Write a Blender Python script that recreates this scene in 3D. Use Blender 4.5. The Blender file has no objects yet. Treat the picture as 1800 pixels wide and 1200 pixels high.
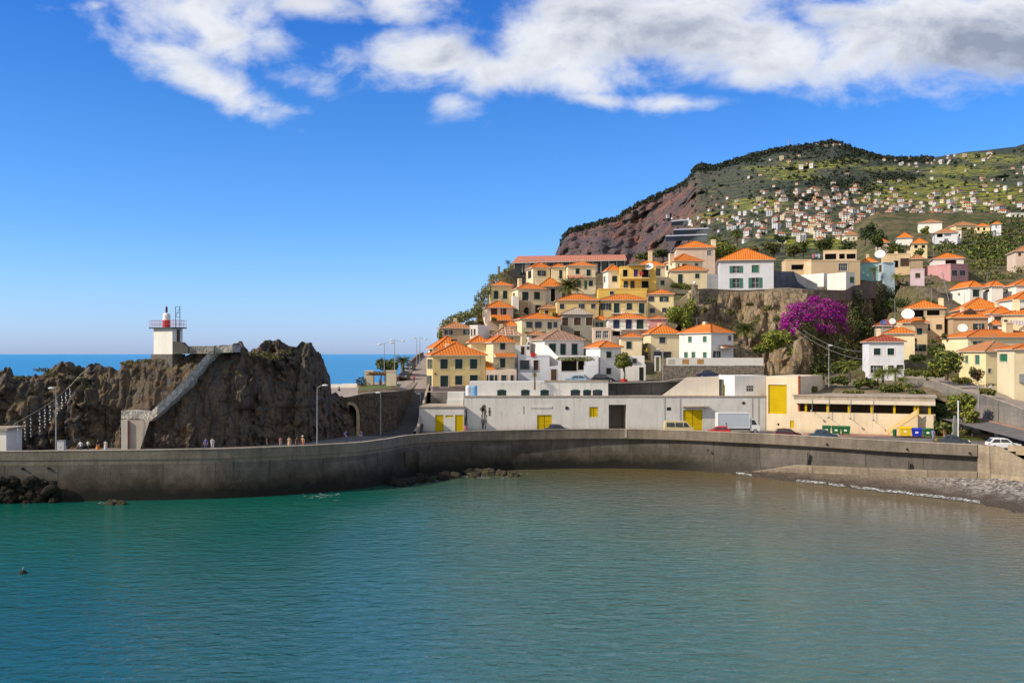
import bpy, bmesh, math, random
import numpy as np
from mathutils import Vector, Matrix, noise as mn

random.seed(7); RNG = np.random.default_rng(7)
SC = bpy.context.scene
COL = SC.collection
F, CZ, HY = 1750.0, 17.5, 622.0          # focal length (photo px), eye height above the water (m), horizon row

def U(px): return (px - 900.0) / F
def X(px, D): return U(px) * D
def Z(py, D): return CZ - (py - HY) / F * D
def P(px, py, D): return Vector((X(px, D), D, Z(py, D)))
def lerp(a, b, t): return a + (b - a) * t
def interp(x, pts):
    return float(np.interp(x, [p[0] for p in pts], [p[1] for p in pts]))
def fbm(p, o=4, s=1.0):
    return mn.fractal(Vector(p) * s, 1.0, 2.0, o)

# ------------------------------------------------------------------ materials
class NT:
    def __init__(self, nt): self.nt = nt; self.n = nt.nodes; self.l = nt.links
    def node(self, t, **kw):
        nd = self.n.new(t)
        for k, v in kw.items(): setattr(nd, k, v)
        return nd
    def put(self, sock, v):
        if v is None: return
        if hasattr(v, 'is_linked') or isinstance(v, bpy.types.NodeSocket): self.l.new(v, sock)
        else:
            if isinstance(v, (tuple, list)) and len(v) == 3 and len(getattr(sock, 'default_value', (0,0,0))) == 4: v = (*v, 1)
            sock.default_value = v
    def math(self, op, a, b=None, c=None, clamp=False):
        nd = self.node('ShaderNodeMath', operation=op, use_clamp=clamp)
        self.put(nd.inputs[0], a); self.put(nd.inputs[1], b); self.put(nd.inputs[2], c)
        return nd.outputs[0]
    def mix(self, f, a, b, mode='MIX'):
        nd = self.node('ShaderNodeMix', data_type='RGBA', blend_type=mode)
        self.put(nd.inputs[0], f); self.put(nd.inputs[6], a); self.put(nd.inputs[7], b)
        return nd.outputs[2]
    def noise(self, vec, scale, detail=4, rough=0.55, dist=0.0):
        nd = self.node('ShaderNodeTexNoise'); self.put(nd.inputs['Vector'], vec)
        nd.inputs['Scale'].default_value = scale; nd.inputs['Detail'].default_value = detail
        nd.inputs['Roughness'].default_value = rough; nd.inputs['Distortion'].default_value = dist
        return nd.outputs[0]
    def mapping(self, vec, scale=(1,1,1), loc=(0,0,0), rot=(0,0,0)):
        nd = self.node('ShaderNodeMapping'); self.put(nd.inputs[0], vec)
        nd.inputs['Scale'].default_value = scale; nd.inputs['Location'].default_value = loc; nd.inputs['Rotation'].default_value = rot
        return nd.outputs[0]
    def range(self, v, a, b, c=0.0, d=1.0, smooth=False):
        nd = self.node('ShaderNodeMapRange', interpolation_type='SMOOTHSTEP' if smooth else 'LINEAR')
        self.put(nd.inputs[0], v)
        for i, q in enumerate((a, b, c, d)): self.put(nd.inputs[i+1], q)
        return nd.outputs[0]
    def bump(self, h, strength=0.5, dist=0.1, normal=None):
        nd = self.node('ShaderNodeBump'); self.put(nd.inputs['Height'], h)
        nd.inputs['Strength'].default_value = strength; nd.inputs['Distance'].default_value = dist
        self.put(nd.inputs['Normal'], normal)
        return nd.outputs[0]
    def sep(self, v):
        nd = self.node('ShaderNodeSeparateXYZ'); self.put(nd.inputs[0], v); return nd.outputs
    def comb(self, x, y, z):
        nd = self.node('ShaderNodeCombineXYZ')
        for i, q in enumerate((x, y, z)): self.put(nd.inputs[i], q)
        return nd.outputs[0]

def new_mat(name, rough=0.8, spec=0.3):
    m = bpy.data.materials.new(name); m.use_nodes = True
    g = NT(m.node_tree)
    b = m.node_tree.nodes['Principled BSDF']
    b.inputs['Roughness'].default_value = rough
    b.inputs['Specular IOR Level'].default_value = spec
    tc = g.node('ShaderNodeTexCoord')
    geo = g.node('ShaderNodeNewGeometry')
    return m, g, b, tc, geo.outputs['Position']

MATS = {}
def plain(name, col, rough=0.6, var=0.12, scale=1.5, spec=0.3, metal=0.0):
    """one colour broken up by a soft mottling"""
    if name in MATS: return MATS[name]
    m, g, b, tc, pos = new_mat(name, rough, spec)
    n = g.noise(pos, scale, 5)
    k = g.range(n, 0.25, 0.75, 1 - var, 1 + var)
    g.l.new(g.mix(1.0, col, g.comb(k, k, k), 'MULTIPLY'), b.inputs['Base Color'])
    b.inputs['Metallic'].default_value = metal
    MATS[name] = m; return m

def stucco(name, col, dirt=0.35):
    """painted render: blotches, faint vertical runs, grime"""
    key = 'stucco_' + name
    if key in MATS: return MATS[key]
    m, g, b, tc, pos = new_mat(key, 0.85, 0.2)
    big = g.range(g.noise(pos, 0.35, 4, 0.6), 0.3, 0.7, 0.90, 1.06)
    runs = g.noise(g.mapping(pos, (1.6, 1.6, 0.12)), 1.2, 5, 0.65)
    runs = g.range(runs, 0.52, 0.80, 0.0, dirt)
    fine = g.range(g.noise(pos, 6.0, 3), 0.3, 0.7, 0.95, 1.04)
    oi = g.node('ShaderNodeObjectInfo').outputs['Random']
    k = g.math('MULTIPLY', g.math('MULTIPLY', big, fine), g.range(oi, 0, 1, 0.90, 1.08))
    c = g.mix(1.0, col, g.comb(k, k, k), 'MULTIPLY')
    c = g.mix(runs, c, tuple(x * f for x, f in zip(col, (0.42, 0.38, 0.36))))
    blot = g.range(g.noise(pos, 0.8, 6, 0.7), 0.58, 0.72, 0.0, dirt * .8)
    c = g.mix(blot, c, tuple(x * f for x, f in zip(col, (0.62, 0.56, 0.50))))
    if name in ('warehouse', 'shed', 'market', 'hall', 'ramp'):
        x_, y_, z_ = g.sep(pos)
        seam = g.range(g.math('ABSOLUTE', g.math('SUBTRACT', g.math('FRACT', g.math('MULTIPLY', x_, 1/5.3)), 0.5)), 0.0, 0.012, 0.30, 0.0)
        foot = g.range(g.math('ADD', z_, g.math('MULTIPLY', g.noise(pos, 1.1, 5), 1.2)), 5.3, 6.4, 0.5, 0.0)
        c = g.mix(g.math('MAXIMUM', seam, foot), c, tuple(x * 0.45 for x in col))
    g.l.new(c, b.inputs['Base Color'])
    g.l.new(g.bump(g.noise(pos, 9.0, 4), 0.25, 0.03), b.inputs['Normal'])
    MATS[key] = m; return m

def tiles(name, c1, c2, grid=False):
    """roof tiles on UV in metres: u along the eave, v up the slope"""
    key = 'tiles_' + name
    if key in MATS: return MATS[key]
    m, g, b, tc, pos = new_mat(key, 0.75, 0.25)
    u, v, _ = g.sep(tc.outputs['UV'])
    col = g.math('SINE', g.math('MULTIPLY', u, 2 * math.pi / 0.54))
    row = g.math('FRACT', g.math('MULTIPLY', v, 1 / 0.42))
    n1 = g.noise(pos, 0.5, 5, 0.6)
    n2 = g.noise(pos, 4.5, 3, 0.6)
    f = g.range(g.math('ADD', g.math('MULTIPLY', n1, 0.5), g.math('MULTIPLY', n2, 0.5)), 0.36, 0.64)
    c = g.mix(f, c1, c2)
    groove = g.range(col, -1.0, -0.2, 0.62, 1.0)
    rowd = g.range(row, 0.0, 0.22, 0.74, 1.0)
    k = g.math('MULTIPLY', groove, rowd)
    c = g.mix(1.0, c, g.comb(k, k, k), 'MULTIPLY')
    if grid:
        a = g.range(g.math('SINE', g.math('MULTIPLY', u, 2 * math.pi / 0.85)), 0.55, 0.75)
        bb = g.range(g.math('SINE', g.math('MULTIPLY', v, 2 * math.pi / 0.85)), 0.60, 0.8)
        w = g.math('MULTIPLY', g.math('MAXIMUM', a, bb), g.range(g.noise(pos, 0.9, 4), 0.35, 0.55, 0.35, 1.0))
        c = g.mix(g.math('MULTIPLY', w, 0.75), c, (0.62, 0.52, 0.42))
    oi = g.node('ShaderNodeObjectInfo').outputs['Random']
    c = g.mix(g.range(oi, 0.25, 1.0, 0.0, 0.55), c, tuple(x * f for x, f in zip(c1, (0.72, 0.86, 1.3))))
    wash = g.range(g.noise(g.mapping(pos, (1, 1, .6)), 0.45, 5, .7), 0.45, 0.7, 0.0, 0.2)
    c = g.mix(wash, c, (0.46, 0.20, 0.085))
    lich = g.range(g.noise(pos, 1.3, 5, 0.7), 0.57, 0.72, 0.0, 0.6)
    c = g.mix(lich, c, tuple(x * 0.45 + 0.02 for x in c1))
    g.l.new(c, b.inputs['Base Color'])
    h = g.math('ADD', col, g.math('MULTIPLY', row, 0.8))
    g.l.new(g.bump(h, 0.55, 0.05), b.inputs['Normal'])
    MATS[key] = m; return m

def rockmat(name, c1, c2, c3, streak=0.25, scale=0.35, bump=0.8, green=None):
    key = 'rock_' + name
    if key in MATS: return MATS[key]
    m, g, b, tc, pos = new_mat(key, 0.9, 0.2)
    s = g.mapping(pos, (1, 1, streak))
    n1 = g.noise(s, scale, 7, 0.62, 0.6)
    n2 = g.noise(pos, scale * 2.3, 6, 0.65, 0.2)
    n3 = g.noise(pos, scale * 9, 5, 0.65)
    c = g.mix(g.range(n1, 0.36, 0.64), c1, c2)
    c = g.mix(g.range(n2, 0.50, 0.68), c, c3)
    k = g.range(n3, 0.28, 0.72, 0.55, 1.35)
    c = g.mix(1.0, c, g.comb(k, k, k), 'MULTIPLY')
    vo = g.node('ShaderNodeTexVoronoi', feature='DISTANCE_TO_EDGE'); g.put(vo.inputs['Vector'], g.mix(0.12, g.mapping(pos, (1.0, 1.0, max(streak, .12) * .55)), g.noise(pos, scale * 2, 3)))
    vo.inputs['Scale'].default_value = scale * 1.5
    cr = g.range(vo.outputs['Distance'], 0.0, 0.09, 0.55, 1.0)
    c = g.mix(1.0, c, g.comb(cr, cr, cr), 'MULTIPLY')
    if green:
        geo = g.node('ShaderNodeNewGeometry')
        nz = g.sep(geo.outputs['Normal'])[2]
        f = g.math('MULTIPLY', g.range(nz, 0.45, 0.85), g.range(g.noise(pos, 0.5, 5), 0.46, 0.60))
        c = g.mix(f, c, green)
    g.l.new(c, b.inputs['Base Color'])
    h = g.math('ADD', g.math('MULTIPLY', n3, 0.6), g.math('ADD', g.math('MULTIPLY', n1, 2.0), g.math('MULTIPLY', cr, 0.5)))
    g.l.new(g.bump(h, bump, 0.5), b.inputs['Normal'])
    MATS[key] = m; return m

def leafmat(name, c1, c2, scale=1.2):
    key = 'leaf_' + name
    if key in MATS: return MATS[key]
    m, g, b, tc, pos = new_mat(key, 0.6, 0.25)
    n = g.noise(pos, scale, 4, 0.6)
    n2 = g.noise(pos, scale * 6, 2)
    f = g.range(g.math('ADD', g.math('MULTIPLY', n, 0.6), g.math('MULTIPLY', n2, 0.4)), 0.36, 0.64)
    g.l.new(g.mix(f, c1, c2), b.inputs['Base Color'])
    try: b.inputs['Subsurface Weight'].default_value = 0.0
    except KeyError: pass
    MATS[key] = m; return m

def concrete(name, c, wet=True, boards=True):
    key = 'conc_' + name
    if key in MATS: return MATS[key]
    m, g, b, tc, pos = new_mat(key, 0.9, 0.2)
    x, y, z = g.sep(pos)
    n1 = g.noise(pos, 0.25, 6, 0.65)
    n2 = g.noise(g.mapping(pos, (1, 1, 0.15)), 1.4, 5, 0.65)
    n3 = g.noise(pos, 5, 4)
    k = g.math('MULTIPLY', g.range(n1, 0.3, 0.7, 0.72, 1.2), g.math('MULTIPLY', g.range(n2, 0.35, 0.75, 1.1, 0.7), g.range(n3, 0.3, 0.7, 0.85, 1.12)))
    if boards:
        bd = g.math('FRACT', g.math('MULTIPLY', z, 1 / 0.62))
        k = g.math('MULTIPLY', k, g.range(bd, 0.0, 0.1, 0.8, 1.0))
        lift = g.math('FLOOR', g.math('MULTIPLY', z, 1 / 1.24))
        wn = g.node('ShaderNodeTexWhiteNoise', noise_dimensions='2D')
        g.put(wn.inputs['Vector'], g.comb(lift, g.math('FLOOR', g.math('MULTIPLY', x, 1 / 6.0)), 0))
        k = g.math('MULTIPLY', k, g.range(wn.outputs['Value'], 0, 1, 0.80, 1.14))
        jt = g.math('ABSOLUTE', g.math('SUBTRACT', g.math('FRACT', g.math('MULTIPLY', x, 1/6.0)), 0.5))
        k = g.math('MULTIPLY', k, g.range(jt, 0.485, 0.497, 1.0, 0.55))
    col = g.mix(1.0, c, g.comb(k, k, k), 'MULTIPLY')
    if wet:
        lim = g.math('ADD', z, g.math('MULTIPLY', g.math('SUBTRACT', g.math('ADD', g.math('MULTIPLY', n1, .6), g.math('MULTIPLY', g.noise(pos, 0.9, 6, .7), .4)), 0.5), 5.5))
        wx = g.range(x, 24, 36, 1.0, 0.15)
        col = g.mix(g.math('MULTIPLY', g.range(lim, 3.9, 1.9, 0.0, 0.85), wx), col, (0.045, 0.037, 0.026))
        col = g.mix(g.math('MULTIPLY', g.range(lim, 2.2, 0.9, 0.0, 0.88), wx), col, (0.010, 0.011, 0.010))
    g.l.new(col, b.inputs['Base Color'])
    g.l.new(g.bump(g.math('ADD', n3, g.math('MULTIPLY', n2, 0.5)), 0.5, 0.08), b.inputs['Normal'])
    MATS[key] = m; return m

WALLC = dict(yellow=(0.77,0.59,0.27), cream=(0.82,0.69,0.46), white=(0.82,0.79,0.74), beige=(0.66,0.50,0.31), tan=(0.46,0.35,0.23),
    pink=(0.56,0.30,0.30), grey=(0.36,0.33,0.29), bluewhite=(0.72,0.73,0.78), amber=(0.77,0.53,0.13), aqua=(0.32,0.56,0.56),
    rose=(0.72,0.56,0.45), paleyellow=(0.81,0.67,0.38), skyblue=(0.45,0.58,0.68), lilac=(0.62,0.48,0.54), ochre=(0.52,0.36,0.11))
def wallm(k): return stucco(k, WALLC[k], 0.55 if k in ('grey', 'tan', 'ochre') else 0.28)
def roofm(k):
    return {'orange': lambda: tiles('orange', (0.70,0.17,0.016), (0.78,0.25,0.030)),
            'red': lambda: tiles('red', (0.30,0.06,0.03), (0.40,0.10,0.05)),
            'salmon': lambda: tiles('salmon', (0.58,0.20,0.12), (0.62,0.25,0.16)),
            'old': lambda: tiles('old', (0.46,0.17,0.06), (0.58,0.27,0.11)),
            'brown': lambda: tiles('brown', (0.30,0.13,0.07), (0.40,0.19,0.11), True),
            'straw': lambda: tiles('straw', (0.46,0.36,0.24), (0.56,0.47,0.34))}[k]()
M_SHUT = plain('shutter_green', (0.016,0.046,0.042), 0.5, 0.2)
M_SHUTL = plain('shutter_light_green', (0.05,0.17,0.13), 0.5, 0.2)
M_GREEN = plain('door_green', (0.015,0.16,0.08), 0.5, 0.2)
M_BROWN = plain('wood_brown', (0.075,0.045,0.03), 0.6, 0.25)
M_BLUE = plain('paint_deep_blue', (0.02,0.035,0.10), 0.5, 0.2)
M_PURPLE = plain('door_purple', (0.09,0.03,0.22), 0.5, 0.2)
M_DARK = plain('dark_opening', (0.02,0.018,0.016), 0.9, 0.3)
M_STONEF = plain('window_stone', (0.55,0.50,0.43), 0.85, 0.12)
M_WHITEP = plain('paint_white', (0.78,0.77,0.74), 0.5, 0.06)
M_YELLOWP = stucco('yellow_metal', (0.60,0.42,0.004), 0.25)
M_RED = plain('paint_red', (0.55,0.03,0.025), 0.45, 0.12)
M_METAL = plain('metal_grey', (0.32,0.33,0.34), 0.45, 0.15, metal=0.3)
M_DMETAL = plain('metal_dark', (0.06,0.06,0.065), 0.5, 0.15, metal=0.3)
M_RUBBER = plain('rubber', (0.02,0.02,0.02), 0.8, 0.1)
M_WOOD = plain('timber', (0.24,0.14,0.075), 0.8, 0.25)
M_BARK = plain('bark', (0.15,0.11,0.08), 0.9, 0.3, 6)
M_ASPH = plain('asphalt', (0.060,0.058,0.056), 0.9, 0.25, 0.8)
M_PAVE = plain('paving', (0.30,0.25,0.21), 0.9, 0.2, 0.7)
M_SIDE = plain('red_pavement', (0.34,0.20,0.15), 0.9, 0.2, 0.8)
def glassm():
    if 'glass' in MATS: return MATS['glass']
    m, g, b, tc, pos = new_mat('window_glass', 0.08, 0.6)
    n = g.noise(pos, 0.8, 3)
    g.l.new(g.mix(g.range(n, 0.4, 0.6), (0.015,0.02,0.025), (0.05,0.06,0.065)), b.inputs['Base Color'])
    MATS['glass'] = m; return m
M_GLASS = glassm()

# ------------------------------------------------------------------ mesh building
class MB:
    """collects boxes, tubes and quads and links them as ONE mesh object"""
    def __init__(self): self.v = []; self.f = []; self.m = []; self.uv = {}
    def add(self, vs, fs, mi=0):
        o = len(self.v); self.v += [tuple(p) for p in vs]
        for q in fs: self.f.append(tuple(i + o for i in q)); self.m.append(mi)
    def quad(self, a, b, c, d, mi=0, uv=None):
        o = len(self.v); self.v += [tuple(a), tuple(b), tuple(c), tuple(d)]
        if uv: self.uv[len(self.f)] = uv
        self.f.append((o, o+1, o+2, o+3)); self.m.append(mi)
    def poly(self, pts, mi=0, uv=None):
        o = len(self.v); self.v += [tuple(p) for p in pts]
        if uv: self.uv[len(self.f)] = uv
        self.f.append(tuple(range(o, o + len(pts)))); self.m.append(mi)
    def box(self, x0, y0, z0, x1, y1, z1, mi=0, M=None):
        vs = [Vector(p) for p in ((x0,y0,z0),(x1,y0,z0),(x1,y1,z0),(x0,y1,z0),(x0,y0,z1),(x1,y0,z1),(x1,y1,z1),(x0,y1,z1))]
        if M: vs = [M @ p for p in vs]
        self.add(vs, [(0,3,2,1),(4,5,6,7),(0,1,5,4),(1,2,6,5),(2,3,7,6),(3,0,4,7)], mi)
    def tube(self, pts, r, n=6, mi=0, cap=True):
        pts = [Vector(p) for p in pts]
        rs = r if isinstance(r, (list, tuple)) else [r] * len(pts)
        o = len(self.v)
        for i, p in enumerate(pts):
            t = (pts[min(i+1, len(pts)-1)] - pts[max(i-1, 0)])
            t = t.normalized() if t.length > 1e-9 else Vector((0,0,1))
            a = t.orthogonal().normalized() if abs(t.z) < 0.95 else Vector((1,0,0))
            a = (a - t * a.dot(t)).normalized(); b = t.cross(a)
            for k in range(n):
                w = 2 * math.pi * k / n
                self.v.append(tuple(p + (a * math.cos(w) + b * math.sin(w)) * rs[i]))
        for i in range(len(pts) - 1):
            for k in range(n):
                k2 = (k + 1) % n
                self.f.append((o+i*n+k, o+i*n+k2, o+(i+1)*n+k2, o+(i+1)*n+k)); self.m.append(mi)
        if cap:
            self.f.append(tuple(o + k for k in reversed(range(n)))); self.m.append(mi)
            e = o + (len(pts)-1) * n
            self.f.append(tuple(e + k for k in range(n))); self.m.append(mi)
    def lathe(self, prof, n=12, c=(0,0,0), mi=0, M=None):
        o = len(self.v)
        for r, z in prof:
            for k in range(n):
                w = 2 * math.pi * k / n
                p = Vector((c[0] + r*math.cos(w), c[1] + r*math.sin(w), c[2] + z))
                self.v.append(tuple(M @ p if M else p))
        for i in range(len(prof) - 1):
            for k in range(n):
                k2 = (k+1) % n
                self.f.append((o+i*n+k, o+i*n+k2, o+(i+1)*n+k2, o+(i+1)*n+k)); self.m.append(mi)
        self.f.append(tuple(o+k for k in reversed(range(n)))); self.m.append(mi)
        e = o + (len(prof)-1)*n
        self.f.append(tuple(e+k for k in range(n))); self.m.append(mi)
    def grid(self, rows, mi=0, uvs=None):
        o = len(self.v); nc = len(rows[0])
        for r in rows: self.v += [tuple(p) for p in r]
        for i in range(len(rows)-1):
            for j in range(nc-1):
                self.f.append((o+i*nc+j, o+i*nc+j+1, o+(i+1)*nc+j+1, o+(i+1)*nc+j)); self.m.append(mi)
    def build(self, name, mats, parent=None, smooth=False, loc=None, rotz=None, label=None):
        me = bpy.data.meshes.new(name)
        me.from_pydata(self.v, [], self.f)
        for mt in (mats if isinstance(mats, (list, tuple)) else [mats]): me.materials.append(mt)
        me.polygons.foreach_set('material_index', self.m)
        if smooth: me.polygons.foreach_set('use_smooth', [True] * len(self.f))
        if self.uv:
            L = me.uv_layers.new(name='UVMap')
            for fi, uv in self.uv.items():
                p = me.polygons[fi]
                for k, li in enumerate(p.loop_indices): L.data[li].uv = uv[k]
        me.update()
        return link(name, me, parent, loc, rotz, label)

def link(name, me, parent=None, loc=None, rotz=None, label=None):
    o = bpy.data.objects.new(name, me); COL.objects.link(o)
    if parent is not None: o.parent = parent
    if loc is not None: o.location = loc
    if rotz is not None: o.rotation_euler = (0, 0, rotz)
    if label: o['label'] = label
    return o
def tag(o, label=None, cat=None, group=None, kind=None):
    if label: o['label'] = label
    if cat: o['category'] = cat
    if group: o['group'] = group
    if kind: o['kind'] = kind
    return o
def thing(name, label, cat, loc=(0,0,0), rotz=0.0, group=None):
    o = bpy.data.objects.new(name, None); COL.objects.link(o)
    o.location = loc; o.rotation_euler = (0, 0, rotz); o.empty_display_size = 0.5
    return tag(o, label, cat, group)
def struct(o, label=None): return tag(o, label, None, None, 'structure')
def dup(root, loc, rotz=None, label=None, group=None, scale=None):
    r = root.copy(); COL.objects.link(r); r.location = loc
    if rotz is not None: r.rotation_euler = (0, 0, rotz)
    if scale is not None: r.scale = (scale,) * 3
    if label: r['label'] = label
    if group: r['group'] = group
    for ch in list(root.children):
        c = ch.copy(); COL.objects.link(c); c.parent = r
        for gch in list(ch.children):
            d = gch.copy(); COL.objects.link(d); d.parent = c
    return r
def fast_mesh(name, V, Fq, mi, mats):
    """numpy quads -> mesh"""
    me = bpy.data.meshes.new(name)
    nv, nf = len(V), len(Fq); k = Fq.shape[1]
    me.vertices.add(nv); me.vertices.foreach_set('co', np.asarray(V, 'f').ravel())
    me.loops.add(nf * k); me.loops.foreach_set('vertex_index', np.asarray(Fq, 'i').ravel())
    me.polygons.add(nf); me.polygons.foreach_set('loop_start', np.arange(0, nf*k, k, dtype='i'))
    for mt in (mats if isinstance(mats, (list, tuple)) else [mats]): me.materials.append(mt)
    if mi is not None: me.polygons.foreach_set('material_index', np.asarray(mi, 'i'))
    me.update(calc_edges=True); me.validate()
    return me

def leaf_arrays(blobs, n, size, shell=0.55, flat=0.0, squash=1.0):
    """leaf quads spread through ellipsoid blobs [(centre, radii)]"""
    w = np.array([r[0]*r[1] + r[1]*r[2] + r[0]*r[2] for c, r in blobs]); w = w / w.sum()
    idx = RNG.choice(len(blobs), n, p=w)
    C = np.array([tuple(c) for c, r in blobs])[idx]; R = np.array([tuple(r) for c, r in blobs])[idx]
    d = RNG.normal(size=(n, 3)); d /= np.linalg.norm(d, axis=1)[:, None]
    rad = shell + (1.12 - shell) * RNG.random(n) ** 0.7
    c = C + d * R * rad[:, None]
    nn = d * 0.7 + RNG.normal(size=(n, 3)) * 0.75; nn[:, 2] += 0.35 + flat
    nn /= np.linalg.norm(nn, axis=1)[:, None]
    a = np.cross(nn, RNG.normal(size=(n, 3))); a /= np.linalg.norm(a, axis=1)[:, None]
    b = np.cross(nn, a)
    s = size * (0.6 + 0.8 * RNG.random(n))[:, None]
    V = np.stack([c - a*s - b*s*0.35, c + b*s*0.55 - a*s*0.1, c + a*s + b*s*0.1, c - b*s*0.6 + a*s*0.15], 1).reshape(-1, 3)
    Fq = np.arange(n*4).reshape(n, 4)
    return V, Fq
def leaves(name, blobs, n, size, mats, parent=None, shell=0.55, weights=None, flat=0.0):
    V, Fq = leaf_arrays(blobs, n, size, shell, flat)
    mats = mats if isinstance(mats, (list, tuple)) else [mats]
    mi = RNG.choice(len(mats), len(Fq), p=weights)
    return link(name, fast_mesh(name, V, Fq, mi, mats), parent)
# ------------------------------------------------------------------ camera, sun, sky
cam = bpy.data.cameras.new('camera'); cam.lens = 35.0; cam.sensor_width = 36.0; cam.shift_y = 22.0 / 1800.0
cam.clip_start = 0.5; cam.clip_end = 90000
co = bpy.data.objects.new('camera', cam); COL.objects.link(co)
co.location = (0, 0, CZ); co.rotation_euler = (math.radians(90), 0, 0); SC.camera = co
SC.view_settings.view_transform = 'Standard'; SC.view_settings.look = 'None'; SC.view_settings.exposure = 0.0; SC.view_settings.gamma = 1.0

SUN_EL = math.radians(35.0)
to_sun = Vector((-0.944 * math.cos(SUN_EL), -0.33 * math.cos(SUN_EL), math.sin(SUN_EL)))
sl = bpy.data.lights.new('sun', 'SUN'); sl.energy = 5.0; sl.angle = math.radians(0.5); sl.color = (1.0, 0.87, 0.68)
so = bpy.data.objects.new('sun', sl); COL.objects.link(so); so.rotation_euler = to_sun.to_track_quat('Z', 'Y').to_euler(); so.location = (-80, -10, 90)

W = bpy.data.worlds.new('World'); SC.world = W; W.use_nodes = True
def build_sky():
    g = NT(W.node_tree); bg = W.node_tree.nodes['Background']
    sky = g.node('ShaderNodeTexSky', sky_type='NISHITA')
    sky.sun_disc = False; sky.sun_elevation = SUN_EL
    sky.sun_rotation = math.atan2(to_sun.x, to_sun.y)
    sky.altitude = 0; sky.air_density = 1.0; sky.dust_density = 0.6; sky.ozone_density = 3.0
    tc = g.node('ShaderNodeTexCoord'); d = tc.outputs['Generated']
    x, y, z = g.sep(d)
    yy = g.math('MAXIMUM', y, 0.08)
    u = g.math('DIVIDE', x, yy); v = g.math('DIVIDE', z, yy)
    base = g.mix(1.0, sky.outputs[0], SKY_TINT, 'MULTIPLY')
    # deeper blue upwards, as through a clear maritime sky
    el = g.range(z, 0.0, 0.34, 0.0, 1.0)
    grad = g.node('ShaderNodeValToRGB'); g.put(grad.inputs[0], el)
    cr = grad.color_ramp
    for i, (p, c) in enumerate(SKY_RAMP):
        e = cr.elements[i] if i < 2 else cr.elements.new(p)
        e.position = p; e.color = (*c, 1)
    base = g.mix(1.0, base, grad.outputs[0], 'MULTIPLY')
    # clouds: a fractal field shaped by where the banks stand in the sky
    def nz(du, dv, scale, det, off=0.0):
        vec = g.comb(g.math('ADD', u, du + off), g.math('MULTIPLY', g.math('ADD', v, dv), 1.5), 0.0)
        return g.noise(vec, scale, det, 0.6, 0.25)
    def blobs(L):
        out = None
        for px, py, rx, ry, rot, s in L:
            cu, cv = (px - 900) / F, (622 - py) / F; a = math.radians(rot)
            du = g.math('SUBTRACT', u, cu); dv = g.math('SUBTRACT', v, cv)
            p = g.math('ADD', g.math('MULTIPLY', du, math.cos(a)), g.math('MULTIPLY', dv, math.sin(a)))
            q = g.math('SUBTRACT', g.math('MULTIPLY', dv, math.cos(a)), g.math('MULTIPLY', du, math.sin(a)))
            p = g.math('MULTIPLY', p, F / rx); q = g.math('MULTIPLY', q, F / ry)
            r = g.math('SQRT', g.math('ADD', g.math('MULTIPLY', p, p), g.math('MULTIPLY', q, q)))
            f = g.math('MULTIPLY', g.math('SUBTRACT', 1.0, r), s)
            out = f if out is None else g.math('MAXIMUM', out, f)
        return out
    banks = blobs([(330,20,180,75,0,1.0),(385,60,150,50,-10,.7),(300,95,95,30,-12,.6),(375,150,165,42,-24,.95),(465,185,70,18,-10,.55),(540,140,75,26,-8,.42),
        (560,10,120,36,-5,.8),(170,10,60,14,0,.35),(700,-10,120,60,0,.7),(750,105,190,62,0,1.1),(860,130,90,50,0,.9),(800,180,50,22,0,.3),
        (985,70,190,105,-5,1.2),(1000,135,110,45,0,.8),(1180,40,260,100,0,1.2),(1340,70,170,80,0,1.1),(1195,182,105,17,0,.7),(1050,175,110,16,-8,.45),
        (1440,30,110,40,0,.8),(1330,125,90,36,0,.7),(1680,60,330,105,2,1.3),(1560,90,170,60,10,.9),(1180,-120,1000,130,0,1.2),(1900,30,260,140,0,1.2),(1640,130,150,24,0,.5)])
    n1 = nz(0, 0, 11.0, 12.0); n2 = nz(0, 0, 3.2, 3.0, 7.3)
    dens = g.math('ADD', banks, g.math('ADD', g.math('MULTIPLY', g.math('SUBTRACT', n1, 0.5), 2.6), g.math('MULTIPLY', g.math('SUBTRACT', n2, 0.5), 0.9)))
    a = g.range(dens, -0.16, 0.80, 0.0, 1.0, True)
    # light: lit from the left, grey in the thick undersides
    n1s = nz(0.010, -0.010, 11.0, 6.0)
    rel = g.math('SUBTRACT', n1, n1s)
    greys = blobs([(1180,70,230,75,0,1.0),(1060,20,180,45,0,.7),(840,88,110,34,0,.75),(1760,90,270,90,0,1.6),(1480,35,150,45,0,.6),(1360,120,110,30,0,.4),(620,20,70,25,0,.5),(1180,-130,900,110,0,.5)])
    greys = g.math('MAXIMUM', greys, 0.0)
    thick = g.range(dens, 0.5, 1.7)
    sh = g.math('ADD', g.math('MULTIPLY', thick, 0.30), g.math('ADD', g.math('MULTIPLY', greys, 0.62), g.math('MULTIPLY', rel, 1.7)), clamp=True)
    cc = g.node('ShaderNodeValToRGB'); g.put(cc.inputs[0], sh)
    for i, (p, c) in enumerate([(0.0, (0.86,0.88,0.93)), (0.35, (0.70,0.73,0.80)), (0.7, (0.47,0.51,0.61)), (1.0, (0.32,0.36,0.46))]):
        e = cc.color_ramp.elements[i] if i < 2 else cc.color_ramp.elements.new(p)
        e.position = p; e.color = (*c, 1)
    cl = g.mix(1.0, cc.outputs[0], (1.0/SKY_K,)*3, 'MULTIPLY')
    front = g.range(y, 0.05, 0.2)
    a = g.math('MULTIPLY', g.math('MULTIPLY', a, 0.97), front)
    out = g.mix(a, base, cl)
    # added cloud banks overhead and behind the viewer, unseen, as neutral fill light
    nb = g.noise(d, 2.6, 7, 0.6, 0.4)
    zone = g.math('MAXIMUM', g.range(z, 0.42, 0.62, 0.0, 0.62), g.range(y, 0.02, -0.35, 0.0, 1.0), clamp=True)
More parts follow.
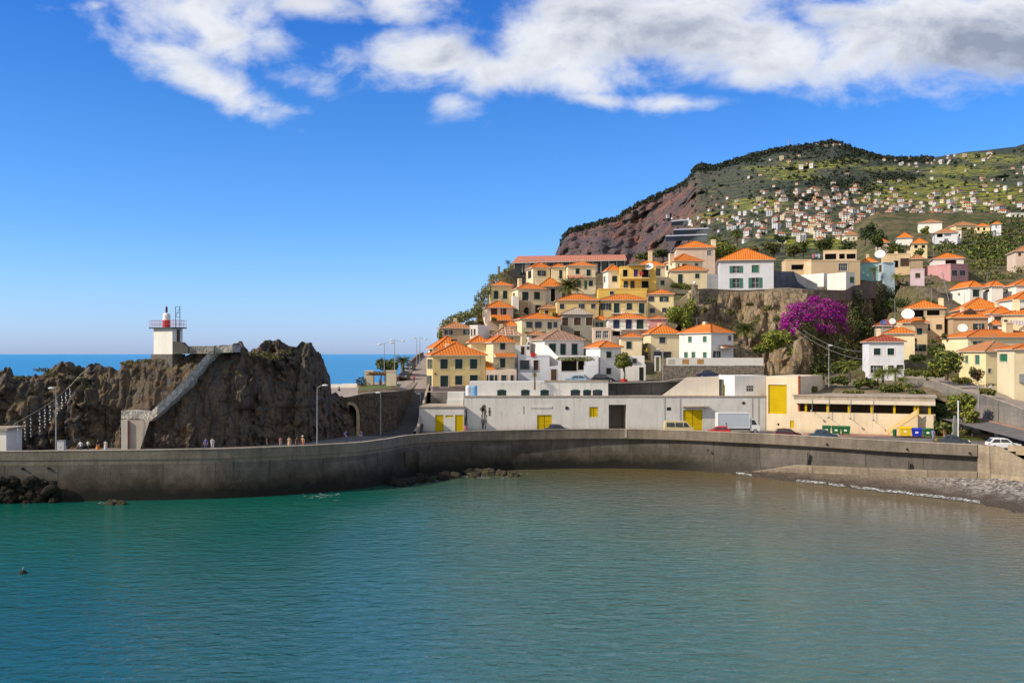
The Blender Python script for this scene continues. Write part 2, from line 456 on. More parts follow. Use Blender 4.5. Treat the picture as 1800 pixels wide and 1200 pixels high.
    nb = g.range(g.math('ADD', nb, g.math('MULTIPLY', zone, 0.34)), 0.60, 0.74, 0.0, 1.0, True)
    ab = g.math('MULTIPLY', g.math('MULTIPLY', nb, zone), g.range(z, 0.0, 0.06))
    out = g.mix(ab, out, tuple(q / SKY_K for q in FILL_BANK))
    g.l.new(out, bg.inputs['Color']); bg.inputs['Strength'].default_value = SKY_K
SKY_K = 0.14
FILL_BANK = (0.62, 0.64, 0.68)
SKY_TINT = (0.80, 0.97, 1.12)
SKY_RAMP = [(0.0, (1.0,1.06,1.66)), (0.06, (0.94,1.03,1.55)), (0.2, (0.76,0.95,1.28)), (0.37, (0.56,0.85,1.25)), (0.69, (0.37,0.74,1.15)), (0.92, (0.26,0.64,1.13)), (1.0, (0.25,0.62,1.10))]
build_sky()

# ------------------------------------------------------------------ the water
def build_water():
    m, g, b, tc, pos = new_mat('sea_water', 0.09, 0.5)
    b.inputs['IOR'].default_value = 1.45
    x, y, z = g.sep(pos)
    flat = g.comb(x, y, 0.0)
    big = g.noise(flat, 0.012, 4, 0.6); mid = g.noise(flat, 0.06, 4)
    teal = g.mix(g.range(big, 0.38, 0.62), (0.003, 0.102, 0.086), (0.005, 0.126, 0.084))
    left = g.range(g.math('ADD', x, g.math('MULTIPLY', g.math('SUBTRACT', big, 0.5), 50)), -22, 24, 1.0, 0.0)
    mid_c = g.mix(g.range(mid, 0.4, 0.6), (0.032, 0.122, 0.106), (0.046, 0.130, 0.094))
    c = g.mix(left, mid_c, teal)
    near = g.math('MULTIPLY', g.range(g.math('ADD', y, g.math('MULTIPLY', g.math('SUBTRACT', big, 0.5), 40)), 58, 92, 1.0, 0.0), g.range(x, 16, -14, 0.05, 0.6))
    c = g.mix(near, c, (0.008, 0.085, 0.115))  # bluer towards the viewer: reflected sky painted into the water colour
    # sand stirred up off the beach, warmed further for painted reflections of the buildings
    sh = g.math('ADD', g.math('MULTIPLY', x, 0.022), g.math('MULTIPLY', g.math('SUBTRACT', y, 90.0), 0.020))
    sh = g.math('ADD', sh, g.math('MULTIPLY', g.math('SUBTRACT', mid, 0.5), 0.5))
    c = g.mix(g.range(sh, 0.25, 1.55, 0.0, 0.94), c, (0.150, 0.108, 0.040))
    far = g.range(y, 160, 240)
    deep = g.mix(g.range(y, 400, 9000), (0.016, 0.225, 0.46), (0.026, 0.27, 0.54))
    c = g.mix(far, c, deep)
    g.l.new(c, b.inputs['Base Color'])
    w1 = g.noise(g.mapping(flat, (0.55, 1.0, 1.0), rot=(0, 0, 0.25)), 1.5, 5, 0.55, 0.6)
    w2 = g.noise(g.mapping(flat, (0.6, 1.1, 1.0), rot=(0, 0, -0.3)), 0.42, 3, 0.5, 0.8)
    w3 = g.noise(g.mapping(flat, (0.5, 1.0, 1.0), rot=(0, 0, 0.1)), 4.2, 3, 0.5)
    w4 = g.noise(g.mapping(flat, (0.55, 1.15, 1.0), rot=(0, 0, 0.05)), 0.85, 4, 0.55, 0.7)
    h = g.math('ADD', g.math('MULTIPLY', w1, 0.28), g.math('ADD', g.math('MULTIPLY', w2, 0.30), g.math('ADD', g.math('MULTIPLY', w4, 0.26), g.math('MULTIPLY', w3, 0.03))))
    gust = g.range(g.noise(g.mapping(flat, (1.0, 0.5, 1.0)), 0.022, 3), 0.35, 0.65, 0.55, 1.15)
    h = g.math('MULTIPLY', h, gust)
    h = g.math('MULTIPLY', h, g.range(y, 150, 400, 1.0, 1.6))
    g.l.new(g.bump(h, 1.0, 0.62), b.inputs['Normal'])
    g.l.new(g.range(y, 150, 300, 0.035, 0.30), b.inputs['Roughness'])
    g.l.new(g.range(y, 150, 300, 0.75, 0.22), b.inputs['Specular IOR Level'])
    me = bpy.data.meshes.new('sea_water')
    s = 60000
    ys = [-300, 0, 120, 200, 400, 1000, 4000, 15000, s]; xs = [-s, -4000, -300, 0, 300, 4000, s]
    V = [(a, q, 0.0) for q in ys for a in xs]; n = len(xs)
    Fc = [(i*n+j, i*n+j+1, (i+1)*n+j+1, (i+1)*n+j) for i in range(len(ys)-1) for j in range(n-1)]
    me.from_pydata(V, [], Fc); me.materials.append(m)
    struct(link('sea_water', me))
build_water()

# ------------------------------------------------------------------ quay and harbour wall
WP = [(-260,116),(0,117.7),(350,120.5),(500,124),(620,129),(680,135),(720,141),(800,147),(880,150),(1000,152.3),(1100,152.5),(1180,150.8),(1270,147),(1400,141),(1550,133),(1718,126.2)]
def catmull(pts, n):
    out = []
    for i in range(len(pts)-1):
        p0, p1, p2, p3 = pts[max(i-1,0)], pts[i], pts[i+1], pts[min(i+2,len(pts)-1)]
        for k in range(n):
            t = k / n
            out.append(tuple(0.5*((2*b)+(c-a)*t+(2*a-5*b+4*c-d)*t*t+(3*b-a-3*c+d)*t**3) for a,b,c,d in zip(p0,p1,p2,p3)))
    out.append(pts[-1]); return out
WALL = [Vector((U(px)*D, D, 0)) for px, D in catmull(WP, 8)]
WPX = [p.x / p.y * F + 900 for p in WALL]
def wall_normals(path):
    N = []
    for i, p in enumerate(path):
        t = (path[min(i+1,len(path)-1)] - path[max(i-1,0)]).normalized()
        N.append(Vector((t.y, -t.x, 0)))          # towards the water
    return N
WN = wall_normals(WALL)
CON_D = concrete('harbour', (0.128, 0.114, 0.102))
CON_P = concrete('parapet', (0.20, 0.170, 0.138), wet=False, boards=False)
CON_L = concrete('coping', (0.42, 0.35, 0.28), wet=False, boards=False)
CON_R = concrete('road_wall', (0.22, 0.205, 0.19), wet=False, boards=True)
def build_harbour_wall():
    t = thing('harbour_wall', 'long curving grey concrete harbour wall with overhanging parapet along the quay', 'harbour wall')
    def strip(prof, name, mat, i0=0, i1=None, label=None):
        mb = MB(); rows = []
        for i, (p, n) in enumerate(zip(WALL, WN)):
            if i < i0 or (i1 is not None and i > i1): continue
            px = WPX[i]
            rows.append([p + n * d + Vector((0, 0, z)) for d, z in prof(px)])
        mb.grid(rows)
        for r in (rows[0], rows[-1]): mb.poly(r)
        return mb.build(name, mat, t, label=label)
    ins = lambda px: interp(px, [(600, 0.06), (760, 0.30), (1000, 0.55), (1250, 0.75), (1720, 0.95)])
    zl = lambda px: interp(px, [(0, 4.9), (700, 4.75), (880, 4.55), (1720, 4.55)])
    strip(lambda px: [(-0.45, 5.0), (-0.45, 5.94), (0.0, 5.94), (0.0, zl(px)), (-ins(px), zl(px) - 0.03), (-ins(px), 4.2)], 'parapet', CON_P)
    strip(lambda px: [(-0.50, 5.943), (-0.50, 6.03), (0.05, 6.03), (0.05, 5.943)], 'coping', CON_L)
    strip(lambda px: [(-ins(px) - 0.02, 4.6), (-ins(px) + 0.02, 4.0), (-ins(px) + 0.22, 2.4), (0.06 - ins(px)*0.6 + 0.3, 1.2), (0.5, -1.5), (-1.5, -1.5)], 'wall_face', CON_D)
    # toe ledge under the sunlit stretch by the beach and the buttress where the wall bends
    i0 = next(i for i, q in enumerate(WPX) if q > 1290)
    strip(lambda px: [(-0.9, interp(px, [(1290,0.0),(1400,1.9),(1720,2.6)])), (0.1, interp(px, [(1290,-0.1),(1400,1.8),(1500,2.1),(1720,2.6)])), (0.25, interp(px, [(1290,-.2),(1400,1.6),(1500,1.95),(1720,2.4)])), (0.45, -0.5)], 'toe_ledge', concrete('toe', (0.26, 0.215, 0.16), wet=False), i0)
    mb = MB()
    i = min(range(len(WPX)), key=lambda k: abs(WPX[k] - 742)); p, n = WALL[i], WN[i]
    M = Matrix.Translation(p) @ Matrix.Rotation(math.atan2(n.y, n.x) + math.pi/2, 4, 'Z')
    mb.box(-1.1, -1.1, -1, 1.3, 0.4, 3.75, M=M); mb.box(-3.2, -0.5, -1, -1.1, 0.4, 3.75, M=M)
    mb.build('buttress', CON_D, t)
    for k, (px, z0, z1) in enumerate([(404, 1.6, 4.9), (1098, 4.7, 6.0), (520, 4.3, 4.9), (1410, 0.4, 3.6), (1605, 0.4, 3.4)]):
        i = min(range(len(WPX)), key=lambda q: abs(WPX[q] - px)); p, n = WALL[i], WN[i]
        M = Matrix.Translation(p) @ Matrix.Rotation(math.atan2(n.y, n.x) + math.pi/2, 4, 'Z')
        mb = MB(); w = 0.45 if px == 404 else 0.16
        off = 0.30 if z1 < 4 else 0.05
        mb.box(-w, -0.08 - (0.12 if px == 404 else 0), z0, w, off, z1, M=M)
        mb.build('pilaster', [M_DMETAL, CON_L, CON_P, CON_D, CON_D][k] if k else CON_D, t)
    mb = MB()
    for k, (px, z) in enumerate([(35, 3.9), (60, 3.95), (88, 3.95), (1240, 3.2), (1460, 5.0), (1600, 5.0), (1700, 4.9)]):
        i = min(range(len(WPX)), key=lambda q: abs(WPX[q] - px)); p, n = WALL[i], WN[i]
        e = MB(); c = p + n * (0.12 if z > 4.5 or px < 200 else 0.0) + Vector((0, 0, z))
        e.lathe([(0.14, -0.12), (0.14, 0.12)], 8, M=Matrix.Translation(c) @ Matrix.Rotation(math.pi/2, 4, Vector((n.y, -n.x, 0))))
        e.build('drain_outlet', M_DARK, t)
build_harbour_wall()
def build_wall_end():
    # where the harbour wall turns and steps down to the beach
    t = thing('beach_wall', 'sunlit concrete wall sloping down to the pebble beach at the end of the harbour wall', 'wall')
    pts = [(1720, 126.0, 6.0), (1760, 124.2, 5.9), (1800, 121.5, 4.6), (1850, 118.5, 3.6), (1950, 113, 3.2), (2250, 104, 3.2), (2750, 92, 3.2)]
    mb = MB(); rows = []
    for px, D, z in pts:
        x = X(px, D); rows.append([(x+.3, D+0.9, 4.2), (x+.3, D+0.9, z), (x, D, z), (x-0.12, D-0.18, 2.6), (x-0.3, D-0.4, -0.5)])
    mb.grid(rows); mb.poly(rows[0]); mb.build('wall_face', concrete('beach_wall', (0.36, 0.29, 0.21), wet=False), t)
    mb = MB(); rows = []
    for px, D in [(1722, 130.5), (1774, 128.5), (1850, 124), (1950, 119), (2250, 111), (2750, 98)]:
        x = X(px, D); rows.append([(x, D+0.4, 4.6), (x, D+0.4, 5.75), (x, D, 5.75), (x, D, 4.6)])
    mb.grid(rows[1:]); mb.poly(rows[1]); mb.build('parapet', concrete('beach_par', (0.42, 0.33, 0.22), wet=False, boards=False), t)
build_wall_end()

def sheet(name, rows, mat, smooth=True):
    mb = MB(); mb.grid(rows); return mb.build(name, mat, smooth=smooth)
def build_quay():
    rows = []
    for p, n in zip(WALL, WN):
        q = p - n * 0.4
        r = [Vector((q.x, q.y, 5.0))]
        for f in (0.3, 0.6, 1.0):
            D = lerp(q.y, 186.0, f); r.append(Vector((lerp(q.x, q.x * 1.12, f), D, 5.0)))
        rows.append(r)
    for px, D in ((1800, 128), (1900, 126), (2100, 120), (2750, 104)):
        x = X(px, D); rows.append([Vector((x, D, 5.0))] + [Vector((lerp(x, x*1.12, f), lerp(D, 186, f), 5.0)) for f in (0.3, 0.6, 1.0)])
    struct(sheet('quay', rows, plain('quay_asphalt', (0.15, 0.14, 0.13), 0.9, 0.3, 0.5)))
    # pavement in front of the warehouses, and the red footpath by the bins
    mb = MB()
    mb.box(X(1395,157)-1, 150.0, 4.9, X(1395,157)+20, 156.6, 5.13, M=None)
    struct(mb.build('pavement', M_SIDE))
build_quay()
def build_beach():
    m, g, b, tc, pos = new_mat('beach_pebbles', 0.9, 0.25)
    vo = g.node('ShaderNodeTexVoronoi'); g.put(vo.inputs['Vector'], pos); vo.inputs['Scale'].default_value = 3.2
    hue = g.sep(vo.outputs['Color'])[0]
    x, y, z = g.sep(pos)
    dry = g.range(g.math('ADD', z, g.math('MULTIPLY', g.math('SUBTRACT', g.noise(pos, 0.4, 4), 0.5), 1.2)), 0.35, 1.1)
    peb = g.mix(g.range(hue, 0.1, 0.9), (0.08,0.072,0.066), (0.38,0.35,0.32))
    sand = g.mix(g.noise(pos, 0.7, 6, 0.7), (0.15,0.115,0.088), (0.24,0.185,0.135))
    right = g.range(g.math('ADD', x, g.math('MULTIPLY', g.noise(pos, 0.5, 4), 6)), 52, 60)
    c = g.mix(right, sand, peb)
    c = g.mix(dry, (0.075,0.058,0.045), c)
    g.l.new(c, b.inputs['Base Color'])
    g.l.new(g.bump(g.math('ADD', vo.outputs['Distance'], g.noise(pos, 1.2, 5)), 0.9, 0.18), b.inputs['Normal'])
    rows = []
    edge = [(1215,154.5,151.5), (1300,146.6,144.5), (1370,144,138), (1440,140.5,134), (1520,136,128.5), (1600,132.5,123.5), (1680,128.8,119), (1720,127.2,116.5), (1760,124.5,113), (1800,121.8,110), (1880,117,106.5), (1980,112,102), (2250,103,92), (2700,92,80)]
    for px, Dw, De in catmull(edge, 6):
        r = []
        for k in range(15):
            f = k / 12
            D = lerp(Dw, De, f) + 0.5 * fbm((px*0.02, k*0.4, 0), 3)
            z = lerp(interp(px, [(1215,0.1),(1300,0.7),(1450,1.7),(1720,2.3),(1800,2.1),(1980,2.2)]), 0.0, min(f,1)**0.75) - (0.5*(f-1) if f > 1 else 0) + 0.10 * fbm((px*0.05, k*0.5, 3), 4)
            r.append((X(px, D), D, z))
        rows.append(r)
    struct(sheet('beach', rows, m))
    # broken surf along the edge
    fm, g, b, tc, pos = new_mat('foam', 0.7, 0.3)
    g.l.new(g.mix(g.noise(pos, 2.5, 4), (0.35,0.37,0.36), (0.75,0.77,0.77)), b.inputs['Base Color'])
    g.l.new(g.range(g.noise(g.mapping(pos, (1.0, 1.6, 1)), 2.4, 7, 0.72), 0.45, 0.58), b.inputs['Alpha'])
    mb = MB()
    E = catmull(edge, 14)
    for i in range(len(E)-1):
        (p0, w0, d0), (p1, w1, d1) = E[i], E[i+1]
        if p0 < 1395 or p0 > 1722: 
            if not (1290 < p0 < 1320): continue
        a = 0.34 + 0.34 * abs(fbm((p0*0.03, 1, 0), 3)); 
        c = 0.34 + 0.34 * abs(fbm((p1*0.03, 1, 0), 3))
        if fbm((p0*0.05, 9, 0), 2) < -0.5: continue
        o0, o1 = 1.0*fbm((p0*0.05, 5, 0), 4), 1.0*fbm((p1*0.05, 5, 0), 4)
        d0 += 0.5; d1 += 0.5
        mb.quad((X(p0,d0+o0+a), d0+o0+a, 0.26), (X(p1,d1+o1+c), d1+o1+c, 0.26), (X(p1,d1+o1-c), d1+o1-c, 0.08), (X(p0,d0+o0-a), d0+o0-a, 0.08))
    rng = random.Random(4)
    def patch(px, py, n, sp, sz):
        for k in range(n):
            D = CZ / ((py + rng.gauss(0, sp*0.16) - HY) / F); q = px + rng.gauss(0, sp)
            x = X(q, D); s = sz * rng.uniform(.4, 1.3); pts = []
            for j in range(7):
                w = j/7*2*math.pi; rr = s*rng.uniform(.5, 1.2)
                pts.append((x + rr*1.5*math.cos(w), D + rr*0.7*math.sin(w), 0.035 + k*0.0007))
            mb.poly(pts)
    patch(565, 871, 34, 22, 0.19); patch(845, 834, 34, 22, 0.30); patch(895, 833, 18, 12, 0.26); patch(1200, 821, 10, 9, 0.22); patch(1248, 820, 12, 10, 0.22); patch(1308, 821, 26, 14, 0.3); patch(195, 884, 16, 10, 0.22); patch(740, 846, 12, 15, 0.2); patch(942, 820, 10, 8, 0.16)
    tag(mb.build('foam', fm), 'white surf breaking along the beach and at the foot of the harbour wall', None, None, 'stuff')
build_beach()

# ------------------------------------------------------------------ the big rock with the beacon
RIDGE = [(-140,648),(-60,640),(0,646),(14,647),(20,660),(55,661),(70,656),(95,643),(112,638),(140,640),(165,641),(178,646),(206,646),(212,633),(240,629),(262,631),(270,624),(320,623),(345,612),(400,609),(408,604),(414,600),(424,599),(430,604),(436,610),(448,608),(460,601),(476,598),(486,596),(497,602),(505,609),(516,606),(526,603),(538,606),(548,611),(558,616),(566,628),(571,645),(574,655),(578,688),(600,698),(625,705)]
RFRONT = [(-140,127),(0,128.5),(90,130),(200,132),(255,132.2),(270,131.2),(330,131.4),(400,133.5),(480,137),(540,140),(575,145),(625,152)]
def rock_front(px): return interp(px, RFRONT)
def build_rock():
    mt = rockmat('basalt', (0.130,0.104,0.080), (0.078,0.072,0.069), (0.190,0.118,0.066), 0.14, 0.34, 1.0, green=(0.15,0.125,0.055))
    cols = 560; rows = 84; back = 14
    V = np.zeros((cols, rows + back, 3))
    for i in range(cols):
        px = lerp(-140, 625, i / (cols - 1)); Df = rock_front(px)
        yt = interp(px, RIDGE); Dt = Df + 4.5
        zt = Z(yt, Dt) - (0.35 if 262 < px < 405 else 0.0)
        for k in range(rows):
            f = k / (rows - 1)
            z = lerp(3.2, zt, f); D = Df + 4.5 * f ** 2.2 + (0.5 if f > .9 else 0)
            p = Vector((X(px, D), D, z))
            q = Vector((p.x * 0.30, p.y * 0.10, p.z * 0.085))
            col = mn.ridged_multi_fractal(q * 1.3, 0.9, 2.1, 4, 1.0, 2.0) - 1.0
            big = mn.noise(q * 0.8 + Vector((5, 2, 8)))
            fine = fbm(p * 0.8, 4)
            blk = mn.cell(Vector((p.x*0.42 + 0.5*fine, p.z*0.10, 3)))
            env = min(1.0, f * 5 + 0.35) * (1 - 0.55 * max(0, f - 0.8) / 0.2)
            stair = 0.45 if (205 < px < 415) else 1.0
            dv = mn.voronoi(Vector((p.x*0.34 + .25*big, 2.0 + .25*fine, p.z*0.085)))[0]; crk = min(1, (dv[1] - dv[0]) * 3.2)
            dv2 = mn.voronoi(Vector((p.x*0.9, p.y*.3, p.z*0.42)))[0]; crk2 = min(1, (dv2[1] - dv2[0]) * 3)
            dy = -(0.8 * col + 1.3 * big + 0.40 * fine + 0.45 * blk + 1.55 * (crk - .7) + .32 * (crk2 - .7)) * env * stair + 0.6
            dz = (0.35 * (crk2 - .6) + 0.5 * fbm(Vector((p.x*0.5, p.y*0.5, 4)), 4) + 0.55 * mn.noise(Vector((p.x*0.28, 7, 1)))) * max(0, f - 0.55) / 0.45 * (0.25 if 255 < px < 412 else 1.0)
            V[i, k] = (p.x + 0.35 * fine, p.y + dy, z + dz)
        for k in range(back):
            f = (k + 1) / back
            pt = V[i, rows - 1]; D = pt[1] + 9 * f
            drop = f ** 2 * (pt[2] + 2)
            lump = (0.55 * fbm(Vector((pt[0]*0.4, D*0.4, 1)), 4) if f < 0.8 else 0)
            V[i, rows + k] = (pt[0] * (1 + 0.03 * f), D, pt[2] - drop + lump)
    n = rows + back
    Fq = np.array([(i*n+j, (i+1)*n+j, (i+1)*n+j+1, i*n+j+1) for i in range(cols-1) for j in range(n-1)])
    o = link('sea_rock', fast_mesh('sea_rock', V.reshape(-1, 3), Fq, None, mt))
    tag(o, 'massive dark brown basalt rock behind the quay carrying the small beacon', 'rock')
    # scrub on the ledges
    bl = []
    for px, py, w, h in [(75,650,14,3),(90,657,10,5),(228,638,16,3),(252,634,12,3),(455,622,26,5),(480,628,18,4),(500,618,12,4),(35,664,12,2)]:
        D = rock_front(px) + 2.6; bl.append((P(px, py, D), (w/F*D, 1.2, h/F*D)))
    s = leaves('scrub', bl, 1500, 0.12, [leafmat('scrub', (0.09,0.085,0.02), (0.16,0.14,0.04)), leafmat('scrub2', (0.05,0.06,0.018), (0.10,0.09,0.03))])
    tag(s, 'dry yellowish scrub growing on the ledges of the rock', None, None, 'stuff')
build_rock()

# ------------------------------------------------------------------ the far mountain
def ridge_y(px):
    return interp(px, [(955,520),(972,470),(976,447),(982,432),(990,415),(1002,405),(1020,399),(1040,394),(1062,388),(1084,384),(1092,376),(1110,366),(1130,354),(1150,346),(1170,336),(1190,328),(1205,321),(1213,308),(1222,297),(1232,293),(1245,295),(1262,292),(1285,285),(1310,276),(1340,269),(1372,262),(1400,258),(1430,254),(1450,250),(1465,248),(1480,253),(1500,262),(1525,270),(1550,276),(1580,279),(1610,279),(1640,277),(1670,272),(1700,267),(1735,264),(1765,260),(1785,258),(1800,253),(1850,246),(1950,240),(2100,250)])
def mount_D(px, py):
    r = ridge_y(px); t = min(max((470 - py) / max(470 - r, 1), 0), 1)
    Dt = interp(px, [(975,2300),(1100,2350),(1210,2350),(1300,2400),(1460,2500),(1600,2500),(1800,2400)])
    Db = interp(px, [(975,2050),(1120,1950),(1165,1750),(1205,1350),(1260,1050),(1330,860),(1500,760),(1650,780),(1900,820)])
    return Db * (Dt / Db) ** (t ** 1.05)
def build_mountain():
    m, g, b, tc, pos = new_mat('mountain_land', 0.95, 0.1)
    at = g.node('ShaderNodeVertexColor', layer_name='land')
    r, gg, bb = (g.node('ShaderNodeSeparateColor'),) * 3
    sp = r; g.l.new(at.outputs[0], sp.inputs[0])
    cliff, yel, dark = sp.outputs[0], sp.outputs[1], sp.outputs[2]
    x, y, z = g.sep(pos)
    n1 = g.noise(pos, 0.012, 6, 0.65); n2 = g.noise(pos, 0.05, 5, 0.65); n3 = g.noise(pos, 0.16, 4, 0.6)
    ter = g.math('SINE', g.math('ADD', g.math('MULTIPLY', z, 0.75), g.math('MULTIPLY', n1, 26.0)))
    land = g.mix(g.range(n2, 0.36, 0.62), (0.060,0.085,0.020), (0.145,0.150,0.042))
    land = g.mix(g.range(n1, 0.50, 0.66), land, (0.135,0.102,0.050))
    land = g.mix(g.math('MULTIPLY', g.range(ter, 0.2, 0.8), g.range(n1, 0.36, 0.55, 0.1, 0.75)), land, (0.145,0.140,0.048))
    land = g.mix(g.math('MULTIPLY', g.range(ter, -0.2, -0.75), 0.8), land, (0.026,0.030,0.018))
    spots = g.math('MULTIPLY', g.range(n3, 0.50, 0.58), g.range(n2, 0.35, 0.6, 1.0, 0.35))
    land = g.mix(g.math('MULTIPLY', spots, 0.85), land, (0.018,0.028,0.016))
    land = g.mix(g.math('MULTIPLY', dark, g.range(n3, 0.36, 0.56, 0.15, 0.95)), land, (0.028,0.040,0.018))
    yl = g.mix(g.range(n3, 0.35, 0.65), (0.20,0.24,0.02), (0.40,0.36,0.02))
    land = g.mix(g.math('MULTIPLY', yel, g.range(g.math('ADD', n2, g.math('MULTIPLY', ter, 0.12)), 0.40, 0.55)), land, yl)
    strv = g.noise(g.mapping(pos, (1, 1, 0.22)), 0.022, 6, 0.65, 0.6)
    rock = g.mix(g.range(strv, 0.38, 0.62), (0.095,0.062,0.046), (0.34,0.125,0.058))
    rock = g.mix(g.range(n2, 0.48, 0.62), rock, (0.055,0.062,0.038))
    rock = g.mix(g.range(g.noise(pos, 0.006, 3), 0.45, 0.6, 0, .6), rock, (0.085,0.070,0.078))
    c = g.mix(cliff, land, rock)
    # distance haze of the sea air, painted into the base colour
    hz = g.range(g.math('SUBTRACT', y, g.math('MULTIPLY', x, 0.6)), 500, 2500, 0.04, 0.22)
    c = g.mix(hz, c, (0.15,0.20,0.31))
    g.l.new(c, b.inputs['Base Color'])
    h = g.math('ADD', g.math('MULTIPLY', strv, 3.0), g.math('ADD', n2, g.math('MULTIPLY', g.math('ADD', n3, g.math('MULTIPLY', ter, 0.25)), 0.7)))
    g.l.new(g.bump(h, 0.9, 9.0), b.inputs['Normal'])
    cols, rows = 560, 150; px0, px1 = 955, 2700
    V = np.zeros((cols, rows + 6, 3)); C = np.zeros((cols, rows + 6, 4)); C[..., 3] = 1
    YP = [(1385,300,60,10),(1490,284,50,7),(1440,290,90,8),(1340,296,40,5),(1395,312,60,6),(1720,275,50,8),(1750,280,60,10),(1560,296,60,6),(1620,330,120,22),(1700,345,120,30),(1330,360,60,14),(1560,350,60,14),(1250,382,50,10),(1470,430,60,12),(1690,300,80,12),(1400,420,60,14)]
    DP = [(1400,262,80,10),(1480,275,80,18),(1460,320,90,14),(1540,290,60,14),(1420,345,40,8),(1235,293,22,8),(1580,310,50,10),(1300,285,40,6),(1500,330,60,16),(1370,330,40,8),(1100,372,70,8),(1180,338,40,8),(1030,400,40,8),(1290,400,50,10),(1740,330,60,14)]
    for i in range(cols):
        px = lerp(px0, px1, i / (cols - 1)); r = ridge_y(px)
        for k in range(rows):
            f = k / (rows - 1); py = lerp(560, r, f)
            D = mount_D(px, py)
            if py > 470: D = mount_D(px, 470) - (py - 470) * 0.9
            amp = D * 0.016
            p = Vector((X(px, D), D, Z(py, D)))
            cl = interp(px, [(1000,1.0),(1180,1.0),(1215,0.75),(1240,0.12),(1300,0.0)])
            if 1195 < px < 1235: cl *= min(1, max(0.0, (py - 300) / 25))
            edge = min(1.0, (1 - f) * 9 + 0.05)
            d = 0.55 * mn.ridged_multi_fractal(p * 0.0042, 0.9, 2.1, 4, 1.0, 2.0) * amp * (1.6 if cl > .5 else 1.6)
            d += amp * 1.9 * fbm(p * 0.007, 5)
            if cl > .5:       # gullies running down the sea cliff
                gul = mn.ridged_multi_fractal(Vector((px * 0.021 + 0.004*(py-400), py * 0.004, 2)), 0.9, 2.1, 3, 1.0, 2.0)
                d += (gul - 0.9) * amp * 2.2
            D2 = D + d * edge
            V[i, k] = (X(px, D2), D2, Z(py, D2))
            yv = max([max(0, 1 - ((px-a)/w)**2 - ((py-bq)/h)**2) for a, bq, w, h in YP])
            dv = max([max(0, 1 - ((px-a)/w)**2 - ((py-bq)/h)**2) for a, bq, w, h in DP] + [interp(py - r, [(2, .8), (12, 0.25), (22, 0)])])
            C[i, k, :3] = (cl, min(1, yv*1.8), min(1, dv*1.6))
        for k in range(6):
            f = (k + 1) / 6; pt = V[i, rows-1]
            V[i, rows + k] = (pt[0] * (1 + .1*f), pt[1] * (1 + 0.12 * f), pt[2] * (1 - 0.45 * f))
            C[i, rows + k] = C[i, rows-1]
    n = rows + 6
    Fq = np.array([(i*n+j, (i+1)*n+j, (i+1)*n+j+1, i*n+j+1) for i in range(cols-1) for j in range(n-1)])
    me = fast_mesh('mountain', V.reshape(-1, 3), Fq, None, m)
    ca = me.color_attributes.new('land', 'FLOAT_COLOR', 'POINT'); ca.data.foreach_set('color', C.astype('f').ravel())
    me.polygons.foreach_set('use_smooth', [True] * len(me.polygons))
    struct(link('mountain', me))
    return V[:, :rows]
MV = build_mountain()
def on_mountain(px, py):
    i = min(max(int(round((px - 955) / 1745 * 559)), 0), 559)
    col = MV[i]; rows = HY - (col[:, 2] - CZ) / col[:, 1] * F
    k = int(np.argmin(np.abs(rows - py))); return Vector(col[k])

# the nearer cultivated slope behind the village on the right
def slope_D(py): return 262 * (640 / 262) ** (min(max((505 - py) / 133, 0), 1.05))
def build_slope():
    m, g, b, tc, pos = new_mat('terraced_slope', 0.95, 0.1)
    n1 = g.noise(pos, 0.05, 5, 0.6); n2 = g.noise(pos, 0.3, 5, 0.65)
    c = g.mix(g.range(n1, 0.4, 0.6), (0.075,0.085,0.028), (0.19,0.145,0.075))
    c = g.mix(g.range(n2, 0.45, 0.62), c, (0.030,0.045,0.016))
    g.l.new(c, b.inputs['Base Color']); g.l.new(g.bump(n2, 0.8, 0.8), b.inputs['Normal'])
    rows = []
    for k in range(60):
        py = lerp(503, 374, k / 59); D = slope_D(py)
        r = []
        for j in range(150):
            px = lerp(1500, 2750, j / 149)
            D2 = D + 0.03 * D * fbm((px * 0.02, py * 0.03, 1), 4)
            z = Z(py, D2)
            if px < 1540: z -= (1540 - px) * 0.12 * (D / 400)
            r.append((X(px, D2), D2, z))
        rows.append(r)
    last = rows[-1]; rows.append([(a * 1.1, b_ + 70, c_ - 60) for a, b_, c_ in last])
    struct(sheet('hillside', rows, m))
build_slope()
# ------------------------------------------------------------------ houses
GROUND = []            # where buildings stand: the terrain is fitted to these
def wall_panel(mb, mp, L, z0, z1, holes, mi=0, depth=0.16, mr=0):
    """a wall face with real openings; mp(t, d, z) -> local point, d = depth behind the face"""
    ts = sorted({0.0, L, *[h[0] for h in holes], *[h[1] for h in holes]})
    zs = sorted({z0, z1, *[h[2] for h in holes], *[h[3] for h in holes]})
    for i in range(len(ts)-1):
        for k in range(len(zs)-1):
            tm, zm = (ts[i]+ts[i+1])/2, (zs[k]+zs[k+1])/2
            if any(h[0] < tm < h[1] and h[2] < zm < h[3] for h in holes): continue
            mb.quad(mp(ts[i],0,zs[k]), mp(ts[i+1],0,zs[k]), mp(ts[i+1],0,zs[k+1]), mp(ts[i],0,zs[k+1]), mi)
    for a, b, c, d in holes:
        e = depth
        mb.quad(mp(a,0,c), mp(a,e,c), mp(a,e,d), mp(a,0,d), mr); mb.quad(mp(b,0,c), mp(b,e,c), mp(b,e,d), mp(b,0,d), mr)
        mb.quad(mp(a,0,c), mp(b,0,c), mp(b,e,c), mp(a,e,c), mr); mb.quad(mp(a,0,d), mp(b,0,d), mp(b,e,d), mp(a,e,d), mr)

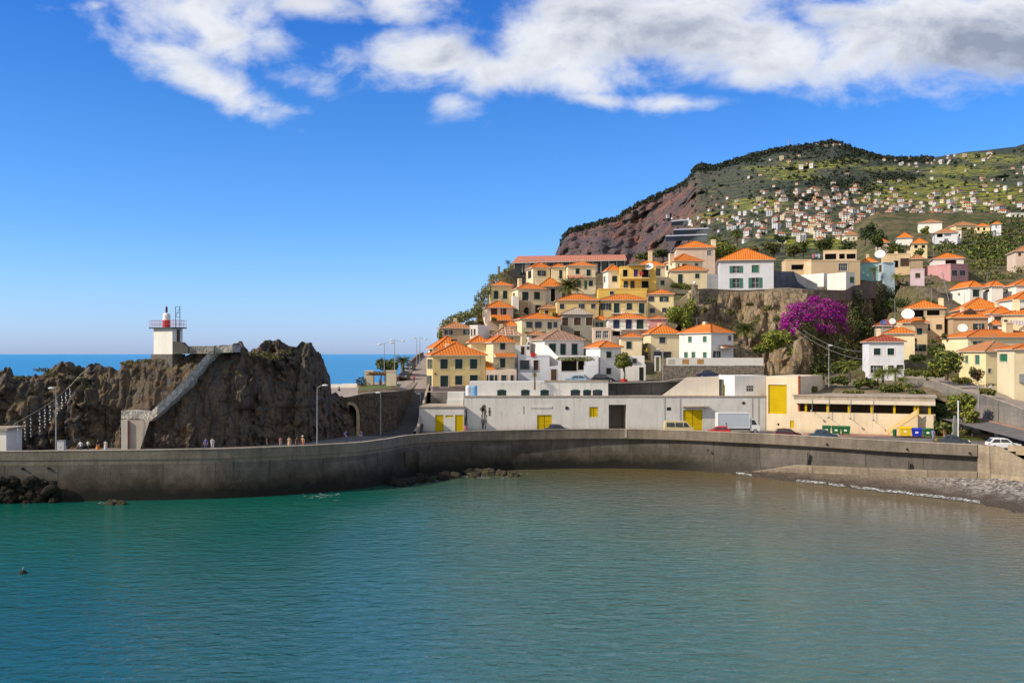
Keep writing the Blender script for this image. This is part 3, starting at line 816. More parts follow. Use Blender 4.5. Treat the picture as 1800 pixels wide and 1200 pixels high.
WR = random.Random(19)
SHK = {'s': M_SHUT, 'v': M_SHUTL, 'b': M_BROWN, 'u': M_BLUE, 'n': M_GREEN, 'p': M_PURPLE, 'y': M_YELLOWP}
def window(root, mp, h, kind, frame=True, recess=0.12):
    """window or door in an opening h=(t0,t1,z0,z1): shutters/leaf/glass plus a surround"""
    a, b, c, d = h; w, hh = b - a, d - c
    mb = MB()
    def bx(t0, t1, z0, z1, d0, d1, mi=0):
        p = [mp(t, q, z) for z in (z0, z1) for q in (d0, d1) for t in (t0, t1)]
        mb.add(p, [(0,1,3,2),(4,5,7,6),(0,1,5,4),(2,3,7,6),(0,2,6,4),(1,3,7,5)], mi)
    if kind == 'o':                        # dark panel stands in for the shaded room behind
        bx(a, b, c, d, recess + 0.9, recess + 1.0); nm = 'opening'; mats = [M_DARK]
    elif kind in ('g', 'w', 'k'):
        bx(a, b, c, d, recess, recess + 0.03, 1)
        fr = 0.06; mats = [M_WHITEP if kind != 'k' else M_BROWN, M_GLASS]
        for q in ((a, a+fr, c, d), (b-fr, b, c, d), (a, b, c, c+fr), (a, b, d-fr, d)): bx(*q, recess-0.03, recess)
        nv = max(1, round(w / 0.7)); 
        for k in range(1, nv + 1):
            t = a + w * k / (nv + 1); bx(t-0.025, t+0.025, c, d, recess-0.025, recess)
        if hh > 1.0: bx(a, b, c + hh*0.58, c + hh*0.58 + 0.05, recess-0.025, recess)
        nm = 'window'
    elif kind in 'D':
        bx(a, b, c, d, recess, recess+0.05); nm = 'door'; mats = [M_BROWN]
    else:
        nm = 'door' if (hh > 1.75 and hh > 1.5 * w) else 'window'
        mid = (a + b) / 2
        for t0, t1 in ((a + 0.015, mid - 0.012), (mid + 0.012, b - 0.015)):
            bx(t0, t1, c + 0.02, d - 0.02, recess, recess + 0.04)
            s = 0.07
            for q in ((t0, t0+s, c+.02, d-.02), (t1-s, t1, c+.02, d-.02), (t0, t1, c+.02, c+.02+s), (t0, t1, d-.02-s, d-.02), (t0, t1, (c+d)/2-s/2, (c+d)/2+s/2)):
                bx(*q, recess - 0.03, recess)
            if w > 0.7:
                ns = 7
                for k in range(ns):
                    z = c + .1 + (hh - .2) * (k + .5) / ns; bx(t0+s, t1-s, z-.03, z+.03, recess-.018, recess)
        mats = [SHK[kind]]
        if kind in 'sv' and nm == 'window' and w > .75 and WR.random() < .28:      # shutters folded back beside dark panes
            mb = MB(); bx(a, b, c, d, recess, recess + .03, 1); lw = w * .46
            for t0 in (a - lw - .02, b + .02):
                bx(t0, t0 + lw, c, d, -.075, -.046)
                for k in range(6): z = c + hh * (k + .5) / 6; bx(t0 + .06, t0 + lw - .06, z - .04, z + .04, -.088, -.075)
            bx(mid - .03, mid + .03, c, d, recess - .03, recess, 2); bx(a, b, (c+d)/2 - .02, (c+d)/2 + .02, recess - .03, recess, 2)
            mats = [SHK[kind], M_GLASS, M_WHITEP]
    o = mb.build(nm, mats, root)
    if frame:
        mb = MB(); f = 0.11
        for q in ((a-f, a, c-f*0.2, d+f), (b, b+f, c-f*0.2, d+f), (a, b, d, d+f), (a-f-.03, b+f+.03, c-f*1.2, c-f*0.2)):
            bx(*q, -0.045, 0.03)
        mb.build('frame', M_STONEF if frame is True else frame, o)
    return o

def hip_roof(root, L1, L2, h, rise, mat, oh=0.4, kind='hip', chim=None, ridge=True, name='roof'):
    mb = MB(); x0, x1, y0, y1 = -oh, L1 + oh, -oh, L2 + oh
    w, d = x1 - x0, y1 - y0
    zt = h + rise; ze = h - 0.02
    def slope(pts, along):
        # uv in metres: u along eave, v up the slope
        e0, e1 = Vector(pts[0]), Vector(pts[1]); ud = (e1 - e0).normalized()
        nrm = (e1 - e0).cross(Vector(pts[-1]) - e0); vd = nrm.cross(ud).normalized()
        uv = [((Vector(p) - e0).dot(ud) + (h * 1.7) % 1, abs((Vector(p) - e0).dot(vd))) for p in pts]
        mb.poly(pts, 0, uv)
    A, B, Cc, Dd = (x0,y0,ze), (x1,y0,ze), (x1,y1,ze), (x0,y1,ze)
    hips = []
    if kind == 'hip':
        if w >= d:
            m = min(d / 2, w / 2 - 0.01); r0, r1 = (x0+m, (y0+y1)/2, zt), (x1-m, (y0+y1)/2, zt)
            slope([A, B, r1, r0], 0); slope([Cc, Dd, r0, r1], 0); slope([Dd, A, r0], 0); slope([B, Cc, r1], 0)
            hips = [(A, r0), (Dd, r0), (B, r1), (Cc, r1), (r0, r1)]
        else:
            m = min(w / 2, d / 2 - 0.01); r0, r1 = ((x0+x1)/2, y0+m, zt), ((x0+x1)/2, y1-m, zt)
            slope([A, B, r0], 0); slope([Cc, Dd, r1], 0); slope([Dd, A, r0, r1], 0); slope([B, Cc, r1, r0], 0)
            hips = [(A, r0), (B, r0), (Cc, r1), (Dd, r1), (r0, r1)]
    elif kind == 'shed':                   # rises towards the back
        r0, r1 = (x0, y1, zt), (x1, y1, zt)
        slope([A, B, r1, r0], 0); mb.poly([A, r0, (x0, y1, ze)], 1); mb.poly([B, r1, (x1, y1, ze)], 1); mb.quad((x0,y1,ze), (x1,y1,ze), r1, r0, 1)
    elif kind == 'gable':                  # ridge along x
        r0, r1 = (x0, (y0+y1)/2, zt), (x1, (y0+y1)/2, zt)
        slope([A, B, r1, r0], 0); slope([Cc, Dd, r0, r1], 0); mb.poly([A, r0, Dd], 1); mb.poly([B, r1, Cc], 1)
        hips = [(r0, r1)]
    ft = 0.13
    E = [A, B, Cc, Dd]
    for i in range(4):
        p, q = E[i], E[(i+1) % 4]
        mb.quad(p, q, (q[0], q[1], q[2]-ft), (p[0], p[1], p[2]-ft), 1)
    mb.quad(*[(p[0], p[1], p[2]-ft) for p in E], 1)
    ro = mb.build(name, [mat, M_STONEF], root)
    if hips and ridge:
        for a, b in hips:
            mb = MB(); mb.tube([Vector(a) + Vector((0,0,.03)), Vector(b) + Vector((0,0,.03))], 0.105, 6); mb.build('ridge_tiles', RIDGEM.get(mat.name, mat), ro)
    for c in (chim or []): chimney(ro, *c)
    return ro
M_RIDGE = plain('ridge_tile', (0.34, 0.085, 0.02), 0.8, 0.25, 3)
M_RIDGE2 = plain('ridge_tile_old', (0.30, 0.17, 0.09), 0.85, 0.25, 3)
RIDGEM = {'tiles_orange': M_RIDGE, 'tiles_old': M_RIDGE2, 'tiles_brown': M_RIDGE2, 'tiles_straw': M_RIDGE2, 'tiles_red': M_RIDGE, 'tiles_salmon': M_RIDGE}
def chimney(parent, x, y, z0, z1, w, mat=None):
    mb = MB(); mb.box(x-w/2, y-w/2, z0, x+w/2, y+w/2, z1-0.28)
    mb.box(x-w/2-.07, y-w/2-.07, z1-0.28, x+w/2+.07, y+w/2+.07, z1-0.14)
    mb.box(x-w/2+.06, y-w/2+.06, z1-0.14, x+w/2-.06, y+w/2-.06, z1)
    return mb.build('chimney', mat or wallm('cream'), parent)

def parse(s):
    out = []
    for t in s.split(';'):
        t = t.strip()
        if t:
            a, k = t.split(); out.append((*[float(q) for q in a.split(',')], k))
    return out
class Hs:
    def __init__(s, label, D, xl, xc, xr, ye, yb, yr=None, wall='cream', roof='orange', dp=8.0, f='', l='', ch=(), th=None, rk='hip', name='house', cat='house',
                 plinth=None, found=4.0, frame=True, ground=True, parapet=True, group='houses on the village hill', oh=0.4, roofname='roof', lwall=None):
        s.D = D; X0 = X(xc, D)
        if th is not None: s.th = math.radians(th)
        elif xl < xc:
            ul = U(xl); k = (X0 - ul * D) / dp; q = max(-1, min(1, k / math.sqrt(1 + ul*ul)))
            s.th = math.asin(q) - math.atan(ul)
        else: s.th = 0.0
        c, sn = math.cos(s.th), math.sin(s.th)
        ur = U(xr); s.L1 = (ur * D - X0) / (c - ur * sn); s.L2 = dp
        s.zb = Z(yb, D); s.h = Z(ye, D) - s.zb
        s.X0, s.c, s.s = X0, c, sn
        r = s.root = thing(name, label, cat, (X0, D, s.zb), s.th, group)
        fh = [(*s.rect('f', q[:4]), q[4]) for q in parse(f)]; lh = [(*s.rect('l', q[:4]), q[4]) for q in parse(l)]
        mb = MB(); L1, L2, h = s.L1, s.L2, s.h
        def clip(hs, L): return [(max(q[0], .05), min(q[1], L-.05), max(q[2], -found + .1), min(q[3], h-.05)) for q in hs]
        fc, lc = clip(fh, L1), clip(lh, L2)
        wall_panel(mb, s.fm, L1, -found, h, fc, 0); wall_panel(mb, s.lm, L2, -found, h, lc, 0)
        mb.quad((L1,0,-found), (L1,L2,-found), (L1,L2,h), (L1,0,h)); mb.quad((0,L2,-found), (L1,L2,-found), (L1,L2,h), (0,L2,h))
        if yr is None: mb.quad((0,0,h), (L1,0,h), (L1,L2,h), (0,L2,h), 0)
        mb.build('wall', wallm(wall), r)
        for q, cc in zip(fh, fc): window(r, s.fm, cc, q[4], frame)
        for q, cc in zip(lh, lc): window(r, s.lm, cc, q[4], frame)
        if plinth:
            mb = MB(); z = Z(plinth, D) - s.zb
            mb.box(-0.03, -0.03, -found, L1+.03, 0.0, z); mb.box(-0.03, 0.0, -found, 0.0, L2, z)
            mb.build('plinth', plain('plinth_grey', (0.20,0.16,0.17), 0.9, 0.2), r)
        cm = []
        for px, y0, y1, w in ch:
            ly = L2 * 0.35; t = s.local_x(px, ly); Dc = D + t*sn + ly*c
            cm.append((t, ly, Z(y1, Dc) - s.zb - 0.8, Z(y0, Dc) - s.zb, w))
        if yr is not None and not cm and L1 > 5 and WR.random() < .42:
            cm.append((L1 * WR.uniform(.3, .75), L2 * .55, h + .3, h + WR.uniform(1.9, 2.6), .65))
        if yr is not None:
            Dm = D + (L1*sn + L2*c) / 2
            if rk == 'shed': Dm = D + L2*c
            rise = min(max(Z(yr, Dm) - s.zb - h, 0.35), 0.75 * min(L1, L2) / 2 + 0.4)
            hip_roof(r, L1, L2, h, rise, roofm(roof), oh, rk, cm, name=roofname)
        else:
            if parapet:
                mb = MB(); p = 0.22
                for q in ((-.06,-.06,L1+.06,p), (-.06,L2-p,L1+.06,L2+.06), (-.06,p,p,L2-p), (L1-p,p,L1+.06,L2-p)):
                    mb.box(q[0], q[1], h+.002, q[2], q[3], h+.30)
                mb.build('parapet', wallm(wall), r)
            for q in cm: chimney(r, *q)
        if ground:
            GROUND.append((X0, D, s.zb)); GROUND.append((X0 + L1*c, D + L1*sn, s.zb))
            GROUND.append((X0 - L2*sn*.9, D + L2*c*.9, s.zb + 0.6))
    def fm(s, t, d, z): return (t, d, z)
    def lm(s, t, d, z): return (d, t, z)
    def local_x(s, px, ly=0.0):
        """local x at local y = ly seen at photo column px"""
        u = U(px); x0 = s.X0 - s.s * ly; d0 = s.D + s.c * ly
        return (u * d0 - x0) / (s.c - u * s.s)
    def zl(s, py, t, ly=0.0):
        return Z(py, s.D + t * s.s + ly * s.c) - s.zb
    def rect(s, face, q):
        x0, y0, x1, y1 = q
        if face == 'f':
            a, b = s.local_x(x0), s.local_x(x1); m = (a+b)/2
            return (a, b, s.zl(y1, m), s.zl(y0, m))
        g = lambda px: (s.X0 - U(px) * s.D) / (s.s + U(px) * s.c)
        a, b = g(x1), g(x0); D = s.D + s.c * (a+b)/2
        return (a, b, Z(y1, D) - s.zb, Z(y0, D) - s.zb)
    def balcony(s, px0, px1, y0, y1, out=1.2, rail=True, slab=None, mat=None):
        """slab at y1 with a railing up to y0, in front of the front face"""
        a, b = s.local_x(px0), s.local_x(px1); m = (a+b)/2; z0, z1 = s.zl(y1, m), s.zl(y0, m)
        mb = MB(); mb.box(a, -out, z0-.16, b, -0.003, z0); o = mb.build('balcony', mat or M_STONEF, s.root)
        if rail:
            mb = MB()
            for q in ((a, -out, b, -out), (a, -out, a, -.02), (b, -out, b, -.02)):
                mb.tube([(q[0], q[1], z1), (q[2], q[3], z1)], .025, 4)
                n = max(2, int(math.hypot(q[2]-q[0], q[3]-q[1]) / .28))
                for k in range(n+1):
                    t = k/n; x, y = lerp(q[0], q[2], t), lerp(q[1], q[3], t); mb.tube([(x, y, z0), (x, y, z1)], .014, 3)
            mb.build('railing', M_DMETAL, o)
        return o
    def porch(s, px0, px1, ytop, ybot, out=1.6, roof='orange'):
        """small lean-to roof on the front face"""
        a, b = s.local_x(px0), s.local_x(px1); m = (a+b)/2; z1 = s.zl(ytop, m); z0 = s.zl(ybot, m, -out)
        mb = MB(); mb.poly([(a,-out,z0),(b,-out,z0),(b,-.01,z1),(a,-.01,z1)], 0, [(0,0),(b-a,0),(b-a,out*1.2),(0,out*1.2)])
        mb.poly([(a,-out,z0-.1),(b,-out,z0-.1),(b,-.01,z0-.1),(a,-.01,z0-.1)], 1)
        mb.quad((a,-out,z0-.1),(b,-out,z0-.1),(b,-out,z0),(a,-out,z0), 1)
        mb.poly([(a,-out,z0-.1),(a,-.01,z0-.1),(a,-.01,z1),(a,-out,z0)], 1); mb.poly([(b,-out,z0-.1),(b,-.01,z0-.1),(b,-.01,z1),(b,-out,z0)], 1)
        return mb.build('porch_roof', [roofm(roof), M_STONEF], s.root)

# --- left foot of the hill
A1 = Hs('large pale yellow corner house with two rows of dark green shutters above the ramp', 175, 750,761,853, 624,687,603, 'yellow', 'orange', 11, plinth=679,
   f='774,631,787,648 s;800,631,813,648 s;826,631,839,648 s;774,660,788,680 s;800,660,813,676 s;826,659,840,670 s', l='751.6,631,753.4,648 s;754.6,631,756.4,648 s;757.6,631,759.4,648 s;751.6,660,753.4,684 s;754.6,660,759,684 s')
mb = MB(); a = A1.local_x(763.5); b = A1.local_x(767); mb.box(a, -0.05, A1.zl(658, a), b, -0.003, A1.zl(655.5, a)); mb.build('wall_plaque', M_BLUE, A1.root)
mb = MB(); a = A1.local_x(844.5); mb.tube([(a, -.07, A1.zl(686, a)), (a, -.07, A1.zl(626, a))], .05, 5); mb.build('drainpipe', M_METAL, A1.root)
A2 = Hs('orange roofed house with a skylight right behind the large yellow corner house', 190, 753,765,818, 612,645,591.5, 'cream', 'orange', 9, l='756,613,760,621 s')
mb = MB(); a = A2.local_x(797, 2.2); mb.box(a-.6, 1.6, A2.h + 1.25, a+.6, 2.5, A2.h + 1.75); mb.build('skylight', M_DMETAL, A2.root)
Hs('low brown house with a patchy old roof at the left edge of the hill', 206, 771,777,827, 576,600,566, 'tan', 'old', 9, f='785,580,792,588 s;818,579,825,588 s')
Hs('sunlit white box house with narrow windows right of the low brown house', 203, 826,826,840, 574,600,None, 'white', 'orange', 6, f='828,578,830,590 s;833,578,835.5,589 s', th=-22)
A4 = Hs('narrow yellow house with an orange roof tight behind the large corner house', 188, 822,828,858, 601,640,590.5, 'paleyellow', 'orange', 7)
A5 = Hs('tall cream house with a sunlit side wall and an orange porch roof over its balcony', 183, 850,867,905, 601,672,589.5, 'cream', 'orange', 7.5, f='879,603,888,614 s;879,630,888,646 s')
A5.porch(868, 905, 620.5, 626.5, 1.7); A5.balcony(874, 906, 638, 647, 1.4)
A6 = Hs('low pinkish terrace block with dark windows under the cream balcony house', 176, 853,854,908, 650,673,None, 'rose', 'orange', 6.4, parapet=False, f='855.5,659,858.5,671 s;860.5,659,868,672 k;870,659,874,671 s;881,659,890,670 k;897.5,659,903,671 k')
mb = MB(); a, b = A6.local_x(853.5), A6.local_x(872); z = A6.h; mb.poly([(a,0.05,z+.02),(b,0.05,z+.02),(b-1.4,2.8,z+1.5),(a,2.8,z+1.5)], 0, [(0,0),(2,0),(2,3),(0,3)]); mb.build('roof', roofm('orange'), A6.root)
Hs('old house with a brown chequered tile roof behind the tall cream balcony house', 201, 863,869,915, 589,615,571.5, 'beige', 'brown', 9, f='893,594,902,604 k')
A8 = Hs('small pinkish house with orange hip roof below the twin shuttered house', 232, 848,856,902, 540,575,529, 'rose', 'orange', 8, f='863,542,874,553 b;880,542,890,553 b', l='849.5,546,852,557 s')
A8.porch(862, 897, 553, 562.5, 2.4)
Hs('cream house with two tall green shutters highest on the left slope edge', 251, 856,862,900, 501,540,495, 'paleyellow', 'orange', 8, f='868,511,876,525 s;884,511,892,525 s')
A10 = Hs('cream house with a stone archway and slim chimney in the left hillside row', 246, 896,910,959, 507,552,497.5, 'cream', 'orange', 8.5, f='918,513,929,528 s;939,513,949,526 s;941,536,951,549 b', l='902,515,905,527 s', ch=[(913.5,489.5,503,.9)])
mb = MB(); a, b = A10.local_x(911), A10.local_x(931); z0, z1 = A10.zl(560, a), A10.zl(529, a)
wall_panel(mb, lambda t, d, z: (t, d - 1.3, z), 0.01, 0, .01, []) if False else None
mb.box(a, -1.3, z0, b, -.003, z1); mb.build('stone_porch', wallm('tan'), A10.root)
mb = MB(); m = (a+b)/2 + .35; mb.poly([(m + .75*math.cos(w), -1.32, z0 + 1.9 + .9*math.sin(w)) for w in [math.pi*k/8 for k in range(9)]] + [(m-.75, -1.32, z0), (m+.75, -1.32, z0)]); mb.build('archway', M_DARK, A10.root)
Hs('grey walled house with an orange roof and white chimney behind the palm', 258, 944,949,988, 503,538,486.5, 'grey', 'orange', 9, f='968,507,976,530 o', ch=[(944.5,491,500,.9)])
Hs('pale house with a single green window under the long salmon roof', 273, 925,937,967, 470,500,462, 'cream', 'orange', 8, f='948.5,475.5,956,485 s', l='928,476,934,489 k')
Hs('slim cream house with one tall green door under the long salmon roof', 272, 966,970,994, 469,500,464.5, 'cream', 'orange', 8, f='983,475,988.5,490 s')
A14 = Hs('two storey cream house with a pink canopy band above the phoenix palm', 268, 992,998,1047, 466.5,516,459.5, 'cream', 'orange', 8, f='1012,472,1019,481.5 s;1031,474,1038.5,485 s;1014,493,1021,502.5 s;1027,493,1032,508 n;1035,493,1042,503 s')
A14.porch(997, 1026, 484, 487.5, 0.8, 'salmon'); A14.balcony(1026, 1047, 482, 487, 1.0)
for lab, D, xl, xc, xr, f in [('left house of the golden yellow pair above the old straw roofed house', 232, 976, 979, 1052.5, '984,534,992,543 k;1017,534,1028,543 k;1039,534,1047,542.5 k'),
                        ('right house of the golden yellow pair, with a long white balcony', 232.5, 1053.5, 1055, 1136, '1060,533,1069.5,544.5 s;1079,533,1089,550 s;1101.5,533,1111,544 s;1123,533,1133,551 s')]:
    q = Hs(lab, D, xl, xc, xr, 527, 566, 517.5, 'yellow', 'orange', 8, f=f)
    if D > 232.2: q.balcony(1074, 1126, 544.5, 550.5, 1.1, mat=M_WHITEP)
Hs('square buff house with small windows at the foot of the green bushes', 236, 1138,1139,1184, 516.5,560,509, 'paleyellow', 'orange', 8, f='1139.5,521,1150,530 k;1163,521,1171,530 s;1142,542,1151,550 k;1164,541,1172,549 k')
Hs('bright amber walled terrace house with a flat roof between the yellow pair and the balconies', 248, 1049,1052,1137, 509,535,None, 'amber', 'orange', 9, f='1072,512,1079,518 k', parapet=True)
A18 = Hs('yellow house with stacked balconies hung with laundry and a purple door', 256, 1088,1090,1153, 470,522,None, 'amber', 'orange', 8, f='1095,474,1103,486 o;1114,474,1121,486 p;1128,474,1140,487 o;1096,494,1104,505.5 s;1108,493.5,1115.5,507 b;1128,494,1140,506 o')
A18.balcony(1090, 1141, 483, 489.5, 2.0, mat=wallm('paleyellow')); A18.balcony(1090, 1140, 503, 509, 1.4, mat=wallm('amber'))
mb = MB(); a, b = A18.local_x(1104), A18.local_x(1140); mb.box(a, -2.2, A18.h+.33, b, 1.2, A18.h+.5); mb.build('canopy', M_METAL, A18.root)
Hs('small white house with an orange roof and one green window left of the balconies', 262, 1060,1069,1091, 475,512,466, 'white', 'orange', 7, f='1076,485,1085,495 s', l='1061.5,486,1064,496 s')
Hs('cream house with a tall chimney and a large white dish on its corner', 273, 1115,1119,1169, 467,495,456, 'cream', 'orange', 8, f='1150,472,1161,485 k', ch=[(1143,441.5,458,1.1)])
Hs('cream house with a gallery of dark windows and a stout chimney near the hilltop', 276, 1168,1187,1235, 458,486,446.5, 'cream', 'orange', 9, f='1192,464,1207,469.5 o;1222,463,1227,467 k', l='1171,467,1175,475 s', ch=[(1180,446,459,1.2)])
Hs('cream house with a green door and green window just left of the big white house', 262, 1176,1178,1243, 475.5,512,466.5, 'cream', 'orange', 8, f='1192,482,1200,500 s;1222,481,1229.5,489 s')
Hs('pinkish white house with a broad orange roof at the very top of the hill', 288, 1185,1189,1257, 435.5,485,423.5, 'rose', 'orange', 11, f='1243,440,1251,449 g', ch=[(1254,421.5,432,1.3)])
A22 = Hs('big square white house with four green shuttered windows on the cliff top', 240, 1262,1264,1360, 457.5,507,437, 'bluewhite', 'orange', 12, f='1288,467.5,1300,479.5 v;1321.5,466,1334,479 v;1288,489,1300,506 v;1321.5,488,1334,506 v', plinth=None, oh=0.5)
mb = MB(); mb.box(-.05, -.05, A22.h-.55, A22.L1+.05, 0.0, A22.h-.16); mb.build('cornice', M_STONEF, A22.root)
# --- flat roofed buildings on the plateau
B1 = Hs('low flat beige building with a long open veranda behind the big white house', 262, 1381,1381,1426, 458,490,None, 'beige', 'orange', 8, f='1391,465,1424,474 o', th=-8, parapet=True)
B2 = Hs('flat roofed sand coloured building with a wide teal window on the plateau', 256, 1424,1426,1512, 459,500,None, 'beige', 'orange', 9, f='1474,463,1490,476 w', th=3)
B3 = Hs('open roof pavilion with dark bays on top of the flat sand coloured building', 263, 1447,1448,1506, 442,459,None, 'beige', 'orange', 6, f='1450,446,1470,456 o;1475,446,1485,455 o;1488,446,1504,455 o', ground=False, found=1)
B4 = Hs('small cube building with a bright white side and a green window on the cliff edge', 242, 1454,1487,1503, 478,512,None, 'white', 'orange', 6.5, f='1494,487,1501,497 n', parapet=False)
B5 = Hs('blank white garden building with a step in its wall beside the white cube', 250, 1408,1448,1456, 480,500,None, 'white', 'orange', 7, parapet=False)
Hs('turquoise walled cottage with an orange roof behind the leaning palms', 264, 1512,1513,1542, 461,488,453.5, 'aqua', 'orange', 7, ch=[(1525,447,456,.8)])
Hs('pale blue flat box house with a brown door beside the big roof dish', 258, 1541,1553,1573, 463,492,None, 'skyblue', 'orange', 5.5, l='1545,466,1550,478 b')
Hs('cream flat roofed block with shutters and two stub chimneys', 276, 1549,1552,1600, 448,480,None, 'beige', 'orange', 7, f='1571,458,1579,470 o;1582.5,454,1598.5,468 b', ch=[(1575,442,449,.9),(1597,441,449,.9)])
Hs('tan house end with weathered boards next to the cream flat roofed block', 270, 1600,1601,1622, 455,482,448, 'tan', 'old', 7)
Hs('small pink box house with one brown window hanging over the gully', 250, 1600,1601,1625, 475,499,None, 'lilac', 'orange', 5.5, f='1609,480,1617.5,488.5 b')
C1 = Hs('pink house with two square barred windows and a dark red base', 262, 1626,1671,1702, 465,491,None, 'pink', 'orange', 9, f='1672.5,475,1682.5,485 k;1686.5,475,1696.5,484.5 k')
Hs('white pavilion with a broad orange roof standing over the pink house', 270, 1634,1641,1694, 454.5,468,445, 'white', 'orange', 9, f='1662,457,1681,465 o', found=2)
# --- right hand village
R1 = Hs('shaded grey white house with dark red roof below the cliff', 178, 1516,1527,1589, 600,656,588, 'bluewhite', 'red', 9, f='1536,612,1548,624 s;1560,612,1572,624 s;1530,642,1553,656 g;1561,642,1571,656 k;1576,641,1590,649 k', frame=M_WHITEP)
Hs('cream house with a tall white chimney rising behind the shaded white house', 190, 1551,1555,1608, 585.5,628,574, 'cream', 'orange', 8, ch=[(1581,568.5,592,1.0)], f='1594,578,1599,584 k')
R3 = Hs('tan house carrying the large white dish on its orange roof', 199, 1570,1576,1630, 567,622,555.5, 'beige', 'orange', 8, f='1611,577,1621,588 s;1607,605,1621,617 s')
R4 = Hs('open columned loggia house with orange roof above the dish', 213, 1587,1590,1661, 542,572,528, 'tan', 'orange', 8, f='1604,545,1624,557 o;1629,545,1652,556 o', ch=[(1654,524,540,1.0)])
Hs('beige house in the gap with two brown windows and flower boxes', 206, 1626,1627,1660, 557,605,None, 'beige', 'orange', 6, f='1630.5,569,1635,581 b;1645.5,570,1656,579 b', parapet=True)
Hs('grey house under the cliff with a dark red roof behind the blue dish', 205, 1537,1540,1575, 572,600,562, 'grey', 'red', 7)
R6 = Hs('house with the broadest orange hip roof in the middle of the right village', 217, 1672,1692,1768, 544,575,524, 'beige', 'orange', 11)
R7 = Hs('brownish house with a gabled dormer and a white dish on its wall', 201, 1658,1675,1737, 557.5,600,546, 'tan', 'orange', 8, f='1715,568.5,1725,579 s')
mb = MB(); a = R7.local_x(1703, 2.0); mb.box(a-1.1, 1.0, R7.h+.2, a+1.1, 3.4, R7.h+1.0); mb.poly([(a-1.3,.95,R7.h+.95),(a+1.3,.95,R7.h+.95),(a,.95,R7.h+1.9)]); mb.build('dormer', M_BROWN, R7.root)
Hs('small white house with a long flat orange roof behind the drying laundry', 209, 1716,1743,1787, 551,575,541, 'white', 'orange', 8, f='1748,556.5,1760,564 k')
R9 = Hs('left house of the white row, with one grey green window', 242, 1671,1705,1728, 504,538,494.5, 'white', 'orange', 11, f='1710,509,1721.5,521.5 s')
Hs('middle house of the white row, with a small arched side window', 239, 1724,1743,1763, 502.5,540,492, 'white', 'orange', 10, l='1732,509,1739,513 b')
Hs('right house of the white row, with a deep shaded side', 236, 1761,1786,1840, 501,540,491, 'white', 'orange', 10, l='1763,509,1769,515 s')
Hs('white house with an orange roof in front of the white row', 226, 1754,1784,1850, 526,552,512, 'white', 'orange', 10, l='1749.5,532,1754,540 s')
R13 = Hs('cream house with a very tall chimney and drying laundry', 206, 1759,1763,1850, 553,592,541, 'cream', 'orange', 9, f='1765,562,1771,572 b', ch=[(1786,527,556,1.3)])
Hs('long cream house with a wide orange roof and square chimney by the road', 189, 1649,1701,1850, 592,630,579.5, 'cream', 'orange', 11, f='1715,600,1725,605 s', ch=[(1771,566,590,1.4)])
Hs('old house with a mottled tile roof and pale green shutters by the flowering shrub', 173, 1686,1733,1800, 617,668,600, 'paleyellow', 'old', 9.5, l='1697,625,1702,638 v;1714,624,1722,640 v', f='1737,648,1742,655 k')
R16 = Hs('tall cream house with a lone green window at the right edge of the village', 152, 1753,1783,1860, 613,698,604, 'cream', 'orange', 8.5, l='1757,622,1771,635 n')
mb = MB(); a = R16.local_x(1791); b = R16.local_x(1799); mb.box(a, -.35, R16.zl(672, a), b, -.003, R16.zl(657, a)); mb.build('air_conditioner', M_METAL, R16.root)
# --- middle foot of the hill
M1 = Hs('cream house with an orange roof and small wooden balcony in mid slope', 219, 904,917,984, 560,605,550.5, 'cream', 'orange', 8.5, f='925,565.5,936,576 k;940.5,565.5,952,576.5 k;962.5,566,970,578 k;973,566,979.5,575.5 k')
M1.balcony(921, 936, 576, 583, 1.1, mat=M_WOOD); M1.balcony(943, 958, 578, 583, 0.8, mat=M_BROWN)
Hs('old grey house with streaked walls and a straw coloured roof', 223, 985,988,1042, 551.5,602,540.5, 'grey', 'straw', 8, f='988,558,999,572 b;1009,558,1021,571.5 b;1030,558,1042,572 b;1009,581,1020,592 b')
M3 = Hs('white house with a brown tile roof and three tall doors on a terrace', 196, 934,957,1026, 597,626,580, 'white', 'brown', 9.5, f='965,604,977,622 s;985,604,994.5,623 s;1005,604,1015,623 s')
M4 = Hs('white flat roofed house with a red box on its roof wall', 184.5, 909,911,966, 626,672,None, 'bluewhite', 'orange', 6, f='914,633,930.5,649 k;938,633,946.5,650.5 b;968,649.5,978,667 b' if False else '914,633,930.5,649 k;938,633,946.5,650.5 b')
mb = MB(); a = M4.local_x(933); b = M4.local_x(941); mb.box(a, -.14, M4.zl(627, a), b, -.066, M4.zl(619.5, a)); mb.build('red_panel', M_RED, M4.root)
M5 = Hs('small white roof room with a dark doorway beside the stairs', 191, 903,905,932, 606,628,None, 'white', 'orange', 5, f='916,609,922,625 b;926,609,931,614 k', parapet=False)
M6 = Hs('white terrace house with a vine pergola and shaded recess', 185, 979,981,1052, 625,668,None, 'bluewhite', 'orange', 8, f='987,633,1014,652 o;1016,634,1027,650 o', parapet=False)
M7 = Hs('bluish white garden block with a stepped top by the vine pergola', 181, 1026,1027,1049, 642,666,None, 'bluewhite', 'orange', 3.2, parapet=False)
M8 = Hs('slim white house with a sunlit side and an orange roof beside the round tree', 187, 1030,1055,1092, 610,668,599.5, 'white', 'orange', 8, f='1066,618,1074.5,628.5 s;1066,647,1074,657.5 k')
M9 = Hs('house with a long white balcony and three blue green doors', 213, 1066,1069,1141, 560,590,551, 'white', 'orange', 8, f='1078,562,1089,577 u;1100,561.5,1110.5,580 u;1119,561.5,1131,578 s')
M9.balcony(1074, 1140, 573, 578.5, 1.2, mat=M_WHITEP)
Hs('windowless dusty pink house joined to the long white balcony house', 212, 1139,1141,1170, 559.5,590,556, 'pink', 'orange', 8)
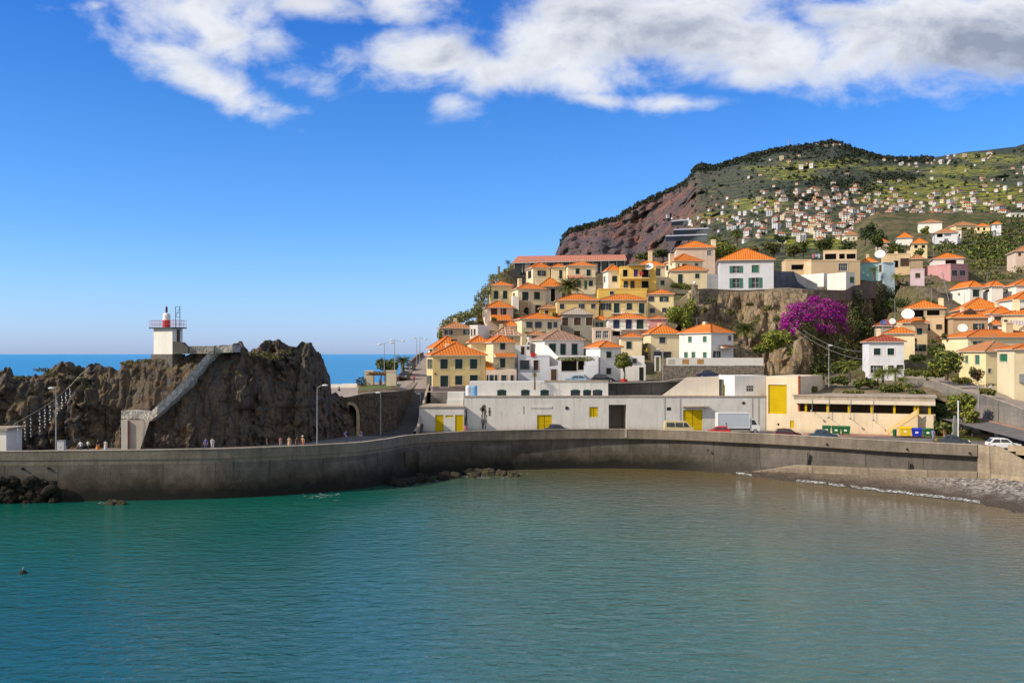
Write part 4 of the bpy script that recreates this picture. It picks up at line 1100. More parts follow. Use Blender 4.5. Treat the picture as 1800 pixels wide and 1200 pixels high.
M11 = Hs('small beige box with two wide glass windows and a red roof rail', 206, 1041,1043,1074, 577.5,602,None, 'rose', 'orange', 6, f='1047,581,1057,594.5 g;1060,581,1069.5,594.5 g')
Hs('low white annexe with a shaded veranda beside the beige glass box', 207, 1073,1074,1092, 580,606,None, 'white', 'orange', 6, f='1077,582,1090,590 o', parapet=False)
Hs('little buff house with one green window above the round tree', 199, 1088,1091,1128, 592,628,585, 'cream', 'orange', 7, f='1101,600,1110.5,613 s')
M14 = Hs('tall yellow beige house with white window shutters beside the stone wall', 202.5, 1131,1144,1196, 586,636,570, 'cream', 'orange', 9, f='1159,592.5,1170,603 k;1149,618,1163,629 k;1166,618,1180,629 k', l='1134,612,1139,634 y')
M15 = Hs('bright white house with small light green shutters at the foot of the cliff', 188.5, 1194,1250,1289, 584,634,570, 'white', 'orange', 8.5, l='1210,591.5,1216,601.5 v;1236,591,1242,601 v;1203,619,1209,629 v;1216,618.5,1222,631 v;1236,619,1242,629 v', f='1256.5,617,1263,631 s;1280,590,1285,598 k')
M15.porch(1263, 1286, 606, 611, 1.5, 'old')
# --- houses squeezed between the others
Hs('narrow cream house squeezed in left of the old grey house', 229, 972,974,989, 558,590,552, 'cream', 'orange', 6, f='978,563,984,571 s')
Hs('thin pale yellow house squeezed in right of the old grey house', 225, 1043,1045,1067, 562,592,555, 'paleyellow', 'orange', 6, f='1050,566,1057,575 s')
Hs('low white house peeping over the brown tiled terrace house', 208, 926,929,956, 588,612,581, 'white', 'old', 6, f='936,591,943,599 k')
Hs('low white block with one dark window behind the round tree', 191, 1093,1095,1133, 625,655,None, 'white', 'orange', 5, f='1112,630,1119,638 k', parapet=False)
Hs('low ochre outbuilding between the archway house and the mid slope house', 237, 948,950,978, 541,565,535, 'ochre', 'old', 6, f='958,545,964,552 b')
Hs('plain cream block below the tall chimney house', 259, 1151,1153,1178, 489,518,None, 'cream', 'orange', 6, f='1161,493,1168,501 s')
Hs('small white annexe right of the brownish dormer house', 204, 1738,1740,1761, 570,596,563, 'white', 'orange', 6, f='1746,574,1753,582 k')
Hs('pinkish low house behind the chequered tile roof', 224, 884,887,908, 572,597,564, 'rose', 'orange', 6, f='892,576,898,583 s')
Hs('slim white house just behind the pinkish twin window house', 243, 899,901,912, 520,545,None, 'white', 'orange', 5, parapet=False)
# --- the long restaurant on the hilltop
def long_building():
    t = thing('terrace_restaurant', 'long glazed hilltop building under a single low salmon pink roof', 'restaurant', (0, 0, 0), 0, 'houses on the village hill')
    Dl, Dr = 290, 292
    a, b = P(904, 475, Dl), P(1098, 470, Dr)
    def at(f, py, back=0.0): 
        D = lerp(Dl, Dr, f) + back; return P(lerp(904, 1098, f), py, D)
    mb = MB(); rows = [[at(0, 460), at(1, 455)], [at(0, 449, 12), at(1, 447, 12)]]
    p = [at(-.02, 461, -1.5), at(1.02, 456, -1.5), at(1.0, 447.5, 11), at(.03, 450, 11)]
    mb.poly(p, 0, [(0,0),(33,0),(33,12),(0,12)]); mb.poly([Vector(q) - Vector((0,0,.35)) for q in p], 1)
    for i in range(4): q, r = Vector(p[i]), Vector(p[(i+1)%4]); mb.quad(q, r, r - Vector((0,0,.35)), q - Vector((0,0,.35)), 1)
    mb.build('roof', [roofm('salmon'), M_STONEF], t)
    mb = MB(); mb.quad(at(0, 485, .5), at(1, 480, .5), at(1, 455, .5), at(0, 459, .5)); mb.quad(at(0, 485, .5), at(0, 485, 11), at(0, 452, 11), at(0, 459, .5)); mb.quad(at(1, 482, .5), at(1, 482, 11), at(1, 449, 11), at(1, 455, .5)); mb.build('glass_front', M_GLASS, t)
    for k in range(15):
        f = k / 14; mb = MB(); q0, q1 = at(f, 479, -.9), at(f, 458.5 - 4.5*f, -.9); mb.tube([q0, q1], .10, 5); mb.build('post', M_STONEF, t)
    mb = MB()
    for f in np.linspace(.12, .88, 6): q = at(f, 479, .3); mb.box(q.x-.8, q.y-.1, q.z, q.x+.8, q.y+.05, q.z+2.6)
    mb.build('wall_panels', wallm('white'), t)
    mb = MB(); q = at(0, 484, -1.6); r = at(1, 480, -1.6); mb.add([q, r, r + Vector((0,12,0)), q + Vector((0,12,0)), q - Vector((0,0,6)), r - Vector((0,0,6))], [(0,1,2,3),(4,5,1,0)]); 
    mb.quad(q, q + Vector((0,12,0)), q + Vector((0,12,-6)), q - Vector((0,0,6))); mb.build('base_wall', rockmat('rubble', (0.30,0.24,0.17), (0.22,0.18,0.14), (0.36,0.29,0.20), 1.0, 0.9, 0.5), t)
    GROUND.append((a.x, 290, a.z - 2.5)); GROUND.append((b.x, 292, b.z - 2.5)); GROUND.append((0.5*(a.x+b.x), 291, a.z - 2.5))
long_building()

# ------------------------------------------------------------------ warehouses along the quay
def warehouse():
    white = stucco('warehouse', (0.64, 0.625, 0.60), 0.5)
    t = thing('warehouse', 'long low white warehouse with mustard yellow doors along the quay', 'warehouse')
    D = 163.0; x0, x1 = X(816, D), X(1346, D); z0 = 4.9; z1 = Z(697.5, D)
    def rc(a, b, c, d): return (X(a, D) - x0, X(c, D) - x0, Z(d, D), Z(b, D))
    holes = {'garage': rc(1070, 711, 1101, 760), 'door': rc(944, 729, 970, 760), 'shut': rc(1036, 715, 1051, 733), 'gate': rc(1201, 720, 1235, 760), 'vent': rc(1172, 715.5, 1180, 721.5)}
    H = [(a, b, max(c, z0 + .02), d) for a, b, c, d in holes.values()]
    mb = MB(); mp = lambda tt, d, z: (x0 + tt, D + d, z)
    wall_panel(mb, mp, x1 - x0, z0, z1, H, 0, 0.25)
    mb.quad((x0,D,z0), (x0,D+16,z0), (x0,D+16,z1), (x0,D,z1)); mb.quad((x1,D,z0), (x1,D+16,z0), (x1,D+16,z1), (x1,D,z1)); mb.quad((x0,D,z1), (x1,D,z1), (x1,D+16,z1), (x0,D+16,z1))
    mb.build('wall', white, t)
    mb = MB(); mb.box(x0-.06, D-.10, z1, x1+.06, D+.28, z1+.22); mb.build('coping', CON_L, t)
    for (k, mat, nm) in (('door', M_YELLOWP, 'door'), ('shut', M_YELLOWP, 'shutter'), ('gate', M_YELLOWP, 'gate')):
        a, b, c, d = holes[k]; c = max(c, z0)
        mb = MB(); m = (a+b)/2
        for p, q in ((a, m-.02), (m+.02, b)):
            mb.box(x0+p+.02, D+.14, c, x0+q-.02, D+.2, d-.02)
            for j in range(4 if k != 'shut' else 2):
                zz = lerp(c, d, (j+.5)/(4 if k != 'shut' else 2)); mb.box(x0+p+.08, D+.12, zz-.05, x0+q-.08, D+.14, zz+.05)
        mb.build(nm, mat, t)
    a, b, c, d = holes['garage']; mb = MB()
    mb.quad((x0+a,D+.25,z0+.12),(x0+b,D+.25,z0+.12),(x0+b,D+7,z0+.12),(x0+a,D+7,z0+.12)); mb.quad((x0+a,D+7,z0),(x0+b,D+7,z0),(x0+b,D+7,d),(x0+a,D+7,d))
    mb.quad((x0+a,D+.25,z0),(x0+a,D+7,z0),(x0+a,D+7,d),(x0+a,D+.25,d)); mb.quad((x0+b,D+.25,z0),(x0+b,D+7,z0),(x0+b,D+7,d),(x0+b,D+.25,d)); mb.quad((x0+a,D+.25,d),(x0+b,D+.25,d),(x0+b,D+7,d),(x0+a,D+7,d))
    mb.build('garage_bay', stucco('bay', (0.58,0.53,0.47), .4), t)
    a, b, c, d = holes['vent']; mb = MB()
    for j in range(5): zz = lerp(c, d, (j+.5)/5); mb.box(x0+a, D+.05, zz-.04, x0+b, D+.18, zz+.03)
    mb.build('vent', M_DMETAL, t)
    R = Matrix.Rotation(math.pi/2, 4, 'X')
    for px, py, r in ((996.5, 717, .30), (1307, 708, .26)):
        mb = MB(); mb.lathe([(r, 0), (r, .06)], 14, M=Matrix.Translation((X(px,D), D-.003, Z(py,D))) @ R); mb.build('vent', M_DMETAL, t)
    mb = MB(); q = rc(1199, 712.5, 1245, 715); mb.box(x0+q[0], D-.9, q[2], x0+q[1], D-.003, q[2]+.16); mb.build('canopy', CON_L, t)
    mb = MB(); q = rc(932, 713, 970, 717); mb.box(x0+q[0], D-.08, q[2], x0+q[1], D-.003, q[3]); mb.build('sign_board', white, t)
    st, g, b_, tc, pos = new_mat('soot_stain', .95, .1)
    b_.inputs['Base Color'].default_value = (0.10,0.085,0.075,1)
    g.l.new(g.range(g.noise(g.mapping(pos, (1.6,1,.25)), 2.6, 6, .7), 0.40, 0.56), b_.inputs['Alpha'])
    mb = MB(); rng = random.Random(3)
    for px, y0, y1, w in ((851, 711, 755, .55), (847, 716, 722, .5), (861, 716, 731, .25), (818.5, 716, 755, .35), (921, 714, 728, .10)):
        zt, zb = Z(y0, D), max(Z(y1, D), z0 + .1); n = 16; L = []; Rr = []
        for k in range(n+1):
            zz = lerp(zt, zb, k/n); ww = w * (.55 + .5*abs(fbm((px, zz*1.3, 0), 3)) + .2*rng.random()) * (1 if 0 < k < n else .3)
            L.append((X(px,D)-ww, D-.004, zz)); Rr.append((X(px,D)+ww, D-.004, zz))
        mb.poly(L + Rr[::-1])
    mb.build('stain', st, t)
    for px in (1195.5, 1168, 1322, 1333): 
        mb = MB(); mb.tube([(X(px,D), D-.05, z0), (X(px,D), D-.05, z1)], .03, 4); mb.build('pipe', M_METAL, t)
    # set back upper floor
    D2 = 167.0; a0, a1 = X(825, D2), X(1069, D2); zt = Z(671, D2); zt2 = Z(668, D2)
    mb = MB(); hs = []
    for (p, q) in ((874,890),(916,931),(950,965),(1003,1020),(1025,1039),(1042,1059)): hs.append((X(p,D2)-a0, X(q,D2)-a0, z1-.35, Z(686, D2)))
    wall_panel(mb, lambda tt, d, z: (a0+tt, D2+d, z), a1-a0, z1-.5, zt, hs, 0, .25)
    mb.quad((a0,D2,z1-.5),(a0,D2+7,z1-.5),(a0,D2+7,zt),(a0,D2,zt)); mb.quad((a1,D2,z1-.5),(a1,D2+7,z1-.5),(a1,D2+7,zt),(a1,D2,zt)); mb.quad((a0,D2,zt),(a1,D2,zt),(a1,D2+7,zt),(a0,D2+7,zt))
    mb.build('upper_floor', white, t)
    for h in hs:
        mb = MB(); a, b, c, d = h; mb.box(a0+a, D2+.2, c, a0+b, D2+.24, d); m = (a+b)/2
        f = mb.build('window', M_GLASS if a > (X(990,D2)-a0) else M_SHUT, t)
        mb = MB(); n = 8; mb.poly([(a0+m+(b-a)/2*math.cos(w)*1.08, D2-.03, d-.12+.28*math.sin(w)) for w in [math.pi*k/n for k in range(n+1)]]); mb.build('arch', M_SHUT, f)
    mb = MB(); mb.box(X(957,D2), D2-.08, zt, a1+.05, D2+.3, zt+.28); mb.build('coping', CON_L, t)
    # slanted parapet of the ramp and the tower
    D3 = 168.0
    mb = MB(); A, B, Cc, E = P(1164, 697, D3), P(1208, 663, D3), P(1264, 661, D3), P(1264, 697, D3)
    A.z = z1; E.z = z1
    mb.poly([A, E, Cc, B]); th = Vector((0, .4, 0)); mb.poly([q + th for q in (A, E, Cc, B)])
    for q, r in ((A, B), (B, Cc), (Cc, E), (E, A)): mb.quad(q, r, r + th, q + th)
    mb.build('ramp_parapet', stucco('ramp', (0.70,0.62,0.52), .25), t)
    return t
warehouse()
Hs('white stair tower with a sunlit side and dark square window on the warehouse roof', 165.2, 1263,1291,1347, 660,697.5,None, 'white', 'orange', 5.2, f='1312,677,1325,688 g', l='1270.5,676,1274.5,696 y', found=.3, ground=False, group='warehouses along the quay', name='stair_tower', cat='tower', parapet=False, frame=False)
def shed():
    t = thing('storage_shed', 'small white shed with two mustard yellow doors at the left end of the warehouse', 'shed')
    white = stucco('shed', (0.64,0.625,0.60), .45); D = 161.0; x0, x1 = X(737, D), X(815.5, D); z0 = 4.9; z1 = Z(716, D)
    rc = lambda a, b, c, d: (X(a,D)-x0, X(c,D)-x0, max(Z(d,D), z0+.05), Z(b,D))
    hs = [rc(765,729,779.5,760), rc(800,729,814.5,760), rc(783,729.5,797,733.5)]
    mb = MB(); wall_panel(mb, lambda tt, d, z: (x0+tt, D+d, z), x1-x0, z0, z1, hs, 0, .2)
    mb.quad((x0,D,z0),(x0,D+9,z0),(x0,D+9,z1),(x0,D,z1)); mb.quad((x0,D,z1),(x1,D,z1),(x1,D+9,z1),(x0,D+9,z1)); mb.quad((x1,D,z0),(x1,D+9,z0),(x1,D+9,z1),(x1,D,z1)); mb.build('wall', white, t)
    mb = MB(); mb.box(x0-.1, D-.15, z1, x1, D+9.1, z1+.2); mb.build('roof', CON_L, t)
    for k, (a, b, c, d) in enumerate(hs):
        mb = MB(); mb.box(x0+a+.01, D+.1, c, x0+b-.01, D+.15, d-.01)
        if k < 2:
            for j in range(5): mb.box(x0+lerp(a,b,(j+.5)/5)-.03, D+.08, c+.05, x0+lerp(a,b,(j+.5)/5)+.03, D+.1, d-.06)
        mb.build('door' if k < 2 else 'sign_board', M_YELLOWP, t)
    # stepped block on its roof
    mb = MB(); p, q = X(786,D+4), X(815,D+4); mb.box(p, D+3, z1+.2, q, D+7, z1+1.1); mb.box(p+.05, D+4, z1+1.1, q, D+7, z1+2.3); mb.build('roof_block', white, t)
shed()
def shutter_hall():
    t = thing('shutter_hall', 'tall cream hall bay with a huge mustard yellow roller shutter', 'warehouse')
    D = 163.0; Dr = 160.0; x0 = X(1347, D); xr = X(1403, Dr); th = math.atan2(Dr - D, xr - x0); L = math.hypot(xr-x0, Dr-D)
    t.location = (x0, D, 0); t.rotation_euler = (0, 0, th); z0 = 4.9; z1 = Z(661, 161.5)
    loc = lambda px: (lambda u: (u*D - x0) / (math.cos(th) - u*math.sin(th)))(U(px))
    hs = [(loc(1350.5), loc(1383), Z(727,162), Z(676,162)), (loc(1366.5), loc(1370), Z(748,162), Z(743.5,162)), (loc(1389), loc(1397), Z(751,162), Z(738,162))]
    mb = MB(); wall_panel(mb, lambda a, d, z: (a, d, z), L, z0, z1, hs, 0, .3)
    mb.quad((0,0,z0),(0,14,z0),(0,14,z1),(0,0,z1)); mb.quad((L,0,z0),(L,14,z0),(L,14,z1),(L,0,z1)); mb.quad((0,0,z1),(L,0,z1),(L,14,z1),(0,14,z1)); mb.build('wall', stucco('hall', (0.72,0.60,0.44), .3), t)
    a, b, c, d = hs[0]; mb = MB()
    n = 26
    for k in range(n): mb.box(a, .22 - .03*(k%2), lerp(c,d,k/n), b, .3, lerp(c,d,(k+1)/n)-.012)
    mb.build('roller_shutter', M_YELLOWP, t)
    a, b, c, d = hs[1]; mb = MB(); mb.box(a, .2, c, b, .28, d); mb.build('vent', M_DARK, t)
    a, b, c, d = hs[2]; mb = MB(); mb.box(a, .1, c, b, .2, d); mb.build('hatch', M_YELLOWP, t)
    mb = MB(); mb.box(L-.02, -.12, z0, L+.22, .5, z1+.1); mb.build('corner_pier', plain('old_brick', (0.36,0.12,0.07), .9, .3, 4), t)
shutter_hall()
def gallery():
    t = thing('fish_market', 'low cream market hall with a dark open gallery and yellow posts above the bins', 'market hall')
    Dl, Dr = 158.0, 150.5; p0, p1 = Vector((X(1396,Dl), Dl, 0)), Vector((X(1641,Dr), Dr, 0)); th = math.atan2(p1.y-p0.y, p1.x-p0.x); L = (p1-p0).length
    t.location = p0; t.rotation_euler = (0, 0, th); c, s = math.cos(th), math.sin(th)
    loc = lambda px: (lambda u: (u*Dl - p0.x) / (c - u*s))(U(px))
    z0 = 4.9; zb = Z(726, 154); zt = Z(710.5, 154); zc = Z(704, 154)
    cream = stucco('market', (0.72,0.60,0.43), .35)
    mb = MB(); mb.box(0, 0, z0, L, .25, zb); mb.box(L-.02, .25, z0, L+.25, 9, zb); mb.box(0, 8.8, zb, L, 9, zt); mb.box(0,.25,zb-.1,L,8.8,zb-.05); mb.build('wall', cream, t)
    mb = MB(); mb.box(-.1, -.35, zt, L+.25, 9.2, zc); mb.build('fascia', stucco('fascia', (0.70,0.62,0.50), .3), t)
    mb = MB(); mb.box(-.1, .2, zc+.002, L+.25, 9.4, zc+.55); mb.box(-.3, .1, zc+.55, L+.5, 9.6, zc+.75); mb.build('roof', CON_L, t)
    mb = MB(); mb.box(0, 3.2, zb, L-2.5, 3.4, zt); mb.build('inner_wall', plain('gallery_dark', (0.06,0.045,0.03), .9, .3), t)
    for px in (1416.5, 1454.5, 1492, 1532, 1572, 1608, 1613.5, 1634):
        mb = MB(); a = loc(px); mb.box(a-.16, .06, zb, a+.16, .4, zt); mb.build('post', M_YELLOWP, t)
    # painted outside stair climbing the right end
    a0, a1, a2 = loc(1558), loc(1613), loc(1614.5); n = 15
    mb = MB()
    for k in range(n):
        xa, xb = lerp(a0, a1, k/n), lerp(a0, a1, (k+1)/n); mb.box(xa, -1.0, z0, xb, -.003, lerp(z0+.2, zb, (k+1)/n))
    st = mb.build('stair', stucco('stair', (0.76,0.58,0.34), .25), t)
    mb = MB(); mb.add([(a0,-1.05,z0+.2),(a1,-1.05,zb),(a1,-1.05,zb+.85),(a0,-1.05,z0+1.05),(a0,-.98,z0+.2),(a1,-.98,zb),(a1,-.98,zb+.85),(a0,-.98,z0+1.05)], [(0,1,2,3),(4,5,6,7),(3,2,6,7),(0,1,5,4),(1,2,6,5),(0,3,7,4)]); mb.build('stair_rail', plain('yellow_rail', (0.76,0.56,0.27), .6, .1), st)
    for k, px in enumerate((1457.5, 1495.5, 1535.5, 1428)):
        mb = MB(); a = loc(px); z = Z([735,736,738,724][k], 154)
        mb.tube([(a, .0, zc+.2), (a, -.42, zc+.25), (a,-.42, z)], .035, 5); mb.tube([(a, 0, z), (a, -1.5, z+.25)], .03, 5); mb.lathe([(.02,0),(.16,-.05),(.18,-.2),(.1,-.3)], 8, (a,-1.6,z+.28)); mb.build('wall_lamp', M_METAL, t)
gallery()
# ------------------------------------------------------------------ the ground under the village
EXTRA = [(1100,672,182),(1180,668,183),(1250,660,183),(1340,662,186),(1420,668,184),(1500,668,178),(1600,672,172),(1680,690,166),(1750,705,152),(1830,730,140),
    (900,672,184),(960,672,184),(830,680,184),(780,684,186),(772,640,200),(768,605,206),(790,584,214),(826,560,224),(842,530,240),(862,500,255),(880,476,276),(893,468,292),(905,462,310),(1000,462,330),(1150,455,330),(1300,452,330),
    (1230,645,204),(1300,648,202),(1380,650,203),(1430,655,206),(1225,520,240),(1262,507,238),(1360,507,240),(1440,507,240),(1500,503,244),(1400,500,262),(1500,498,270),(1540,497,262),
    (1545,600,232),(1560,575,245),(1580,540,255),(1600,515,262),(1500,640,196),(1480,655,190),(1650,520,250),(1720,512,262),(1800,505,262),(1640,505,275),(2200,690,160),(2700,690,160),(2300,580,215),(2700,580,215),(2300,505,270),(2700,505,270),(2500,490,330),(1750,500,275),(1830,498,275)]
for px, py, D in EXTRA: GROUND.append((X(px, D), D, Z(py, D)))
GA = np.array(GROUND)
def ground_z(x, y):
    d2 = (GA[:, 0] - x) ** 2 + (GA[:, 1] - y) ** 2 + 2.0
    w = 1.0 / d2 ** 1.7
    return float((w * GA[:, 2]).sum() / w.sum()) - 0.35
PB = [(183,757),(195,763),(205,769),(215,800),(225,826),(240,842),(255,862),(275,880),(292,893),(335,902)]
def build_terrain():
    m, g, b, tc, pos = new_mat('village_ground', 0.95, 0.1)
    n1 = g.noise(pos, 0.16, 5, 0.6); n2 = g.noise(pos, 0.7, 5, 0.65); n3 = g.noise(pos, 3, 4)
    c = g.mix(g.range(n2, 0.4, 0.6), (0.20,0.165,0.12), (0.12,0.095,0.07))
    c = g.mix(g.range(n1, 0.46, 0.6), c, (0.085,0.085,0.028))
    geo = g.node('ShaderNodeNewGeometry'); nz = g.sep(geo.outputs['Normal'])[2]
    c = g.mix(g.math('MULTIPLY', g.range(nz, 0.75, 0.5), 0.6), c, (0.17,0.14,0.08))
    k = g.range(n3, 0.3, 0.7, 0.7, 1.25); c = g.mix(1.0, c, g.comb(k, k, k), 'MULTIPLY')
    g.l.new(c, b.inputs['Base Color']); g.l.new(g.bump(g.math('ADD', n2, g.math('MULTIPLY', n3, .4)), 0.9, 0.4), b.inputs['Normal'])
    rows = []
    for k in range(-1, 62):
        D = lerp(182.5, 335, max(k, 0) / 61); pb = interp(D, PB); r = []
        ze = ground_z(X(pb, D), D)
        for j, (dp, f) in enumerate([(34, 0), (24, .25), (15, .6), (8, .86), (3, .97)]):
            px = pb - dp + 3.5 * fbm((D*.11, j*.7, 0), 3); r.append((X(px, D), D, lerp(-2, ze, f) + (0.8*fbm((D*.2, j, 2), 3) if f else 0)))
        n = 300
        for j in range(n):
            px = lerp(pb, 2750, j / (n-1)); x = X(px, D); z = ground_z(x, D)
            if 1188 < px < 1590:               # keep below the foot of the cliff, and behind its top
                dt = interp(px, [(1196,227),(1225,232),(1260,235),(1345,234),(1420,231),(1460,236),(1500,243),(1540,254),(1580,270)])
                dbm = dt - 15
                if D < dt: z = min(z, interp(px, [(1188,15),(1260,13.5),(1430,13),(1500,13.6),(1535,17),(1560,26),(1590,40)]) - (1.5 if D > dbm else 0))
            r.append((x, D, z + 0.25 * fbm((x*.3, D*.3, 0), 3)))
        if k < 0: r = [(a, b_ - .05, -1.5) for a, b_, c_ in r]
        rows.append(r)
    struct(sheet('hill_ground', rows, m, smooth=False))
build_terrain()

CLIFFM = rockmat('cliff', (0.42,0.33,0.22), (0.19,0.15,0.11), (0.46,0.28,0.14), 0.2, 0.5, 1.2, green=(0.10,0.11,0.03))
def build_cliff():
    cols, rows = 260, 90; V = np.zeros((cols, rows + 5, 3))
    for i in range(cols):
        px = lerp(1196, 1580, i / (cols-1))
        Dt = interp(px, [(1196,225),(1225,230),(1260,233),(1345,232),(1420,229),(1460,234),(1500,241),(1540,252),(1580,268)])
        Db = Dt - interp(px, [(1196,7),(1260,9),(1345,11),(1400,11),(1425,8),(1480,5),(1580,4)])
        yt = interp(px, [(1196,566),(1212,540),(1222,520),(1262,514),(1345,512),(1430,516),(1480,510),(1540,499),(1580,500)])
        zb = interp(px, [(1196,12.5),(1345,11.5),(1430,11.0),(1500,11.5),(1540,14),(1580,20)]); zt = Z(yt, Dt)
        for k in range(rows):
            f = k / (rows-1); D = lerp(Db, Dt, f ** 1.3); z = lerp(zb, zt, f); p = Vector((X(px, D), D, z))
            q = Vector((p.x*.16, p.y*.06, p.z*.085))
            d = (mn.ridged_multi_fractal(q, 0.9, 2.1, 4, 1.0, 2.0) - 1.0) * 2.4 + 2.4 * mn.noise(q * .8) + 0.8 * fbm(p*.35, 4) + 1.6 * (min(1, (lambda w: w[1]-w[0])(mn.voronoi(Vector((p.x*.17, 1.0, p.z*.06 + p.x*.02)))[0]) * 3) - .6)
            env = min(1, (1-f)*6) * min(1, f*4+.3)
            V[i, k] = (p.x + .5*fbm(p*.3 + Vector((9,0,0)), 3), p.y - d*env, p.z + .3*fbm(p*.5, 3)*env)
        for k in range(5):
            pt = V[i, rows-1]; V[i, rows+k] = (pt[0], pt[1] + (k+1)*1.5, pt[2] - 0.25*(k+1))
    n = rows + 5
    Fq = np.array([(i*n+j, (i+1)*n+j, (i+1)*n+j+1, i*n+j+1) for i in range(cols-1) for j in range(n-1)])
    tag(link('cliff', fast_mesh('cliff', V.reshape(-1, 3), Fq, None, CLIFFM)), 'rugged ochre cliff under the big white house', 'cliff', None, 'structure')
    return V
CV = build_cliff()
def boulder(name, label, c, r, mat, group=None, seed=0, cat='rock', sq=(1,1,.8)):
    me = bpy.data.meshes.new(name); bm = bmesh.new(); bmesh.ops.create_icosphere(bm, subdivisions=3, radius=1)
    for v in bm.verts:
        p = v.co.copy(); d = 1 + .30*fbm(p*1.1 + Vector((seed*3.1,0,0)), 3) + .12*mn.cell(p*1.7 + Vector((seed,0,0)))
        v.co = Vector((p.x*d*sq[0], p.y*d*sq[1], p.z*d*sq[2])) * r
    bm.to_mesh(me); bm.free(); me.materials.append(mat)
    return tag(link(name, me, None, c), label, cat, group)
for k, (px, py, D, r, sq) in enumerate([(1302,632,197,2.6,(1.1,1,1.0)), (1322,638,196,1.8,(1,1,.9)), (1409,633,206,2.4,(.8,1,2.0)), (1352,655,194,1.5,(.7,1,1.6)), (1285,642,197,2.2,(1,1,.9))]):
    boulder('rock_outcrop', ['large ochre boulder beside the bright white house under the palm', 'smaller boulder leaning against the large ochre one', 'tall sunlit rock pillar under the hanging bougainvillea', 'narrow rock stump at the end of the white terrace wall', 'low rock behind the porch of the bright white house'][k], P(px, py, D), r, CLIFFM, None, k+3, 'rock', sq)
RUB = rockmat('rubble', (0.30,0.24,0.17), (0.22,0.18,0.14), (0.36,0.29,0.20), 1.0, 0.9, 0.5)
def wall_line(name, label, pts, h0=None, th=.5, mat=None, cop=None, group=None, cat='wall', drop=0):
    """free standing wall along [(px, ytop, ybottom, D)]"""
    t = thing(name, label, cat, (0,0,0), 0, group); mb = MB(); A, B = [], []
    for px, y0, y1, D in pts:
        a, b = P(px, y0, D), P(px, y1, D); b = Vector((a.x, a.y, b.z - drop)); A.append(a); B.append(b)
    off = Vector((0, th, 0))
    for i in range(len(A)-1):
        mb.quad(B[i], B[i+1], A[i+1], A[i]); mb.quad(B[i]+off, B[i+1]+off, A[i+1]+off, A[i]+off); mb.quad(A[i], A[i+1], A[i+1]+off, A[i]+off)
    for i in (0, -1): mb.quad(A[i], B[i], B[i]+off, A[i]+off)
    mb.build('wall_face', mat or RUB, t)
    if cop:
        mb = MB(); up = Vector((0,0,.14)); o2 = Vector((0,-.08,0)); lift = Vector((0,0,.003))
        for i in range(len(A)-1):
            a, b = A[i]+o2+lift, A[i+1]+o2+lift; c, d = A[i+1]+off-o2+lift, A[i]+off-o2+lift
            mb.quad(a+up, b+up, c+up, d+up); mb.quad(a, b, b+up, a+up); mb.quad(d, c, c+up, d+up)
            if i == 0: mb.quad(a, d, d+up, a+up)
            if i == len(A)-2: mb.quad(b, c, c+up, b+up)
        mb.build('coping', cop, t)
    return t
wall_line('stone_wall', 'curved rubble stone wall along the cliff top under the big white house', [(1218,512,545,228),(1226,509,536,230),(1240,508,532,231.5),(1262,509,530,232.5),(1300,511,530,233),(1345,509,527,233),(1358,508,530,232),(1385,507,530,230.5),(1410,509,532,229.5),(1430,512,534,230)], mat=RUB, cop=CON_L)
wall_line('stone_pillar', 'square stone gate pillar at the left end of the cliff top wall', [(1217,511,568,227),(1229,511,568,227)], th=1.6, mat=RUB)
tb = thing('garden_turret', 'small stone turret with a white ball finial on the cliff edge', 'turret', P(1221, 512, 229))
mb = MB(); mb.lathe([(.72,-.5),(.72,1.2),(.85,1.25),(.85,1.4),(.3,1.6)], 12); mb.build('turret_wall', RUB, tb)
mb = MB(); mb.lathe([(.05,1.55),(.34,1.7),(.42,1.95),(.3,2.2),(.04,2.3)], 12); mb.build('ball_finial', M_WHITEP, tb)
wall_line('retaining_wall', 'long brown stained wall on the cliff top right of the white house', [(1430,510,528,230),(1437,509,528,232),(1487,510,528,234),(1500,502,526,238),(1540,496,524,248)], mat=concrete('cliffwall', (0.16,0.12,0.10), False, False))
wall_line('garden_wall', 'garden wall painted in the shadow tone right of the big white house', [(1361,477,508,242),(1395,477,506,246),(1432,497,508,243),(1437,499,510,240)], mat=concrete('shadow_wall', (0.12,0.13,0.16), False, False))  # blue-grey colour stands for the shadow the white house casts here
wall_line('picket_fence', 'grey slatted fence in the gap left of the big white house', [(1243,482,508,246),(1263,482,508,246)], th=.12, mat=M_METAL, cat='fence')
wall_line('restaurant_wall', 'tawny stone retaining wall climbing to the left end of the salmon roofed building', [(879,480,505,279),(892,476,505,283),(905,472,505,288)], mat=RUB)
wall_line('ruined_chimney', 'thin ruined wall stub standing on the skyline left of the salmon roof', [(875,469,490,278),(879,467,490,278)], th=.7, mat=RUB)
